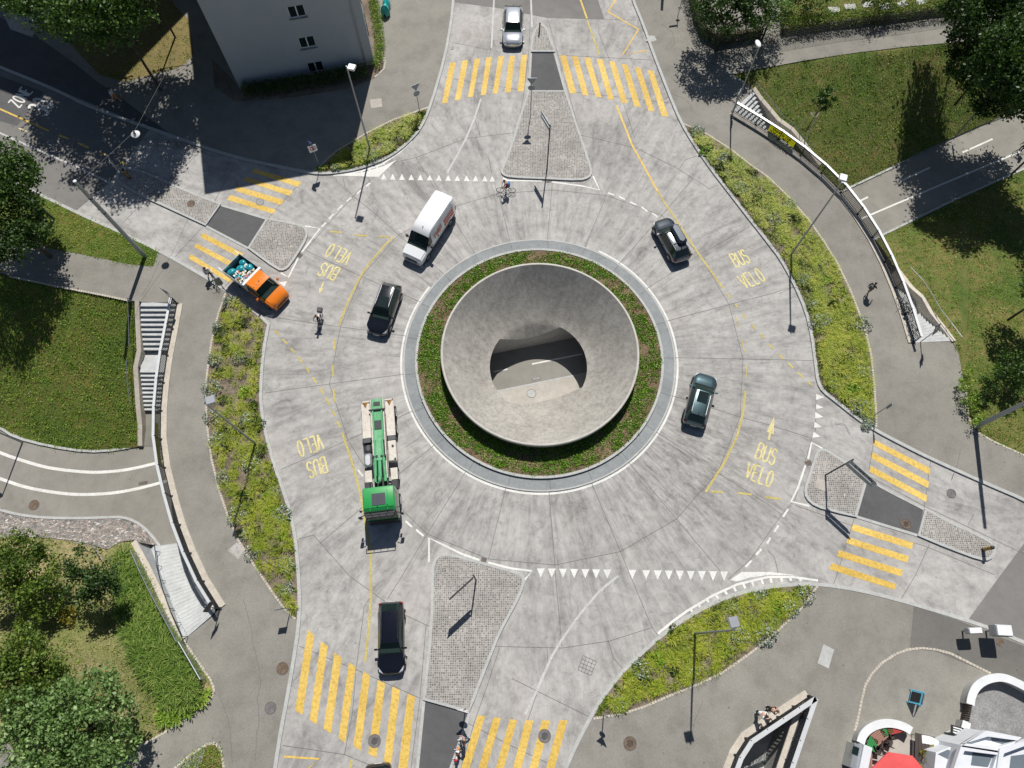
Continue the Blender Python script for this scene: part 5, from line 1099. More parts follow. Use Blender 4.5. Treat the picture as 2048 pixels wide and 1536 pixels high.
# ---- white van
def van():
    F_ = P(823, 521, .6); d = (P(340/6.98+300, 0)-P(300, 0)); a = P(823, 376.+0, 2.5)
    p1 = P(780+300/6.98, 340+760/6.98, 2.45); p2 = P(780+640/6.98, 340+240/6.98, 2.5); d = (p1-p2).normalized(); L, w, h = 6.0, 1.0, 2.62
    c = F_-d*L/2; t = thing('delivery_van', 'white high-roof delivery van with orange lettering on the upper left of the ring', 'van', (c.x, c.y, 0), math.atan2(d.y, d.x))
    st = [(0., .74, .52, .66, .6), (.008, .86, .72, .84, .76), (.03, .95, .95, 1.06, .82), (.10, 1., 1.08, 1.17, .86), (.165, 1., 1.16, 1.27, .88), (.235, 1., 1.24, 1.72, .86), (.30, 1., 1.28, 2.20, .82), (.34, 1., 1.32, h-.18, .80), (.40, 1., 1.4, h-.04, .80), (.6, 1., 1.5, h, .82), (.9, 1., 1.5, h, .82), (.985, .99, 1.5, h-.03, .81), (1., .96, 1.4, h-.12, .78)]
    S_ = [(L/2-q_[0]*L, q_[1]*w, q_[2], q_[3], q_[4]*w, q_[0]) for q_ in st]
    def sect(s_):
        x, ww, hb, ht, tw, f = s_; return [(ww*.92, .28), (ww*.98, .42), (ww, .62), (ww*.99, hb-.12), (ww*.965, hb), (tw+.04, ht-.10), (tw*.97, ht-.01), (tw*.6, ht+.02), (0, ht+.03)]
    def split(i, j, left):
        if 4 <= i < 6 and j >= 5: return 'ws'
        if 5 <= i < 7 and j == 4: return 'sl' if left else 'sr'
        return 'body'
    loft(S_, sect, {'body': ('body', pWhite), 'ws': ('windscreen', M_glassg), 'sl': ('side_window', M_glass), 'sr': ('side_window', M_glass)}, t, split)
    for x in (L/2-1.02, -L/2+1.15):
        for s_ in (1, -1): wheel(t, x, s_*(w-.09), .36, .24, s_)
    for s_ in (1, -1):
        MB().bbox((L/2-1.55, s_*(w+.2), 1.42), (.16, .26, .3), .04).build('wing_mirror', M_blk, t)
        mb = MB(); mb.v = [(L/2-.10, s_*.62, .80), (L/2-.42, s_*.93, .86), (L/2-.55, s_*.96, 1.0), (L/2-.2, s_*.68, .98)]; mb.v = [(a+.03, b*1.01, c_+.03) for a, b, c_ in mb.v]; mb.f = [(0, 1, 2, 3)]; mb.build('headlight', M_lens, t)
        MB().box((-L/2+.03, s_*(w-.06), 1.2), (.08, .1, .6)).build('tail_light', M_red, t)
        MB().bbox((-.3, s_*(w+.012), .55), (L*.8, .03, .16), .01).build('side_trim', M_blk, t)
        for k in (1.15, .1): MB().bbox((k, s_*(w+.01), 1.12), (.2, .03, .05), .008).build('door_handle', M_blk, t)
    MB().box((L/2-.02, 0, .66), (.06, 1.1, .24)).build('grille', M_blk, t); MB().box((L/2+.02, 0, .42), (.02, .5, .11)).build('number_plate', M_signw, t)
    MB().bbox((L/2-2.3, .05, h-.02), (.14, .04, .10), .01).build('antenna', M_blk, t); MB().bbox((-L/2+.25, 0, h+.01), (.26, .5, .05), .01).build('roof_vent', M_alu, t)
    interior(t, L/2-1.25, w, 1.25, L/2-2.0, 1.5)
    for b in ((.55, .5), (.85, 1.)): MB().box((L/2-1.35, (b[0]-.7)*1.2, 1.33), (.16, .34, .03)).build('dashboard_item', M_beige, t)
    mr = plain('orange_red_vinyl', (.72, .11, .035), .5)
    lb = MB(); letters3d(lb, 'FUST', Vector((L/2-.62, -.36, 1.165)), Vector((0, .72, 0)), Vector((-.26, 0, .055)), .055, .25, Vector((.2, 0, 1)).normalized(), .02); lb.build('lettering', mr, t)
    for s_ in (1, -1):
        yy = s_*(w+.02); lb = MB(); X0 = .55 if s_ > 0 else -.65; letters3d(lb, 'FUST', Vector((X0, yy, 1.35)), Vector((-1.2*s_, 0, 0)), Vector((0, -.06*s_, .5)), .1, .25, Vector((0, s_, 0)), .03); lb.build('lettering', mr, t)
        q_ = MB(); q_.v = [(-1.0, yy, 1.0), (-2.55, yy, 1.0), (-2.55, s_*.9, 1.95), (-1.0, s_*.9, 1.95)]; q_.v = [(a, b+s_*.015, c_) for a, b, c_ in q_.v]; q_.f = [(0, 1, 2, 3)]; q_.build('side_panel', mr, t)
        lb = MB()
        for k, zz in enumerate((1.7, 1.4, 1.12)):
            yy2 = s_*(1.03-(zz-1)*.12+.03)
            for i in range(7-k): lb.v += [(-1.15-i*.19, yy2, zz), (-1.27-i*.19, yy2, zz), (-1.27-i*.19, yy2-.012*s_, zz+.12), (-1.15-i*.19, yy2-.012*s_, zz+.12)]; n_ = len(lb.v); lb.f.append((n_-4, n_-3, n_-2, n_-1))
        lb.build('panel_print', M_signw, t)
van()
# ---- orange flatbed
def pickup():
    Fp = P(564, 603, .7); Bp = P(460, 527, 1.0); d = (Fp-Bp); d.z = 0; d.normalize(); L, w, h = 5.3, .98, 2.0; c = Fp-d*L/2; c.z = 0
    t = thing('municipal_truck', 'orange municipal flatbed loaded with teal sacks and waste, passing the walking cyclist', 'truck', (c.x, c.y, 0), math.atan2(d.y, d.x))
    xc = L/2-2.75
    st = [(L/2, .68, .55, .66, .55), (L/2-.03, .84, .72, .82, .7), (L/2-.25, .95, .95, 1.04, .78), (L/2-.62, 1., 1.08, 1.16, .84), (L/2-.85, 1., 1.14, 1.24, .86), (L/2-1.2, 1., 1.2, 1.60, .84), (L/2-1.6, 1., 1.24, h-.06, .80), (L/2-1.85, 1., 1.28, h, .80), (xc+.1, 1., 1.3, h, .81), (xc, .98, 1.28, h-.06, .8)]
    S_ = [(q_[0], q_[1]*w, q_[2], q_[3], q_[4]*w, 0) for q_ in st]
    def sect(s_):
        x, ww, hb, ht, tw, f = s_; return [(ww*.92, .30), (ww*.98, .42), (ww, .62), (ww*.99, hb-.12), (ww*.965, hb), (tw+.03, ht-.07), (tw*.96, ht), (tw*.6, ht+.02), (0, ht+.03)]
    def split(i, j, left):
        if 4 <= i < 6 and j >= 5: return 'ws'
        if 5 <= i < 8 and j == 4: return 'sl' if left else 'sr'
        return 'body'
    loft(S_, sect, {'body': ('cab', pOrange), 'ws': ('windscreen', M_glassg), 'sl': ('side_window', M_glass), 'sr': ('side_window', M_glass)}, t, split)
    bx0, bx1 = -L/2, xc-.12; bl = bx1-bx0; bc = (bx0+bx1)/2
    MB().box((bc, 0, .88), (bl, 2.0, .1)).build('bed_floor', M_blk, t)
    for s_ in (1, -1): MB().bbox((bc, s_*1.0, 1.28), (bl, .05, .75), .012).build('bed_side', M_alu, t)
    MB().bbox((bx0, 0, 1.28), (.05, 2.0, .75), .012).build('tailgate', M_alu, t); MB().bbox((bx1, 0, 1.42), (.22, 2.05, 1.02), .02).build('bulkhead', pWhite, t)
    MB().box((bc+.6, 0, .6), (L*.8, .8, .16)).build('chassis', M_blk, t)
    MB().tube([(bx0-.02, -.98, 1.64), (bx0-.5, -.98, 1.66), (bx0-.5, .98, 1.66), (bx0-.02, .98, 1.64)], .02, 6).build('net_frame', M_alu, t)
    for x in (L/2-.9, -L/2+1.0):
        for s_ in (1, -1): wheel(t, x, s_*(w-.1), .34, .23, s_)
    for s_ in (1, -1):
        MB().bbox((L/2-1.35, s_*(w+.2), 1.32), (.14, .22, .24), .04).build('wing_mirror', pOrange, t)
        mb = MB(); mb.v = [(L/2-.05, s_*.55, .80), (L/2-.36, s_*.90, .86), (L/2-.66, s_*.955, 1.03), (L/2-.2, s_*.62, .96)]; mb.v = [(a+.02, b*1.015, c_+.035) for a, b, c_ in mb.v]; mb.f = [(0, 1, 2, 3)]; mb.build('headlight', M_lens, t)
    MB().box((L/2-.0, 0, .60), (.05, 1.0, .16)).build('grille', M_blk, t); interior(t, L/2-1.1, w, 1.2, L/2-1.85, 1.4)
    for k in range(5): MB().bbox((L/2-1.98, -.62+k*.31, h+.05), (.1, .07, .05), .015).build('roof_lamp', M_lens if k != 2 else M_blk, t)
    MB().ball((L/2-1.0, .25, 1.12), .12, 8, (1.2, 1, .6)).build('dashboard_item', M_red, t)
    mt = plain('teal_plastic', (.02, .30, .36), .35); grp = 'teal sacks on the orange flatbed'
    def world(p): return t.matrix_basis @ Vector(p) if False else Vector((c.x+p[0]*d.x-p[1]*d.y, c.y+p[0]*d.y+p[1]*d.x, p[2]))
    for k, (x, y, s_) in enumerate(((bx0+.45, -.55, .40), (bx0+.85, .1, .42), (bx0+.55, .62, .36), (bx0+1.25, -.6, .36), (bx0+1.35, .62, .42))):
        mb = MB(); mb.ball((0, 0, s_*.7), s_, 14, (1, .9, .85)); mb.v = [(a+.03*math.sin(9*b+k), b+.03*math.sin(8*c_), c_+.03*math.sin(9*a)) for a, b, c_ in mb.v]; mb.ball((.02, .03, s_*1.5), .07, 6)
        o = mb.build('waste_sack', mt, None, True); o.location = world((x, y, .93)); tag(o, 'shiny teal waste sack lying in the bed of the orange flatbed', 'sack', grp)
    lit = [plain('litter_%d' % i, c_, .6) for i, c_ in enumerate(((.75, .74, .7), (.6, .45, .15), (.3, .36, .5), (.65, .12, .08)))]
    for m_ in range(4):
        mb = MB()
        for k in range((110, 26, 50, 12)[m_]): mb.box((random.uniform(bx0+.9, bx1-.15), random.uniform(-.88, .75), random.uniform(1.15, 1.5)), (random.uniform(.06, .22), random.uniform(.05, .16), random.uniform(.03, .1)), random.uniform(0, 3))
        mb.v = [tuple(world(v)) for v in mb.v]; tag(mb.build('loose_waste', lit[m_]), 'heap of mixed loose waste in the bed of the orange flatbed', 'waste', 'loose waste on the orange flatbed', 'stuff')
pickup()
# ---- green hook-lift truck
def hooklift():
    Fp = P(770, 1042, .7); Bp = P(755, 803, 1.0); d = Fp-Bp; d.z = 0; L = 9.35; d.normalize(); c = Fp-d*L/2; c.z = 0
    t = thing('hook_lift_truck', 'green four-axle hook-lift truck without container, driving on the left of the ring', 'truck', (c.x, c.y, 0), math.atan2(d.y, d.x))
    mB = ground_mat('truck_beige', (.58, .53, .46), (.70, .66, .60), 1., 4., .12, .6, blot=.2); mG = ground_mat('truck_green_worn', (.05, .33, .12), (.14, .42, .22), 1.2, 4., .15, .5, blot=.25); mDk = plain('tank_grey', (.07, .075, .08), .5, .3)
    xf = L/2
    # cab
    cw, ch, x0 = 1.18, 3.05, xf-2.05
    st = [(xf, .94, 1.1, 1.75, .94), (xf-.06, .99, 1.2, 1.9, .96), (xf-.16, 1., 1.25, 2.35, .95), (xf-.34, 1., 1.3, 2.78, .93), (xf-.5, 1., 1.35, ch-.06, .93), (xf-.72, 1., 1.4, ch, .93), (x0+.2, 1., 1.4, ch+.02, .93), (x0, .98, 1.35, ch-.05, .92)]
    S_ = [(q_[0], q_[1]*cw, q_[2]+.2, q_[3], q_[4]*cw, 0) for q_ in st]
    def sect(s_):
        x, ww, hb, ht, tw, f = s_; return [(ww*.96, .95), (ww, 1.1), (ww, 1.25), (ww, hb-.1), (ww*.99, hb), (tw+.03, ht-.1), (tw*.96, ht-.01), (tw*.6, ht+.015), (0, ht+.02)]
    def split(i, j, left):
        if 0 <= i < 3 and j >= 5: return 'ws'
        if 2 <= i < 6 and j == 4: return 'sl' if left else 'sr'
        return 'body'
    loft(S_, sect, {'body': ('cab', pGreen), 'ws': ('windscreen', M_glass), 'sl': ('side_window', M_glass), 'sr': ('side_window', M_glass)}, t, split)
    MB().bbox((xf-1.15, 0, ch+.03), (.85, .95, .03), .01).build('roof_hatch', plain('hatch_grey', (.05, .055, .075), .4), t)
    for y in (-.62, .62): MB().bbox((xf-1.1, y, ch+.02), (1.5, .04, .03), .008).build('roof_rib', pGreen, t)
    MB().bbox((xf-.6, 0, ch+.02), (.03, 2.0, .02), .004).build('roof_rib', pGreen, t)
    for y in (-.1, .6): MB().bbox((xf-.66, y, ch+.04), (.1, .06, .08), .01).build('horn', M_blk, t)
    MB().bbox((xf-.12, 0, 2.72), (.32, 2.1, .07), .02).build('sun_visor', M_darkm, t)
    v = MB().tube([(xf-.35, -1.05, 3.05), (xf-.05, -1.05, 3.16), (xf-.05, 1.05, 3.16), (xf-.35, 1.05, 3.05)], .03, 6)
    for y in (-.5, 0, .5): v.cyl((xf-.05, y, 3.16), (xf-.35, y, 3.08), .02, n=5)
    v.build('light_bar', M_darkm, t)
    MB().bbox((xf-.02, 0, .95), (.2, 2.2, .75), .04).build('grille', M_blk, t); MB().bbox((xf-.1, 0, .55), (.5, 2.4, .4), .06).build('bumper', M_darkm, t)
    for s_ in (1, -1):
        MB().bbox((xf+.02, s_*.9, .75), (.12, .4, .28), .03).build('headlight', M_lens, t)
        m_ = MB().tube([(xf-.2, s_*1.15, 2.55), (xf-.12, s_*1.42, 2.6)], .03, 6); m_.bbox((xf-.1, s_*1.48, 2.3), (.12, .24, .5), .03); m_.build('wing_mirror', M_blk, t)
        m_ = MB().tube([(xf-.55, s_*1.15, 2.5), (xf-.55, s_*1.35, 2.55)], .02, 6); m_.bbox((xf-.55, s_*1.42, 2.4), (.12, .14, .3), .03); m_.build('wing_mirror', M_blk, t)
        MB().bbox((xf-2.5, s_*1.02, 1.25), (.7, .4, .5), .03).build('air_intake', M_darkm, t)
    # frame, wheels, mudguards
    for s_ in (1, -1): MB().box((-.9, s_*.42, .95), (L-2.2, .12, .28)).build('chassis_rail', M_darkm, t)
    for x in (xf-1.45, xf-3.35, -L/2+2.35, -L/2+.98):
        for s_ in (1, -1): wheel(t, x, s_*1.06, .5, .32 if x > 0 else .5, s_, M_alu)
    for s_ in (1, -1):
        MB().bbox((-L/2+1.66, s_*.92, 1.14), (2.75, .66, .07), .02).build('mudguard', mB, t)
        MB().bbox((xf-3.35, s_*.95, 1.14), (.9, .52, .06), .02).build('mudguard', mB, t); MB().bbox((xf-2.65, s_*.95, 1.02), (.45, .5, .2), .03).build('battery_box', mDk, t)
        MB().bbox((-L/2+3.22, s_*.93, .95), (.38, .6, .45), .03).build('equipment_box', mDk, t)
        MB().bbox((-L/2+.14, s_*.86, 1.18), (.12, .56, .16), .02).build('rear_bar', mB, t)
        w_ = MB(); w_.v = [(-L/2+.22, s_*.75, 1.22), (-L/2+.62, s_*.92, 1.22), (-L/2+.22, s_*1.1, 1.22), (-L/2+.3, s_*.92, 1.42)]; w_.f = [(0, 1, 2), (0, 1, 3), (1, 2, 3), (2, 0, 3)]; w_.build('wheel_chock', plain('chock_orange', (.62, .27, .04), .5), t)
        MB().bbox((-L/2-.0, s_*1.0, .85), (.06, .35, .15), .01).build('tail_light', M_red, t)
    MB().bbox((-L/2+4.25, .93, .98), (1.6, .62, .62), .06).build('tank', mB, t); MB().cyl((-L/2+3.9, 1.0, 1.29), (-L/2+3.9, 1.0, 1.35), .09, n=12).build('filler_cap', M_darkm, t); MB().cyl((-L/2+4.9, 1.12, 1.29), (-L/2+4.9, 1.12, 1.35), .07, n=12).build('filler_cap', M_darkm, t)
    MB().bbox((-L/2+4.75, -.93, .98), (1.05, .6, .6), .12).build('tank', M_alu, t)
    MB().bbox((-L/2+3.78, -.9, .85), (.7, .5, .4), .12).build('air_tank', mDk, t)
    for k in range(3): MB().cyl((-L/2+5.6+k*.25, .55, 1.05), (-L/2+5.6+k*.25, .85, 1.05), .07, n=10).build('hose_coupling', M_darkm, t)
    # hook arm
    for s_ in (1, -1):
        MB().bbox((-L/2+3.2, s_*.46, 1.28), (6.2, .10, .2), .015).build('subframe_rail', mB, t)
        MB().bbox((-L/2+1.95, s_*.34, 1.42), (2.9, .12, .2), .02).build('tilt_frame', mG, t)
    MB().bbox((-L/2+.55, 0, 1.42), (.95, .85, .22), .05).build('rear_pivot', mG, t); MB().cyl((-L/2+.95, -.62, 1.5), (-L/2+.95, .62, 1.5), .07, n=10).build('pivot_shaft', M_darkm, t)
    MB().bbox((-L/2+.5, 0, 1.54), (.34, .5, .03), .01).build('pivot_recess', M_blk, t)
    MB().bbox((-L/2+2.0, 0, 1.36), (1.9, .56, .1), .02).build('cross_plate', mG, t); MB().bbox((-L/2+2.15, 0, 1.44), (.7, .5, .04), .01).build('valve_block', M_darkm, t)
    m_ = MB(); m_.add([(-L/2+2.6, -.3, 1.5), (-L/2+2.6, .3, 1.5), (-L/2+5.0, .2, 1.72), (-L/2+5.0, -.2, 1.72), (-L/2+2.6, -.3, 1.3), (-L/2+2.6, .3, 1.3), (-L/2+5.0, .2, 1.42), (-L/2+5.0, -.2, 1.42)], [(0, 1, 2, 3)[::-1], (4, 5, 6, 7), (0, 4, 5, 1), (1, 5, 6, 2), (2, 6, 7, 3), (3, 7, 4, 0)]); m_.build('sliding_arm', mG, t)
    for s_ in (1, -1):
        MB().cyl((-L/2+3.4, s_*.27, 1.62), (-L/2+4.7, s_*.3, 1.66), .09, n=12).build('hydraulic_cylinder', mG, t); MB().cyl((-L/2+4.7, s_*.32, 1.62), (-L/2+6.6, s_*.36, 1.6), .12, n=12).build('hydraulic_cylinder', mG, t)
        MB().cyl((-L/2+4.7, s_*.5, 1.62), (-L/2+4.7, s_*.1, 1.62), .13, n=12).build('cylinder_joint', M_darkm, t)
    m_ = MB().tube([(-L/2+5.0, 0, 1.6), (-L/2+6.3, 0, 1.75), (-L/2+6.75, 0, 2.3), (-L/2+6.9, 0, 3.0)], .14, 8); m_.build('hook_arm', mG, t); MB().tube([(-L/2+6.9, 0, 3.0), (-L/2+6.6, 0, 3.1), (-L/2+6.45, 0, 2.9)], .07, 8).build('hook', M_darkm, t)
    MB().box((-L/2+6.6, 0, 1.0), (.8, 1.0, .3)).build('gearbox', M_blk, t)
    MB().tube([(-L/2+3.3, -1.14, .9), (-L/2+4.2, -1.2, .9)], .04, 6).build('side_guard', M_darkm, t)
hooklift()
for o in [o for o in COL.objects if o.parent and o.name.startswith('tail_light') and 'cut off by the bottom' in str(o.parent.get('label'))]: bpy.data.objects.remove(o)
# ================================================================== LAMPS, MASTS, SIGNS
def lamp(base, h, lab, head=0., z=.12, r=.07, group='street lamps with flat square heads'):
    b = P(*base, z); t = thing('street_lamp', lab, 'street lamp', b, 0, group)
    MB().cyl((0, 0, -.1), (0, 0, h), r*1.25, r*.75, 12).build('pole', M_pole, t); MB().cyl((0, 0, -.05), (0, 0, .25), r*1.9, r*1.5, 12).build('base', M_darkm, t)
    c, s_ = math.cos(R(head)), math.sin(R(head))
    MB().tube([(0, 0, h-.06), (c*.2, s_*.2, h-.02)], .05, 8).build('arm', M_pole, t)
    MB().bbox((c*.42, s_*.42, h), (.62, .58, .14), .04, R(head)).build('lamp_head', M_alu, t)
    return t
lamp((741, 302), 10., 'street lamp in the north-western planting bed beside the apartment block', -15)
lamp((513, 889), 10., 'street lamp leaning over the western planting bed above the stairs', 20)
lamp((1580, 512), 10.2, 'street lamp in the eastern planting bed beside the BUS VELO lettering', 70)
lamp((1388, 1267), 10., 'street lamp in the southern planting bed with its head over the plants', 100)
def slamp(base, h, lab, head, z=.12, mat=M_alu):
    b = P(*base, z); t = thing('street_lamp', lab, 'street lamp', b, 0, 'path lamps with oval heads')
    MB().cyl((0, 0, -.3), (0, 0, h), .075, .05, 10).build('pole', M_pole, t); c, s_ = math.cos(R(head)), math.sin(R(head))
    mb = MB(); mb.ball((c*.35, s_*.35, h+.05), .42, 14, (1, .55, .22)); o = mb.build('lamp_head', M_signw, t, True); o.data.transform(Matrix.Translation((c*.35, s_*.35, 0)) @ Matrix.Rotation(R(head), 4, 'Z') @ Matrix.Translation((-c*.35, -s_*.35, 0))); return t
slamp((1462, 232), 8.0, 'path lamp with bright oval head beside the dark hedge at the top right', 100)
slamp((1918, 265), 6.2, 'path lamp with pale oval head on the shaded meadow bank', 55, -3.6)
slamp((1912, 92), 5.8, 'path lamp with greenish head inside the dark tree at the top right', 55)
slamp((45, 885), 6.5, 'lamp at the inner edge of the lower road at the left', 170, -LOW)
def mast(base, h, lab, r=.17):
    b = P(*base, .12); t = thing('mast', lab, 'mast', b, 0, 'thick grey contact line masts'); MB().cyl((0, 0, -.1), (0, 0, h), r*1.1, r*.75, 16).build('pole', M_pole, t)
    MB().cyl((0, 0, h), (0, 0, h+.04), r*.78, r*.5, 16).build('cap', M_signw, t)
    for f in (.62, .8): MB().cyl((0, 0, h*f), (0, 0, h*f+.08), r*.95, n=16).build('clamp', M_darkm, t)
    return b+Vector((0, 0, h))
m1 = mast((290, 513), 10.4, 'thick grey mast at the lawn corner carrying a span wire across the western road')
mast((1950, 854), 11.0, 'thick grey mast leaning out of the picture at the right edge')
mast((1330, -78), 9.5, 'thick grey mast beyond the top edge whose shadow falls on the pavement')
# span wire with hanging lamp
a = m1+Vector((0, 0, -.35)); c = P(353, 106, 9.2); mid = P(268, 264, 9.3); t = thing('span_wire', 'thin wire spanning from the western mast across the shaded road', 'wire', a)
MB().cyl(a, mid, .011, n=6).build('wire', M_darkm, t, world=True); MB().cyl(mid, c, .011, n=6).build('wire', M_darkm, t, world=True)
t = thing('hanging_lamp', 'white round lamp hanging from the span wire over the shaded western road', 'lamp', mid)
MB().cyl((0, 0, -.05), (0, 0, -.22), .1, .34, 16).build('lamp_shade', M_signw, t); MB().cyl((0, 0, -.22), (0, 0, -.32), .34, .30, 16).build('diffuser', M_lens, t); MB().box((0, 0, 0), (.12, .3, .1), .6).build('bracket', M_darkm, t)
def overwire(p0, p1, z, lab):
    a = P(*p0, 0)-sh*z; b = P(*p1, 0)-sh*z; a.z = b.z = z; t = thing('span_wire', lab, 'wire', a); n_ = 12; pts = [a.lerp(b, i/n_)-Vector((0, 0, .35*math.sin(math.pi*i/n_))) for i in range(n_+1)]; MB().tube(pts, .015, 5).build('wire', M_darkm, t, world=True)
def sign(base, h, lab, panels, z=.12, r=.035, cat='road sign', name='road_sign', lean=0):
    """panels: (shape, width, height, centre z, direction the face looks to in degrees, material, extra)"""
    b = P(*base, z); t = thing(name, lab, cat, b); MB().cyl((0, 0, -.1), (0, 0, h), r, n=8).build('post', M_pole if r < .05 else M_darkm, t)
    for (shp, w, hh, cz, a, mt, ex) in panels:
        A = R(a); n_ = Vector((math.cos(A), math.sin(A), 0)); x = Vector((-math.sin(A), math.cos(A), 0)); o = n_*(r+.02)+Vector((0, 0, cz)); off_ = ex.get('off', 0.)
        o = o+x*off_; Z = Vector((0, 0, 1))
        if shp == 'rect': pl = [(-w/2, -hh/2), (w/2, -hh/2), (w/2, hh/2), (-w/2, hh/2)]
        elif shp == 'disc': pl = [(w/2*math.cos(k*math.pi/10), w/2*math.sin(k*math.pi/10)) for k in range(20)]
        elif shp == 'yield': pl = [(-w/2, hh/2), (0, -hh/2), (w/2, hh/2)]
        elif shp == 'arrow': pl = [(-w/2, -hh/2), (w/2-hh*.6, -hh/2), (w/2, 0), (w/2-hh*.6, hh/2), (-w/2, hh/2)]
        mb = MB(); k = len(pl); mb.add([o+x*p+Z*q_ for p, q_ in pl]+[o-n_*.025+x*p+Z*q_ for p, q_ in pl], [tuple(range(k)), tuple(range(2*k-1, k-1, -1))]+[(i, k+i, k+(i+1) % k, (i+1) % k) for i in range(k)])
        po = mb.build('sign_panel', mt, t)
        if 'text' in ex:
            lb = MB(); X = x*(w*ex.get('tw', .8)); letters3d(lb, ex['text'], o-X/2-Z*hh*.22+n_*.004, X, Z*hh*.44, ex.get('lw', .03), .3, n_, .006); lb.build('lettering', ex.get('tm', M_blk), t)
        if 'ring' in ex:
            lb = MB(); rr = ex['ring']; cy = ex.get('cy', 0)
            for i in range(20):
                a0, a1 = i*math.pi/10, (i+1)*math.pi/10; q4 = [(rr*math.cos(a0), rr*math.sin(a0)), (rr*math.cos(a1), rr*math.sin(a1)), (rr*.72*math.cos(a1), rr*.72*math.sin(a1)), (rr*.72*math.cos(a0), rr*.72*math.sin(a0))]
                lb.add([o+n_*.008+x*p+Z*(q_+cy) for p, q_ in q4], [(0, 1, 2, 3)])
            lb.build('prohibition_ring', M_signr, t)
        if 'blue' in ex:
            bx_, by_, bw, bh = ex['blue']; lb = MB(); lb.add([o+n_*.008+x*p+Z*q_ for p, q_ in ((bx_-bw/2, by_-bh/2), (bx_+bw/2, by_-bh/2), (bx_+bw/2, by_+bh/2), (bx_-bw/2, by_+bh/2))], [(0, 1, 2, 3)]); lb.build('blue_field', M_signb, t)
            if 'btext' in ex: l2 = MB(); X = x*bw*.6; letters3d(l2, ex['btext'], o+x*bx_+Z*by_-X/2-Z*bh*.3+n_*.004, X, Z*bh*.6, .05, .3, n_, .01); l2.build('lettering', M_signw, t)
    return t
SB = M_signback
sign((1061, 231), 4.6, 'slim post with give-way triangle and round sign on the upper cobbled island', [('yield', .9, .8, 4.25, -90, SB, {}), ('disc', .62, .62, 3.5, -90, SB, {})])
sign((839, 222), 3.3, 'slim post with give-way triangle and round sign in the north-western bed', [('yield', .9, .8, 2.95, -60, SB, {}), ('disc', .62, .62, 2.25, -60, SB, {})])
sign((640, 334), 3.3, 'white square sign with a red prohibition ring in the building shadow', [('rect', .72, .8, 2.55, -65, M_signw, {'ring': .26, 'cy': .03, 'text': '30', 'tw': .25, 'lw': .04}), ('rect', .4, .4, 3.2, -120, M_signb, {'text': 'P', 'tw': .3, 'tm': M_signw})])
sign((246, 350), 2.4, 'large white zone sign with red ring and blue field on the western island tip', [('rect', .85, 1.3, 1.75, -150, M_signw, {'ring': .3, 'cy': .3, 'blue': (0, -.32, .55, .5), 'btext': 'P'})])
sign((458, 590), 2.9, 'blue-grey sign on a slanting post by the walking cyclist', [('rect', .5, .75, 2.4, 120, SB, {}), ('disc', .5, .5, 1.9, 120, SB, {})])
sign((354, 609), 2.7, 'square metal sign on a post at the top of the long staircase', [('rect', .75, .75, 2.3, 60, SB, {})], cat='path sign')
sign((440, 1217), 2.6, 'square path sign at the foot of the western railing', [('rect', .75, .75, 2.15, -30, M_darkm, {})], cat='path sign')
sign((1841, 684), 2.9, 'dark blue path sign beside the parked bicycles', [('rect', .85, .8, 2.4, 150, M_darkm, {'text': 'P', 'tw': .3, 'tm': M_signw})], cat='path sign')
sign((1464, 224), 2.6, 'square path sign at the start of the north-eastern railing', [('rect', .75, .75, 2.2, 155, SB, {})], cat='path sign')
sign((581, 1219), 2.3, 'small road sign at the lower tip of the western planting bed', [('rect', .6, .6, 1.9, -80, SB, {'off': -.25})])
sign((1207, 1429), 2.7, 'small yield sign seen from behind at the left tip of the southern bed', [('yield', .8, .7, 2.3, 60, SB, {}), ('disc', .45, .45, 1.8, 60, SB, {})])
sign((931, 1416), 2.2, 'slim post with round and triangular sign above the lower refuge', [('disc', .6, .6, 1.35, -105, M_signw, {}), ('yield', .85, .75, 1.95, -105, M_signw, {})])
sign((1746, 832), 3., 'road sign on a slanting post at the right tip of the eastern bed', [('rect', .3, .8, 2.5, -20, SB, {})])
sign((1356, 30), 2.3, 'grey post with a flat panel at the hedge corner near the top edge', [('rect', .85, .35, 2.0, 100, SB, {'off': .4}), ('disc', .4, .4, .9, -90, M_signw, {})])
sign((1094, 337), 5.7, 'tall direction sign with edge-on panel on the upper cobbled island', [('arrow', 1.9, .38, 5.3, 25, SB, {'off': .95}), ('arrow', 1.9, .38, 4.85, 25, SB, {'off': .95})], r=.055, cat='direction sign')
sign((952, 1160), 3.6, 'direction sign with dark arrow panels on the lower cobbled island', [('arrow', 2.2, .4, 3.3, -48, M_darkm, {'off': -1.15}), ('arrow', 2.2, .4, 2.85, -48, M_darkm, {'off': -1.15})], r=.055, cat='direction sign')
dsg = sign((1651, 950), 4.7, 'direction sign with two dark lettered arrow panels on the right cobbled island', [('arrow', 2.35, .5, 4.3, -137, M_signback, {'off': 1.15, 'text': 'ALTSTETTEN', 'tw': .66, 'lw': .045}), ('arrow', 2.35, .5, 3.7, -137, M_signback, {'off': 1.15})], r=.06, cat='direction sign')
def bollard(base, h, lab, r=.11):
    b = P(*base, .13); t = thing('bollard', lab, 'bollard', b, 0, 'black and yellow bollards on the islands'); MB().cyl((0, 0, 0), (0, 0, h), r, n=14).build('post', M_blk, t); MB().ball((0, 0, h), r*1.05, 12, (1, 1, .5)).build('cap', M_blk, t)
    for k in range(5): MB().cyl((0, 0, h*(.18+k*.16)), (0, 0, h*(.18+k*.16)+.07), r+.006, n=14).build('yellow_band', M_yel, t)
bollard((1079, 63), 1.0, 'thin black and yellow bollard on the top cobbled tip', .07); bollard((1966, 1099), 1.15, 'stout black and yellow bollard at the right end of the eastern island', .13); bollard((259, 356), 1.2, 'black and yellow striped bollard on the shaded tip of the western island', .12)
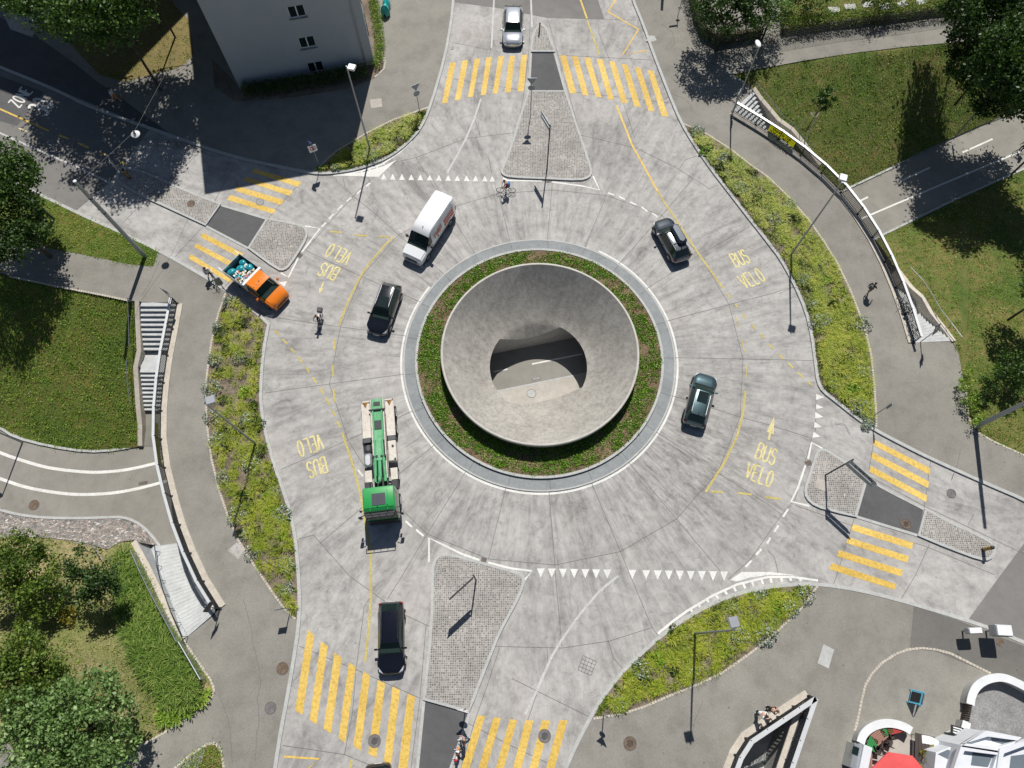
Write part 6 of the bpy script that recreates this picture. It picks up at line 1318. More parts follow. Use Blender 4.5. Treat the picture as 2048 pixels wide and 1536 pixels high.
# yellow banners on the railings
def banner(lab, edge, i0, i1, side, txt):
    L_ = W(edge); pts = [Vector((p.x, p.y, 0)) for p in offset([Vector((*q_, 0)) for q_ in resample([(p.x, p.y) for p in L_], 60)], -side*.03)]; seg = pts[i0:i1+1]; t = thing('banner', lab, 'banner', seg[0])
    mb = MB(); n_ = len(seg)
    for k, p in enumerate(seg): mb.v += [(p.x, p.y, .3+.12*math.sin(math.pi*k/(n_-1))*0), (p.x, p.y, 1.2)]
    mb.f = [(2*k, 2*k+2, 2*k+3, 2*k+1) for k in range(n_-1)]; mb.build('cloth', leaf_mat('banner_yellow', (.70, .66, .02), (.70, .66, .02), None, .55), t, world=True)
    a, b = seg[0], seg[-1]; d = (b-a).normalized(); nn = Vector((-d.y, d.x, 0))*side; ww = (b-a).length
    for s_, (tx, f0, f1, z0) in enumerate(txt):
        lb = MB(); letters3d(lb, tx, a+d*ww*f0+Vector((0, 0, z0))+nn*.22, d*ww*(f1-f0), Vector((0, 0, .25)), .055, .3, nn, .02); lb.build('lettering', M_blk, t, world=True)
    return t
banner('yellow banner tied to the railing above the north-eastern white stairs', DK_E, 8, 14, -1, [('STOPPEN FUR', .15, .85, .95), ('SCHULKINDER', .1, .8, .6)])
banner('crumpled yellow banner tied to the western bridge railing', DK_W, 24, 32, 1, [('STOPPEN', .2, .8, .8)])
# display boxes in the south-east
def dbox(base, h, lab, w=.75, d_=.5, hh=.75, a=0, scr=True):
    b = P(*base, .12); t = thing('display_box', lab, 'display box', b, R(a), 'grey display boxes on posts'); MB().cyl((0, 0, -.05), (0, 0, h), .06, n=10).build('post', M_pole, t); MB().bbox((0, 0, h+hh/2), (w, d_, hh), .03).build('housing', M_alu, t)
    MB().box((0, -d_/2-.01, h+hh/2), (w*.85, .015, hh*.8)).build('screen', M_blk, t); MB().bbox((0, 0, h+hh+.03), (w*.9, d_*.9, .05), .01).build('lid', M_signw, t)
dbox((1925, 1262), 1.0, 'left grey display box on a post at the south-eastern pavement edge', .95, .4, .5, 2); dbox((1972, 1262), 1.2, 'right larger grey display box with a dark side at the south-eastern kerb', 1.1, .75, .8, -3)
# ================================================================== GARDEN TERRACE, SOUTH-EAST
def wall_arc(lab, px, w=.42, h=.9, mat=M_signw):
    L_ = chaikin(px, 80, it=2); t = thing('garden_wall', lab, 'wall', P(*px[0])); MB().strip([P(a, b) for a, b in L_], w, .05, h).build('wall', M_wallc, t, world=True); MB().strip([P(a, b) for a, b in L_], w+.1, h+.002, h+.07).build('coping', ground_mat('white_coping', (.68, .70, .72), (.76, .78, .80), 1.2, 5, .04, .7, blot=.05) if 'white_coping' not in MATS else MATS['white_coping'], t, world=True)
wall_arc('curved white garden wall enclosing the paved court at the lower right corner', [(1924, 1407), (1926, 1392), (1934, 1374), (1948, 1362), (1966, 1355), (1988, 1353), (2015, 1363), (2060, 1388)])
wall_arc('short white wall piece by the terrace entrance gate', [(1917, 1441), (1913, 1458), (1908, 1470)])
wall_arc('curved white garden wall around the terrace with the tables', [(1708, 1482), (1712, 1468), (1725, 1454), (1745, 1445), (1768, 1443), (1795, 1450), (1808, 1459)])
wall_arc('low white wall between terrace and yellow-green bush', [(1830, 1475), (1850, 1478), (1868, 1492)], .4, .8)
psheet('terrace', [(1712, 1478), (1740, 1452), (1768, 1450), (1800, 1460), (1830, 1480), (1870, 1500), (1850, 1600), (1700, 1600)], .112, M_sand)
def paving():
    m, t, b = _new('court_paving'); tc = t.nodes.new('ShaderNodeTexCoord').outputs['Object']; br = t.nodes.new('ShaderNodeTexBrick'); mp = t.nodes.new('ShaderNodeMapping'); mp.inputs['Rotation'].default_value = (0, 0, .6); t.links.new(tc, mp.inputs[0]); t.links.new(mp.outputs[0], br.inputs['Vector'])
    br.inputs['Scale'].default_value = 6; br.inputs['Mortar Size'].default_value = .02; br.inputs['Color1'].default_value = (.2, .2, .2, 1); br.inputs['Color2'].default_value = (.33, .33, .33, 1); br.inputs['Mortar'].default_value = (.13, .13, .13, 1)
    n = noise(t, tc, 1.2, 6); t.links.new(mixc(t, 1., br.outputs[0], ramp(t, n, [(.3, g3(.8)), (.7, g3(1.25))]), 'MULTIPLY'), b.inputs['Base Color']); b.inputs['Roughness'].default_value = .9; return m
psheet('court', [(1930, 1400), (1940, 1378), (1955, 1366), (1985, 1360), (2020, 1370), (2100, 1400), (2100, 1600), (1900, 1600), (1915, 1450)], .112, paving())
t = thing('gate', 'brown slatted gate between the white wall pieces', 'gate', P(1920, 1422, .12))
for k in range(8):
    f = k/7; p = P(1925, 1409).lerp(P(1919, 1438), f); MB().bbox((p.x, p.y, .62), (.05, .12, .95), .01).build('slat', plain('gate_brown', (.07, .045, .035), .7), t, world=True)
# small white house at the corner
hA, hB = P(1868, 1560), P(1893, 1478); zt = 3.4
t = thing('white_house', 'white house with a stepped terrace roof at the lower right corner', 'building', P(1950, 1530)); Wm = ground_mat('white_render', (.66, .69, .73), (.72, .75, .79), .8, 3., .04, .8, blot=.04); Gm = plain('roof_terrace_grey', (.13, .16, .19), .7)
def ppx(px, z): return [tuple(P(a, b, z).xy) for a, b in px]
H1 = ppx([(1922, 1490), (1974, 1463), (2100, 1500), (2100, 1640), (1884, 1640)], 3.3); MB().prism(H1, 0, 3.3).build('wall', Wm, t, world=True)
def rim_(px, z, w=.34, h=.35): MB().strip([Vector((*p, 0)) for p in ppx(px, z+h)], w, z-.0, z+h, closed=True).build('parapet', Wm, t, world=True)
rim_([(1926, 1490), (1974, 1467), (2040, 1478), (2000, 1500)], 3.3); rim_([(1926, 1496), (1998, 1506), (1982, 1560), (1904, 1556)], 3.3); rim_([(2004, 1502), (2070, 1480), (2090, 1560), (1992, 1560)], 3.3, .34, .5)
for px in ([(1946, 1504), (1986, 1510), (1976, 1534), (1942, 1530)], [(1982, 1474), (2022, 1480), (2012, 1490), (1984, 1482)], [(2022, 1512), (2075, 1505), (2075, 1560), (2016, 1560)]): MB().prism(ppx(px, 3.32), 3.31, 3.33).build('roof_terrace', Gm, t, world=True)
MB().prism(ppx([(1872, 1505), (1900, 1494), (1926, 1500), (1900, 1600), (1862, 1600)], 2.3), 0, 2.3).build('annex', Wm, t, world=True)
MB().prism(ppx([(1876, 1508), (1896, 1499), (1914, 1506), (1896, 1518)], 2.32), 2.305, 2.33).build('annex_roof', Gm, t, world=True)
# letter box cabinet, barrels, A-board, umbrella, tables and chairs
t = thing('cabinet', 'grey-white cabinet with a glass lid against the terrace wall', 'cabinet', P(1700, 1510, .12)); a_ = R(-22)
MB().bbox((0, 0, .6), (.75, 1.5, 1.2), .02, a_).build('body', M_alu, t); MB().bbox((.35, -.1, .72), (.55, 1.7, 1.45), .02, a_).build('back_box', Wm, t); MB().bbox((-.12, .4, 1.22), (.4, .5, .03), .01, a_).build('glass_lid', M_glass, t)
t = thing('pavement_sign', 'blue framed A-board with dark poster standing alone on the pavement', 'A-board', P(1828, 1396, .12), R(-25)); mbl = plain('frame_blue', (.12, .50, .72), .4)
for s_ in (1, -1):
    for y in (-.42, .42): MB().cyl((s_*.42, y, 0), (s_*.03, y, 1.1), .03, n=6).build('frame_leg', mbl, t)
    mb = MB(); mb.v = [(s_*.36, -.42, .2), (s_*.36, .42, .2), (s_*.05, .42, 1.08), (s_*.05, -.42, 1.08)]; mb.f = [(0, 1, 2, 3)]; mb.build('board', mbl, t)
    mb = MB(); mb.v = [(s_*.345, -.32, .28), (s_*.345, .32, .28), (s_*.08, .32, 1.), (s_*.08, -.32, 1.)]; mb.v = [(x+s_*.02, y, z+.01) for x, y, z in mb.v]; mb.f = [(0, 1, 2, 3)]; mb.build('poster', M_blk, t)
    lb = MB(); letters3d(lb, 'OPEN' if False else 'MENU', Vector((s_*.15, -s_*.25, .8)), Vector((0, s_*.5, 0)), Vector((-s_*.05, 0, .14)), .03, .3, Vector((s_*.9, 0, .35)).normalized(), .03) if 'M' in GL and False else None
t = thing('parasol', 'large red hexagonal parasol over the terrace at the bottom edge', 'parasol', P(1772, 1560, .12)); mb = MB(); n_ = 8; rr = 1.95; zz = 2.55
pts = []
for k in range(n_):
    a = 2*math.pi*k/n_+.25; pts.append((rr*math.cos(a), rr*math.sin(a), zz-.5))
mb.v = [(0, 0, zz)]+pts+[(p[0]*1.0, p[1]*1.0, p[2]-.14) for p in pts]; mb.f = [(0, 1+k, 1+(k+1) % n_) for k in range(n_)]+[(1+k, 9+k, 9+(k+1) % n_, 1+(k+1) % n_) for k in range(n_)]; mb.build('canopy', ground_mat('red_canvas', (.62, .075, .08), (.70, .10, .10), .6, 2., .05, .85, blot=.06), t)
MB().cyl((0, 0, 0), (0, 0, zz+.08), .03, n=8).build('pole', M_alu, t); MB().cyl((0, 0, 0), (0, 0, .1), .3, n=16).build('base', M_darkm, t)
for k in range(n_): a = 2*math.pi*k/n_+.25; MB().cyl((0, 0, zz-.03), (rr*math.cos(a), rr*math.sin(a), zz-.53), .012, n=5).build('rib', M_darkm, t)
def table(px, lab, cm, rz, w=.65, l=1.1):
    t = thing('garden_table', lab, 'table', P(*px, .12), R(rz))
    for k in range(6): MB().bbox((0, (k-2.5)*w/6, .73), (l, w/6-.015, .03), .005).build('slat', cm, t)
    for x in (-1, 1):
        for y in (-1, 1): MB().cyl((x*l*.42, y*w*.4, 0), (x*l*.42, y*w*.4, .72), .02, n=6).build('leg', M_darkm, t)
mGr = plain('table_green', (.03, .25, .07), .5); mRd = plain('table_red', (.48, .05, .05), .5); mWd = plain('weathered_wood', (.32, .17, .13), .7); mDw = plain('dark_wood', (.06, .045, .04), .7)
table((1734, 1485), 'small green slatted table at the left end of the terrace', mGr, 60, .6, .8); table((1748, 1470), 'reddish wooden table between the two green tables', mWd, 35, .75, 1.0); table((1762, 1459), 'green slatted table beneath the curved terrace wall', mGr, 25, .6, .8); table((1778, 1455), 'red slatted table beneath the curved terrace wall', mRd, 12, .6, 1.1)
table((1722, 1525), 'brown slatted table beside the cabinet at the bottom edge', mWd, 80, .8, 1.4); table((1838, 1498), 'large dark wooden table right of the red parasol', mDw, 78, 1.3, 1.9)
def chair(px, rz, lab):
    t = thing('garden_chair', lab, 'chair', P(*px, .12), R(rz), 'dark folding chairs on the terrace'); MB().bbox((0, 0, .45), (.42, .42, .04), .01).build('seat', mDw, t); MB().bbox((-.22, 0, .75), (.04, .42, .35), .01).build('backrest', mDw, t)
    for x in (-1, 1):
        for y in (-1, 1): MB().cyl((x*.18, y*.18, 0), (x*.18, y*.18, .44), .014, n=5).build('leg', M_darkm, t)
for k, (x, y, r_) in enumerate(((1745, 1492, 20), (1758, 1488, -30), (1772, 1484, 60), (1760, 1474, 120), (1775, 1470, 10), (1748, 1500, 80))): chair((x, y), r_, 'dark folding chair among the tables under the curved terrace wall')
t = thing('menu_board', 'black board with pale lettering leaning at the terrace entrance', 'board', P(1898, 1468, .12), R(-15)); MB().bbox((0, 0, .75), (.85, .08, 1.2), .02, 0).build('board', M_blk, t)
for k in range(3): MB().box((-.05, -.045, 1.15-k*.28), (.5-.1*k, .01, .1)).build('chalk_line', M_signw, t)
MB().bbox((0, .3, .9), (.8, .55, .08), .01).build('top_panel', M_blk, t)
for k in range(3): MB().box((0, .15+k*.15, .945), (.55, .07, .008)).build('chalk_line', M_signw, t)
# teal covered scooter
t = thing('covered_scooter', 'motor scooter under a shiny teal cover at the top edge beside the hedge strip', 'scooter', P(773, 22, .12), R(-92)); mb = MB(); n_ = 12
for i, (x, w_, h_) in enumerate(((-.95, .12, .7), (-.8, .26, .95), (-.4, .30, 1.0), (0., .24, .85), (.35, .30, 1.05), (.6, .36, 1.2), (.85, .2, .9), (1.0, .08, .55))):
    for k in range(n_+1): a = math.pi*k/n_; mb.v.append((x+.02*math.sin(k*3.), w_*math.cos(a)*(1+.3*(1-math.sin(a))), .15+(h_-.15)*math.sin(a)**.6))
for i in range(7):
    for k in range(n_): mb.f.append((i*(n_+1)+k, i*(n_+1)+k+1, (i+1)*(n_+1)+k+1, (i+1)*(n_+1)+k))
mb.build('cover', plain('teal_tarp', (.01, .33, .32), .3), t, False)
for x in (-.7, .75): MB().torus((x, 0, .26), (0, 1, 0), .2, .06, 18, 6).build('tyre', M_rub, t)
# ================================================================== BICYCLES AND PEOPLE
def bicycle(base, ang, lab, z=.12, col=(.02, .02, .03), group=None, tilt=0.):
    b = P(*base, z) if not isinstance(base, Vector) else base; t = thing('bicycle', lab, 'bicycle', b, ang, group); t.rotation_euler = (tilt, 0, ang); m_ = plain('bike_%02d' % int(sum(col)*100), col, .35, .3)
    for x in (-.52, .52):
        w_ = thing('wheel', None, None); w_.parent = t; MB().torus((x, 0, .34), (0, 1, 0), .325, .022, 26, 6).build('tyre', M_rub, w_); s = MB()
        for k in range(8): a = k*math.pi/4; s.cyl((x, 0, .34), (x+.32*math.cos(a), 0, .34+.32*math.sin(a)), .004, n=3)
        s.build('spokes', M_alu, w_)
    MB().tube([(-.52, 0, .34), (-.12, 0, .85), (.36, 0, .82), (-.02, 0, .32), (-.12, 0, .85)], .018, 6).tube([(-.02, 0, .32), (-.52, 0, .34)], .014, 6).build('frame', m_, t)
    MB().tube([(.52, 0, .34), (.36, 0, .82), (.33, 0, .98)], .018, 6).build('fork', m_, t); MB().tube([(.28, -.30, 1.0), (.36, -.1, .99), (.36, .1, .99), (.28, .30, 1.0)], .016, 6).build('handlebar', M_blk, t)
    MB().bbox((-.17, 0, .95), (.27, .15, .06), .02).build('saddle', M_blk, t); MB().tube([(-.12, 0, .82), (-.15, 0, .93)], .014, 5).build('seat_post', M_alu, t); MB().cyl((-.02, -.05, .30), (-.02, .05, .30), .09, n=14).build('crank', M_alu, t); return t
def skin_mesh(name, V, Ed, rad, mat, parent, sub=2, root=0):
    me = bpy.data.meshes.new(name); me.from_pydata([tuple(v) for v in V], Ed, []); o = bpy.data.objects.new(name, me); COL.objects.link(o)
    sk = o.modifiers.new('s', 'SKIN'); sk.use_smooth_shade = True; sub_ = o.modifiers.new('u', 'SUBSURF'); sub_.levels = sub; sub_.render_levels = sub
    for i, r_ in enumerate(rad): d = me.skin_vertices[0].data[i]; d.radius = (r_, r_) if not isinstance(r_, tuple) else r_; d.use_root = (i == root)
    dg = bpy.context.evaluated_depsgraph_get(); m2 = bpy.data.meshes.new_from_object(o.evaluated_get(dg)); bpy.data.objects.remove(o)
    m2.materials.clear(); m2.materials.append(mat); n = bpy.data.objects.new(name, m2); COL.objects.link(n); n.parent = parent; return n
JN = dict(pel=(0, 0, .95), sp=(.01, 0, 1.12), ch=(.01, 0, 1.32), nk=(0, 0, 1.47), hd=(.02, 0, 1.58), tp=(.02, 0, 1.70),
    hl=(0, .10, .90), kl=(.03, .11, .50), al=(-.02, .11, .09), tl=(.15, .12, .04), hr=(0, -.10, .90), kr=(.03, -.11, .50), ar=(-.02, -.11, .09), tr=(.15, -.12, .04),
    sl=(0, .18, 1.40), el=(-.02, .25, 1.13), wl=(.06, .26, .88), sr=(0, -.18, 1.40), er=(-.02, -.25, 1.13), wr=(.06, -.26, .88))
def person(base, ang, lab, pose=None, shirt=None, pants=None, hair=M_hair, skin=M_skin, sc=1., z=.12, sleeves=True, shorts=False, cap=None, group=None, pack=None, shoes=None):
    b = P(*base, z) if not isinstance(base, Vector) else base; t = thing('person', lab, 'person', b, ang, group); j = dict(JN); j.update(pose or {}); j = {k: Vector(v)*sc for k, v in j.items()}; q_ = sc
    V = []; E_ = []; rd = []; ix = {}
    def ad(n, r, p=None): ix[n] = len(V); V.append(j[n] if n in j else p); rd.append(r*q_); return ix[n]
    for n, r in (('pel', .115), ('sp', .105), ('ch', .125), ('nk', .052), ('hd', .082), ('tp', .07), ('hl', .085), ('kl', .058), ('al', .038), ('tl', .032), ('hr', .085), ('kr', .058), ('ar', .038), ('tr', .032), ('sl', .055), ('el', .042), ('wl', .028), ('sr', .055), ('er', .042), ('wr', .028)): ad(n, r)
    for a, c_ in (('pel', 'sp'), ('sp', 'ch'), ('ch', 'nk'), ('nk', 'hd'), ('hd', 'tp'), ('pel', 'hl'), ('hl', 'kl'), ('kl', 'al'), ('al', 'tl'), ('pel', 'hr'), ('hr', 'kr'), ('kr', 'ar'), ('ar', 'tr'), ('ch', 'sl'), ('sl', 'el'), ('el', 'wl'), ('ch', 'sr'), ('sr', 'er'), ('er', 'wr')): E_.append((ix[a], ix[c_]))
    for s_, w_, e_ in ((1, 'wl', 'el'), (-1, 'wr', 'er')):
        d = (j[w_]-j[e_]).normalized(); sd_ = Vector((0, 1, 0)).cross(d); lat = d.orthogonal().normalized(); lat = Vector((1, 0, 0))-d*d.x; lat.normalize(); dn = d.cross(lat)
        pm = ad('p'+w_, .034, j[w_]+d*.05*q_); E_.append((ix[w_], pm)); kn = ad('k'+w_, .03, j[w_]+d*.095*q_); E_.append((pm, kn))
        for f in range(4):
            o_ = (f-1.5)*.021*q_; ln = (.07, .08, .075, .06)[f]*q_; p1 = V[kn]+lat*o_+d*.015*q_; p2 = p1+d*ln*.5+dn*s_*.008*q_; p3 = p2+d*ln*.45+dn*s_*.02*q_
            k0 = len(V); V.extend([p1, p2, p3]); rd.extend([.0095*q_, .009*q_, .008*q_]); E_.extend([(kn, k0), (k0, k0+1), (k0+1, k0+2)])
        k0 = len(V); V.extend([V[pm]+lat*.04*q_, V[pm]+lat*.058*q_+d*.045*q_]); rd.extend([.011*q_, .0095*q_]); E_.extend([(pm, k0), (k0, k0+1)])
    skin_mesh('body', V, E_, rd, skin, t, 1)
    def cloth(nm, names, edges, radd, mat):
        vv = [j[n] for n in names]; skin_mesh(nm, vv, [(names.index(a), names.index(c_)) for a, c_ in edges], [r*q_ for r in radd], mat, t, 1)
    shirt = shirt or M_signw; pants = pants or M_blk
    for k_, v_ in (('sml', j['sl'].lerp(j['el'], .55)), ('smr', j['sr'].lerp(j['er'], .55)), ('kml', j['kl'].lerp(j['hl'], .25)), ('kmr', j['kr'].lerp(j['hr'], .25))): j[k_] = v_
    if sleeves: cloth('shirt', ['sp', 'pel', 'ch', 'sl', 'el', 'wl', 'sr', 'er', 'wr'], [('pel', 'sp'), ('sp', 'ch'), ('ch', 'sl'), ('sl', 'el'), ('el', 'wl'), ('ch', 'sr'), ('sr', 'er'), ('er', 'wr')], [.125, .13, .15, .075, .055, .04, .075, .055, .04], shirt)
    else: cloth('shirt', ['sp', 'pel', 'ch', 'sl', 'sml', 'sr', 'smr'], [('pel', 'sp'), ('sp', 'ch'), ('ch', 'sl'), ('sl', 'sml'), ('ch', 'sr'), ('sr', 'smr')], [.125, .13, .15, .075, .065, .075, .065], shirt)
    if shorts: cloth('shorts', ['pel', 'hl', 'kml', 'hr', 'kmr'], [('pel', 'hl'), ('hl', 'kml'), ('pel', 'hr'), ('hr', 'kmr')], [.13, .10, .085, .10, .085], pants)
    else: cloth('trousers', ['pel', 'hl', 'kl', 'al', 'hr', 'kr', 'ar'], [('pel', 'hl'), ('hl', 'kl'), ('kl', 'al'), ('pel', 'hr'), ('hr', 'kr'), ('kr', 'ar')], [.13, .10, .072, .052, .10, .072, .052], pants)
    for a, c_ in (('al', 'tl'), ('ar', 'tr')): MB().cyl(j[a]+Vector((-.03, 0, -.03))*q_, j[c_]+Vector((.02, 0, 0))*q_, .05*q_, .04*q_, 8).build('shoe', shoes or M_signw, t, True)
    h = j['hd'].lerp(j['tp'], .55); fw = (Vector((1, 0, 0))+Vector((0, 0, -.1))).normalized(); up = (j['tp']-j['hd']).normalized(); fw = Vector((1, 0, 0))-up*up.x; fw.normalize(); sd_ = up.cross(fw)
    MB().ball(h+up*.02*q_-fw*.02*q_, .108*q_, 14, (1, .9, 1.)).build('hair', hair, t, True)
    MB().cyl(h-up*.03*q_+fw*.075*q_, h-up*.05*q_+fw*.115*q_, .012*q_, .018*q_, 6).build('nose', skin, t, True)
    for s_ in (1, -1): MB().ball(h+fw*.088*q_+sd_*.035*s_*q_-up*.01*q_, .012*q_, 6).build('eye', M_blk, t); MB().ball(h+sd_*.092*s_*q_-up*.03*q_, .028*q_, 8, (.8, .4, 1)).build('ear', skin, t)
    MB().box(h+fw*.09*q_-up*.085*q_, (.012*q_, .05*q_, .01*q_)).build('mouth', M_signr, t)
    if cap: MB().ball(h+up*.045*q_-fw*.01*q_, .118*q_, 14, (1.05, .98, .85)).build('cap', cap, t, True); MB().bbox(h+up*.03*q_+fw*.13*q_, (.14*q_, .15*q_, .015*q_), .005).build('cap_peak', cap, t)
    if pack: MB().bbox((j['ch']+j['sp'])/2+Vector((-.21, 0, -.02))*q_, (.2*q_, .32*q_, .46*q_), .05).build('backpack', pack, t, False)
    return t
c_red = plain('cloth_red', (.45, .02, .05), .8); c_blue = plain('cloth_blue', (.05, .22, .55), .8); c_wh = plain('cloth_white', (.78, .78, .8), .8); c_blk = plain('cloth_black', (.014, .014, .016), .85); c_jean = plain('denim', (.05, .12, .24), .85); c_or = plain('cloth_orange', (.85, .28, .03), .8); c_tan = plain('cloth_rose', (.55, .33, .28), .85); c_grey = plain('cloth_greyblue', (.22, .25, .33), .85); c_kh = plain('cloth_brown', (.12, .08, .05), .85)
walkp = dict(kl=(.16, .11, .52), al=(.30, .11, .10), tl=(.46, .12, .07), kr=(-.02, -.11, .50), ar=(-.30, -.11, .16), tr=(-.20, -.12, .04), el=(-.12, .26, 1.16), wl=(-.12, .27, .90), er=(.14, -.26, 1.16), wr=(.30, -.25, .96))
ridep = dict(pel=(-.22, 0, 1.0), sp=(-.14, 0, 1.15), ch=(.03, 0, 1.36), nk=(.10, 0, 1.48), hd=(.15, 0, 1.57), tp=(.17, 0, 1.68), hl=(-.18, .10, .98), kl=(.14, .13, .82), al=(.02, .12, .40), tl=(.15, .12, .36), hr=(-.18, -.10, .98), kr=(.06, -.13, .62), ar=(-.05, -.12, .22), tr=(.09, -.12, .18), sl=(.06, .18, 1.40), el=(.16, .26, 1.18), wl=(.26, .29, 1.06), sr=(.06, -.18, 1.40), er=(.16, -.26, 1.18), wr=(.26, -.29, 1.06))
def rider(base, ang, lab, blab, **k):
    b = P(*base, .0); bicycle(b, ang, blab, col=k.pop('col', (.02, .02, .03))); return person(b, ang, lab, ridep, z=0., **k)
rider((1012, 385), R(178), 'cyclist in red top with a blue backpack riding past the upper island', 'dark city bicycle ridden past the upper island by the person in red', shirt=c_red, pants=c_kh, pack=c_blue, sleeves=False, shorts=True)
rider((642, 646), R(-95), 'cyclist in white long-sleeved shirt in the left bus lane', 'bicycle with dark rear basket ridden down the left bus lane', shirt=c_wh, pants=c_blk, hair=c_kh)
MB().bbox((-.72, 0, .95), (.42, .42, .25), .04).build('basket', plain('crate_grey', (.06, .06, .07), .6), [o for o in COL.objects if o.name.startswith('bicycle')][-1])
person((1733, 586), R(28), 'person in black with a large rucksack striding along the right pavement', walkp, shirt=c_blk, pants=c_kh, pack=plain('pack_grey', (.10, .115, .13), .7), shorts=True)
push = dict(sl=(.02, .18, 1.40), el=(.12, .25, 1.16), wl=(.36, .22, 1.05), er=(.12, -.25, 1.16), wr=(.36, -.22, 1.05))
person((424, 556), R(-38), 'person in white shirt leaning over a pushed bicycle beside the orange truck', dict(walkp, **push), shirt=c_wh, pants=c_blk, pack=c_grey, z=.02); bicycle((434, 566), R(-60), 'black bicycle pushed beside the orange truck', z=.02)
person((236, 203), R(160), 'person in white shirt on the shaded pavement at the top left', walkp, shirt=c_wh, pants=c_or)
arms = dict(er=(.05, -.30, 1.2), wr=(.18, -.42, 1.1), el=(.05, .30, 1.2), wl=(.2, .4, 1.12))
person((930, 1478), R(172), 'adult in rose top and jeans stepping off the lower refuge', walkp, shirt=c_tan, pants=c_jean, z=.03)
person((919, 1499), R(165), 'child in orange top with a white cap on the lower refuge edge', walkp, shirt=c_or, pants=c_blk, sc=.72, cap=c_wh, z=.03)
person((915, 1516), R(175), 'child in white top with a red cap at the bottom edge', dict(walkp, **arms), shirt=c_wh, pants=c_blk, sc=.70, cap=c_red, z=.03, sleeves=False)
lean = dict(pel=(-.1, 0, .93), sp=(-.02, 0, 1.1), ch=(.10, 0, 1.28), nk=(.18, 0, 1.40), hd=(.24, 0, 1.48), tp=(.28, 0, 1.6), sl=(.12, .18, 1.35), el=(.25, .24, 1.18), wl=(.40, .1, 1.2), sr=(.12, -.18, 1.35), er=(.25, -.24, 1.18), wr=(.40, -.1, 1.2))
person((1512, 1424), R(-35), 'person in white and red leaning on the stairwell railing', lean, shirt=c_wh, pants=c_blk); person((1532, 1416), R(-20), 'person in black with bare arms leaning on the stairwell railing', lean, shirt=c_blk, pants=c_blk, sleeves=False, hair=c_kh)
rider((2036, 312), R(200), 'rider in dark clothes on the shaded lower road at the right edge', 'dark bicycle on the shaded lower road at the right edge', shirt=c_blk, pants=c_blk)
for o in list(COL.objects)[-400:]:
    if o.parent is None and 'label' in o and 'right edge' in str(o['label']) and 'lower road' in str(o['label']): o.location = P(2036, 305, -LOW)
for k, (bs, a_, lb) in enumerate((((1803, 612), 112, 'black bicycle leaning on the eastern railing, uppermost of the parked three'), ((1811, 628), 108, 'black bicycle leaning on the eastern railing, middle of the parked three'), ((1822, 665), 105, 'black bicycle leaning on the railing beside the blue path sign'))): bicycle(bs, R(a_+(180 if k == 1 else 0)), lb, tilt=R(-8 if k != 1 else 8), group='bicycles parked at the eastern railing')
# ================================================================== PLANTING
zk = lambda v: (lambda x, y: v)
def inset_px(px, n, zf, m):
    wp = [tuple(p.xy) for p in W(px)]; out = []
    while len(out) < n:
        for p in scatter_px(px, 40, zf):
            if all(inside((p.x+dx, p.y+dy), wp) for dx, dy in ((m, 0), (-m, 0), (0, m), (0, -m), (m*.7, m*.7), (-m*.7, -m*.7), (m*.7, -m*.7), (-m*.7, m*.7))): out.append(p)
    return out[:n]
def area_m(px): return abs(area2([(p.x, p.y) for p in W(px)]))/2
for pl, nm, dens in ((BEDW, 'the western planting bed', 3.6), (BEDE, 'the eastern planting bed', 6.5), (BEDS, 'the southern planting bed', 6.), (BEDN, 'the north-western planting bed', 5.)):
    A = area_m(pl); n_ = int(A*dens)
    blades('ornamental_grass', inset_px(pl, n_, zk(.11), .38), L_grass, 34, .52, .015, 'yellow-green grass tufts covering '+nm, 'grass')
    # small low cushions and clumps filling the gaps
    pts = inset_px(pl, int(A*(22 if nm != 'the western planting bed' else 9)), zk(.12), .2); c = np.array([(p.x, p.y, p.z) for p in pts]); c = np.repeat(c, 7, 0)+rng.normal(size=(len(c)*7, 3))*np.array([.10, .10, .03]); c[:, 2] = np.abs(c[:, 2]-.12)+.14
    tag(leaf_cloud('ground_cover', c, .075, L_mat, tint=rng.uniform(0, .6, len(c))), 'low mossy ground cover between the grasses of '+nm, 'ground cover', None, 'stuff')
# mat plants along the kerb side
for ln, nm in ((KW, 'western'), (KE, 'eastern'), (KS, 'southern'), (KN, 'north-western')):
    L_ = [Vector((*q_, 0)) for q_ in resample([tuple(p.xy) for p in W(ln)], 300)]; bedp = [tuple(p.xy) for p in W({'western': BEDW, 'eastern': BEDE, 'southern': BEDS, 'north-western': BEDN}[nm])]; c = []
    for i in range(4, 296):
        p = L_[i]; v = (L_[i+1]-L_[i-1]).normalized(); nn = Vector((-v.y, v.x, 0)); nn = nn if inside((p+nn*.4).xy[:], bedp) else -nn
        if math.sin(i*.37)+math.sin(i*.11) > -.2:
            q_ = p+nn*random.uniform(.17, .6)
            if not inside(q_.xy[:], bedp): continue
            for _ in range(20): c.append((q_.x+random.gauss(0, .07), q_.y+random.gauss(0, .07), .15+abs(random.gauss(0, .05))))
    c = np.array(c); tag(leaf_cloud('edging_plants', c, .10, L_mat, tint=rng.uniform(.2, 1, len(c))), 'row of low green cushion plants just inside the kerb of the %s bed' % nm, 'ground cover', None, 'stuff')
protos = {}
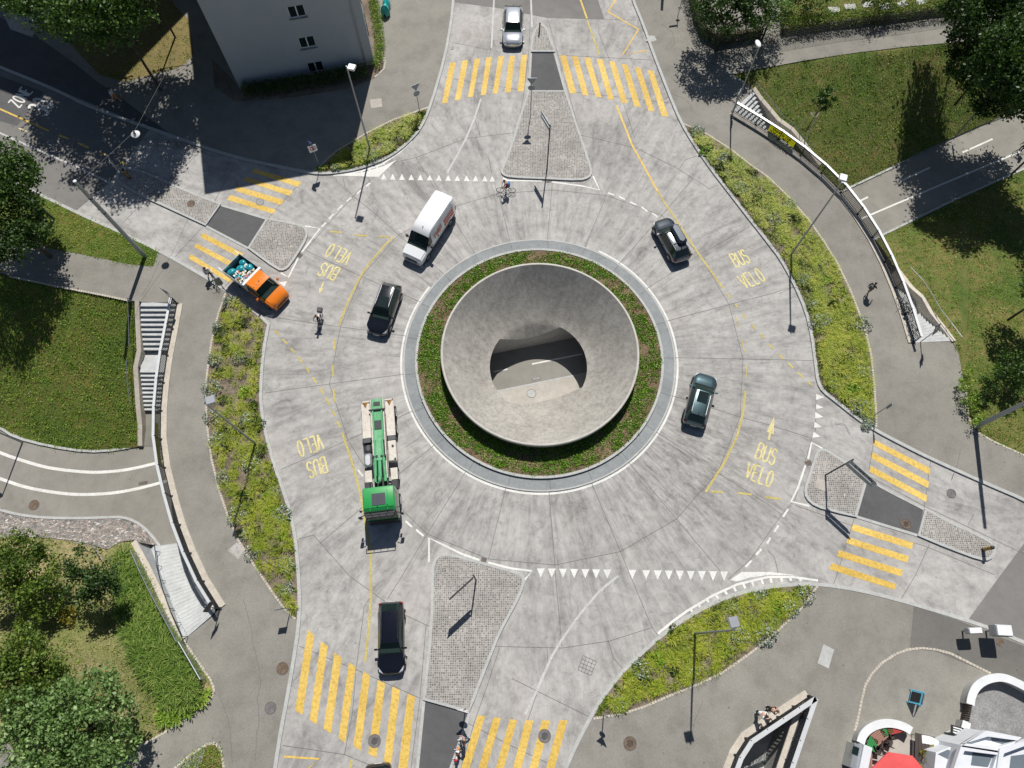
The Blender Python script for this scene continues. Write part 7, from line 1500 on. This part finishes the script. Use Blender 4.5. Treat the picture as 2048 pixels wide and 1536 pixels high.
def put_shrub(kind, p, lab, grp, k):
    key = (kind, k % 3)
    if key not in protos:
        m_, r_, n_, lf = {'dark': (L_dark, .46, 260, .12), 'silver': (L_silver, .52, 260, .12), 'bright': (L_sedum, .40, 170, .16)}[kind]; r_ *= (1., .82, 1.2)[key[1]]
        o = shrub({'dark': 'dark_shrub', 'silver': 'silver_shrub', 'bright': 'leafy_plant'}[kind], lab, p, r_, m_, 'shrub', grp, n_, lf); protos[key] = o
    else:
        o = copy_tree(protos[key]); o.location = p
    o['label'] = lab; o['group'] = grp; o.rotation_euler = (0, 0, random.uniform(0, 6.28)); sc = random.uniform(.95, 1.45); o.scale = (sc, sc, sc)
SH = {'W': [(460, 604, 's'), (436, 655, 's'), (445, 668, 'd'), (430, 720, 's'), (478, 650, 'd'), (492, 646, 'd'), (440, 745, 'd'), (455, 700, 'd'), (480, 716, 's'), (490, 786, 'b'), (500, 728, 'd'), (425, 778, 's'), (447, 800, 'd'), (506, 812, 'd'), (425, 835, 's'), (450, 862, 'd'), (495, 838, 's'), (513, 850, 'd'), (435, 880, 's'), (455, 895, 'd'), (447, 955, 's'), (477, 860, 'd'), (485, 990, 'd'), (475, 1030, 's'), (500, 1012, 'd'), (492, 1068, 's'), (530, 970, 'd'), (548, 985, 's'), (538, 992, 'b'), (520, 1065, 'd'), (566, 1028, 's'), (565, 1070, 'b'), (505, 1105, 's'), (575, 1130, 's'), (555, 1100, 'd'), (517, 905, 'd'), (540, 1020, 'b'), (575, 1180, 's'), (505, 928, 's')],
 'E': [(1395, 265, 's'), (1420, 290, 'd'), (1412, 305, 'b'), (1448, 320, 's'), (1440, 335, 'd'), (1470, 330, 'b'), (1480, 378, 's'), (1452, 360, 'd'), (1500, 350, 'd'), (1510, 400, 'd'), (1540, 390, 's'), (1548, 440, 's'), (1590, 440, 'd'), (1556, 455, 'd'), (1570, 480, 'b'), (1578, 410, 's'), (1623, 480, 'd'), (1605, 560, 's'), (1622, 575, 'd'), (1640, 525, 's'), (1600, 530, 'd'), (1650, 560, 'b'), (1628, 610, 's'), (1636, 645, 's'), (1668, 610, 'd'), (1690, 615, 'd'), (1680, 585, 'b'), (1650, 640, 's'), (1700, 660, 'd'), (1722, 650, 's'), (1665, 665, 'd'), (1650, 715, 's'), (1690, 720, 'd'), (1725, 745, 's'), (1680, 755, 'd'), (1705, 780, 'b'), (1668, 770, 's'), (1735, 790, 'd'), (1720, 815, 's'), (1738, 840, 's'), (1732, 852, 's')],
 'S': [(1610, 1190, 's'), (1580, 1215, 's'), (1600, 1180, 'd'), (1555, 1215, 'b'), (1520, 1195, 's'), (1462, 1214, 's'), (1428, 1240, 'd'), (1500, 1250, 'd'), (1545, 1240, 's'), (1350, 1297, 'd'), (1315, 1318, 'b'), (1350, 1340, 'd'), (1283, 1338, 's'), (1290, 1365, 'd'), (1268, 1370, 'd'), (1310, 1378, 'b'), (1240, 1408, 's'), (1400, 1310, 'd'), (1450, 1300, 'b'), (1480, 1270, 's'), (1380, 1340, 's'), (1530, 1270, 's'), (1348, 1262, 'd')],
 'N': [(672, 336, 's'), (742, 313, 's'), (775, 296, 's'), (750, 280, 'd'), (785, 275, 'd'), (800, 262, 'd'), (820, 243, 'b'), (700, 325, 'd'), (765, 268, 'b'), (840, 230, 'd'), (720, 300, 'b')]}
fullk = {'s': ('silver', 'silvery-grey shrub'), 'd': ('dark', 'dark green bushy shrub'), 'b': ('bright', 'bright green leafy plant')}; bedn = {'W': 'western', 'E': 'eastern', 'S': 'southern', 'N': 'north-western'}
k = 0
for bk, lst in SH.items():
    for x, y, c_ in lst:
        kd, tx = fullk[c_]; put_shrub(kd, P(x, y, .11), '%s among the grasses of the %s planting bed' % (tx, bedn[bk]), '%ss in the %s bed' % (tx, bedn[bk]), k); k += 1
# sedum ring in the roundabout
c = []; n_ = 4200
for i in range(n_):
    a = random.uniform(0, 2*math.pi); r = random.uniform(6.95, 9.74)
    if math.sin(a*7+r*2)+math.sin(a*17+3)+random.gauss(0, .9) < -1.1: continue
    cx, cy = C0.x+r*math.cos(a), C0.y+r*math.sin(a)
    for _ in range(random.randint(8, 26)): c.append((cx+random.gauss(0, .13), cy+random.gauss(0, .13), .18+abs(random.gauss(0, .05))))
c = np.array(c); tag(leaf_cloud('ground_cover', c, .115, L_sedum, tint=rng.uniform(0, 1, len(c))), 'patchy low green plants on the reddish soil around the funnel', 'ground cover', None, 'stuff')
c = []
for i in range(3600):
    a = random.uniform(0, 2*math.pi); r = random.uniform(6.9, 9.76); c.append((C0.x+r*math.cos(a), C0.y+r*math.sin(a), .175+random.uniform(0, .04)))
c = np.array(c); L_lit = leaf_mat('leaf_litter', (.16, .09, .05), (.30, .22, .14), (.42, .36, .27), .05); tag(leaf_cloud('leaf_litter', c, .10, L_lit, flat=.8), 'brown dry leaf litter on the soil ring around the funnel', 'leaf litter', None, 'stuff')
# turf: tufts of leaves over the lawns
def turf(px, zf, n_, mat, lab, size=.13, up=.05, per=9, sg=.16):
    pts = scatter_px(px, n_, zf); c = np.array([(p.x, p.y, p.z) for p in pts]); tn = np.repeat(rng.uniform(0, .7, len(c)), per)+rng.uniform(0, .35, len(c)*per)
    c = np.repeat(c, per, 0)+rng.normal(size=(len(c)*per, 3))*np.array([sg, sg, .02]); c[:, 2] += up; tag(leaf_cloud('meadow_grass', c, size*.8, mat, tint=tn, flat=.3), lab, 'grass', None, 'stuff')
vis = lambda px: [(min(2120, max(-70, x)), min(1600, max(-30, y))) for x, y in px]
turf(vis(LW), zlw, 3400, L_turf, 'short green grass and weeds on the western lawn'); turf(vis(NE), zne, 3800, L_meadow, 'green meadow grass on the bank at the upper right'); turf(vis(SE), zse, 3600, L_meadow, 'dry patchy meadow grass on the bank at the right edge')
LW2 = [(60, 384), (120, 411), (175, 438), (250, 471), (318, 502), (308, 534), (262, 530), (180, 513), (98, 497), (75, 486), (-60, 420), (-60, 330)]
turf(LW2, zk(.12), 1000, L_turf, 'green grass of the pointed lawn below the western road'); turf(vis(GD), zgd, 2300, L_meadow, 'dry straw-coloured grass in the lower left garden')
turf([(395, 1560), (350, 1536), (385, 1510), (415, 1490), (432, 1490), (443, 1505), (445, 1560)], zk(.12), 160, L_turf, 'small grass tip at the bottom edge left'); turf([(352, 15), (378, 40), (388, 112), (372, 128), (352, 139), (250, 165), (200, 152), (150, 100), (60, -30), (345, -30)], zk(.12), 500, L_meadow, 'dry yellowish grass under the large tree at the top left')
# ---- trees
def tree_px(label, lobes, mat, leaf=.26, dens=9., trunk=.18, gz=.1, cat='tree', name='tree', base=None, group=None):
    """lobes: (px x, px y, radius in px, height) as the crown shows in the photograph, each put at its own height"""
    L_ = []
    for (x, y, r, z) in lobes: c = P(x, y, z); rr = (P(x+r, y, z)-c).length; L_.append((c, rr))
    m_ = sum([c for c, _ in L_], Vector())/len(L_); b = Vector((m_.x, m_.y, gz)) if base is None else base
    return tree(name, label, cat, b, [(c.x-b.x, c.y-b.y, c.z-b.z, r, r, min(r*.8, max(.4, c.z-b.z-.2))) for c, r in L_], mat, leaf, dens, trunk, group)
tree_px('large broad tree at the top left edge shading the road', [(35, -30, 60, 10), (95, 8, 62, 10.5), (160, 25, 62, 11), (225, 40, 56, 10.5), (262, 5, 52, 10.5), (170, -50, 70, 12), (290, -40, 50, 10.5), (215, -20, 62, 12), (335, -60, 45, 9)], L_tree, .30, 8., .14)
tree_px('second broad tree above the top left edge, casting dappled shade on the pavement', [(330, -130, 80, 11.5), (240, -150, 90, 12), (130, -140, 90, 12), (40, -110, 80, 11), (400, -190, 60, 10)], L_tree, .36, 10., .1)
tree_px('green bushy tree at the left edge beside the white road line', [(10, 320, 50, 6.5), (48, 350, 34, 6), (-30, 370, 60, 6.5), (20, 365, 44, 6)], L_tree, .26, 11., .18)
tree_px('dark green tree at the left edge above the curving footpath', [(10, 430, 58, 5), (60, 415, 42, 5), (75, 455, 34, 4.5), (-30, 480, 60, 5), (25, 480, 45, 4.5)], L_dark, .24, 11., .18)
tree_px('dark ochre-green bush at the left edge of the lower left garden', [(40, 1115, 52, 2.2), (70, 1150, 50, 2), (30, 1180, 50, 1.8), (85, 1200, 38, 1.2), (0, 1150, 50, 2), (60, 1235, 30, .8)], L_brown, .22, 12., .12, -2.4, 'tree')
tree_px('round dark green tree in the middle of the lower left garden', [(165, 1125, 38, 3.2), (195, 1150, 38, 3.2), (160, 1170, 34, 2.8), (210, 1180, 32, 2.6), (180, 1195, 28, 2.)], L_dark, .2, 12., .1, -2.)
tree_px('small bright yellow-green bush in the lower left garden', [(138, 1232, 20, -.2), (130, 1222, 12, 0.)], L_yellow, .18, 14., .03, -.9, 'bush', 'bush')
tree_px('dark olive tree at the left edge below the garden centre', [(40, 1310, 48, 4), (85, 1330, 44, 4), (30, 1360, 50, 4), (100, 1360, 34, 3.5), (60, 1300, 40, 4), (0, 1340, 50, 4), (60, 1395, 34, 3)], L_brown, .22, 11., .16, -.2)
tree_px('large pale green tree at the bottom left corner', [(70, 1440, 55, 5), (140, 1400, 50, 5), (195, 1380, 46, 5), (240, 1430, 42, 4.6), (180, 1460, 55, 5.5), (100, 1500, 60, 5.5), (190, 1530, 60, 5), (40, 1420, 40, 5), (255, 1480, 34, 4), (110, 1560, 60, 5), (20, 1500, 50, 4.5)], L_pale, .26, 9., .2, 0.)
tree_px('very dark tall tree over the meadow in the top right corner', [(1945, 40, 50, 5), (1990, 20, 65, 7), (2030, 90, 60, 8), (1985, 95, 50, 6), (2060, 150, 60, 7.5), (2000, 140, 50, 6.5), (2050, 185, 45, 6), (1925, 90, 32, 3), (2080, 10, 80, 8), (1970, -40, 60, 7), (2120, 90, 80, 7), (1915, 10, 36, 4.5), (1960, 140, 46, 3.5), (2020, 150, 55, 3.), (1925, 128, 30, 2.5), (1985, 195, 40, 1.), (2045, 205, 45, .5)], L_dark, .3, 10., .12, -1.5)
tree_px('tall dark tree just outside the right edge above the lower road', [(2150, 170, 70, 6.5), (2185, 250, 60, 5.), (2140, 120, 60, 7), (2215, 320, 60, 5), (2120, 225, 34, 5)], L_dark, .32, 9., .10, -3.)
tree_px('tree beyond the right edge whose shadow falls on the dry meadow', [(2105, 525, 50, 4.5), (2140, 580, 55, 4.5), (2110, 640, 45, 4), (2072, 575, 26, 4)], L_tree, .26, 10., .1, -1.)
tree_px('bright green bush at the right edge above the big mast', [(2025, 730, 32, 1.8), (2005, 745, 22, 1.4), (2045, 755, 30, 1.8)], L_tree, .2, 13., .05, -.6, 'bush', 'bush')
tree_px('dark round bush in the meadow left of the big mast', [(1978, 770, 20, 1.2), (1968, 790, 16, 1.)], L_dark, .18, 13., .05, -.2, 'bush', 'bush')
tree_px('grey-green bush at the pavement edge above the big mast', [(1938, 772, 20, .9), (1943, 800, 20, .9), (1950, 832, 22, .8), (1938, 745, 14, .6)], L_turf, .16, 13., .03, .1, 'bush', 'bush')
tree_px('dark garden tree behind the hedge corner at the top', [(1425, 10, 36, 5.5), (1470, 0, 40, 6), (1515, 20, 34, 5.5), (1455, 45, 26, 5), (1500, -30, 50, 6), (1425, -40, 40, 6)], L_dark, .26, 10., .18)
tree_px('smaller garden tree right of the hedge corner tree', [(1545, 10, 26, 4.5), (1570, -15, 36, 4.5), (1540, 38, 18, 3.5)], L_pale, .22, 10., .12)
tree_px('dark garden bush near the stepping stones at the top', [(1622, -10, 38, 2.4), (1590, -22, 26, 2.4), (1660, -18, 26, 2.2)], L_dark, .2, 11., .06, .1, 'bush', 'bush')
tree_px('second dark garden bush near the stepping stones at the top', [(1760, -12, 30, 2.4), (1800, -22, 26, 2.4)], L_dark, .2, 11., .06, .1, 'bush', 'bush')
tree_px('yellow-green bush beside the white house at the bottom right', [(1858, 1515, 15, 1.2), (1852, 1535, 15, 1.2), (1866, 1502, 10, 1.)], L_yellow, .16, 14., .03, .1, 'bush', 'bush')
# sapling with stakes
b = P(1612, 262, -1.55); sp = tree('tree', 'young tree tied to wooden stakes on the north-eastern meadow', 'tree', b, [(0.2, .3, 4.3, .75, .75, .7), (-.5, .1, 4.1, .5, .5, .5), (.75, 0, 3.9, .5, .5, .45), (.1, -.3, 3.6, .5, .5, .4), (.3, .6, 4.8, .5, .5, .5)], L_tree, .2, 16., .05)
for k in range(3):
    a = k*2.09+.5; MB().cyl((.75*math.cos(a), .75*math.sin(a), -.4), (.42*math.cos(a), .42*math.sin(a), 2.2), .035, n=6).build('stake', M_beige, sp)
for k in range(3):
    a, a2 = k*2.09+.5, (k+1)*2.09+.5; MB().cyl((.42*math.cos(a), .42*math.sin(a), 2.15), (.42*math.cos(a2), .42*math.sin(a2), 2.15), .025, n=5).build('crossbar', M_beige, sp)
# hedge strips
def hedge(lab, line, w, h, mat, n_=9000, leaf=.14, name='hedge'):
    L_ = [Vector((*q_, 0)) for q_ in resample([tuple(p.xy) for p in W(line)], 200)]; b = L_[0]; t = thing(name, lab, 'hedge', b); i = rng.integers(1, 199, n_); c = np.array([L_[j] for j in i]); nr = []
    for j in i: v = (L_[j+0]-L_[j-1]); v.normalize(); nr.append((-v.y, v.x, 0))
    nr = np.array(nr); u = rng.uniform(-1, 1, n_); zz = rng.uniform(0, 1, n_)**.6; c = c+nr*(u*w/2)[:, None]+rng.normal(size=(n_, 3))*np.array([.08, .08, .05]); c[:, 2] = zz*h*(1-.25*np.abs(u)**3)*(1+.12*np.sin(i*.35))+.1; leaf_cloud('foliage', c, leaf, mat, t, off=(b.x, b.y, 0))
    MB().strip(L_[::20], w*.25, .0, h*.45).build('branches', M_bark, t, world=True)
hedge('tall dark hedge along the pavement with a corner at the top', [(1362, -120), (1378, -20), (1392, 45), (1412, 92), (1470, 84), (1560, 68)], 1.5, 2.6, L_dark, 11000)
hedge('brownish clipped hedge behind the wire fence beside the top right path', [(1560, 68), (1650, 56), (1760, 44), (1860, 30), (1990, 14)], 1.3, 1.7, L_brown, 11000)
handrail('dark wire fence in front of the hedge beside the top right path', [(1416, 108, .1), (1500, 96, .1), (1590, 82, .1), (1690, 66, .1), (1790, 54, .1), (1900, 38, .1), (2000, 24, .1)], 1.5, M_darkm, .014, True)
psheet('lawn', [(1560, 60), (1560, -60), (2050, -120), (2100, 0), (1980, 12), (1860, 28), (1650, 54)], .112, M_lawnR)
turf([(1560, 50), (1560, -30), (2050, -60), (1980, 10), (1860, 24), (1650, 48)], zk(.12), 900, L_turf, 'green grass behind the clipped hedge at the top')
for k, (x, y) in enumerate(((1668, 20), (1700, 14), (1735, 10), (1770, 14), (1805, 8), (1842, 4))): 
    o = MB().bbox((0, 0, .03), (1.1, .7, .08), .02, .1*k).build('stepping_stone', M_kerb); o.location = P(x, y, .1); tag(o, 'pale flat stepping stone in the grass behind the clipped hedge', 'stepping stone', 'stepping stones behind the hedge')
hedge('low dark planting against the shaded gable of the apartment block', [(490, 190), (560, 182), (640, 168), (700, 158), (738, 150)], 1.3, 1.1, L_dark, 7000)
hedge('green shrub strip along the sunny side of the apartment block', [(738, -60), (748, 0), (756, 50), (762, 95), (758, 128), (750, 140)], .9, .8, L_turf, 5000, .12)
# reeds
RD = [(238, 1108), (262, 1104), (285, 1150), (310, 1200), (342, 1262), (372, 1310), (405, 1368), (398, 1400), (350, 1412), (325, 1380), (290, 1345), (268, 1290), (246, 1240), (240, 1170)]
def reedpts(px, n_): return [p for p in scatter_px(px, n_, zgd)]
blades('reeds', reedpts(RD, 760), L_bamboo, 15, 1.1, .034, 'dense band of tall drooping reeds along the garden fence', 'reeds', spread=.75)
blades('reeds', reedpts([(325, 1380), (398, 1400), (420, 1385), (400, 1415), (340, 1450), (320, 1440)], 130), L_turf, 10, .5, .06, 'short green weeds at the pavement corner below the reeds', 'weeds')
rocks = MB()
for k in range(46): f = random.uniform(0, 1); p = P(1722+26*f+random.uniform(-5, 5), 829+25*f+random.uniform(-4, 4), .13); rocks.ball((p.x, p.y, .15), random.uniform(.06, .15), 6, (1, random.uniform(.6, 1), .7))
tag(rocks.build('rubble', M_kerb), 'pale broken stones at the lower tip of the eastern bed', 'stones', None, 'stuff')
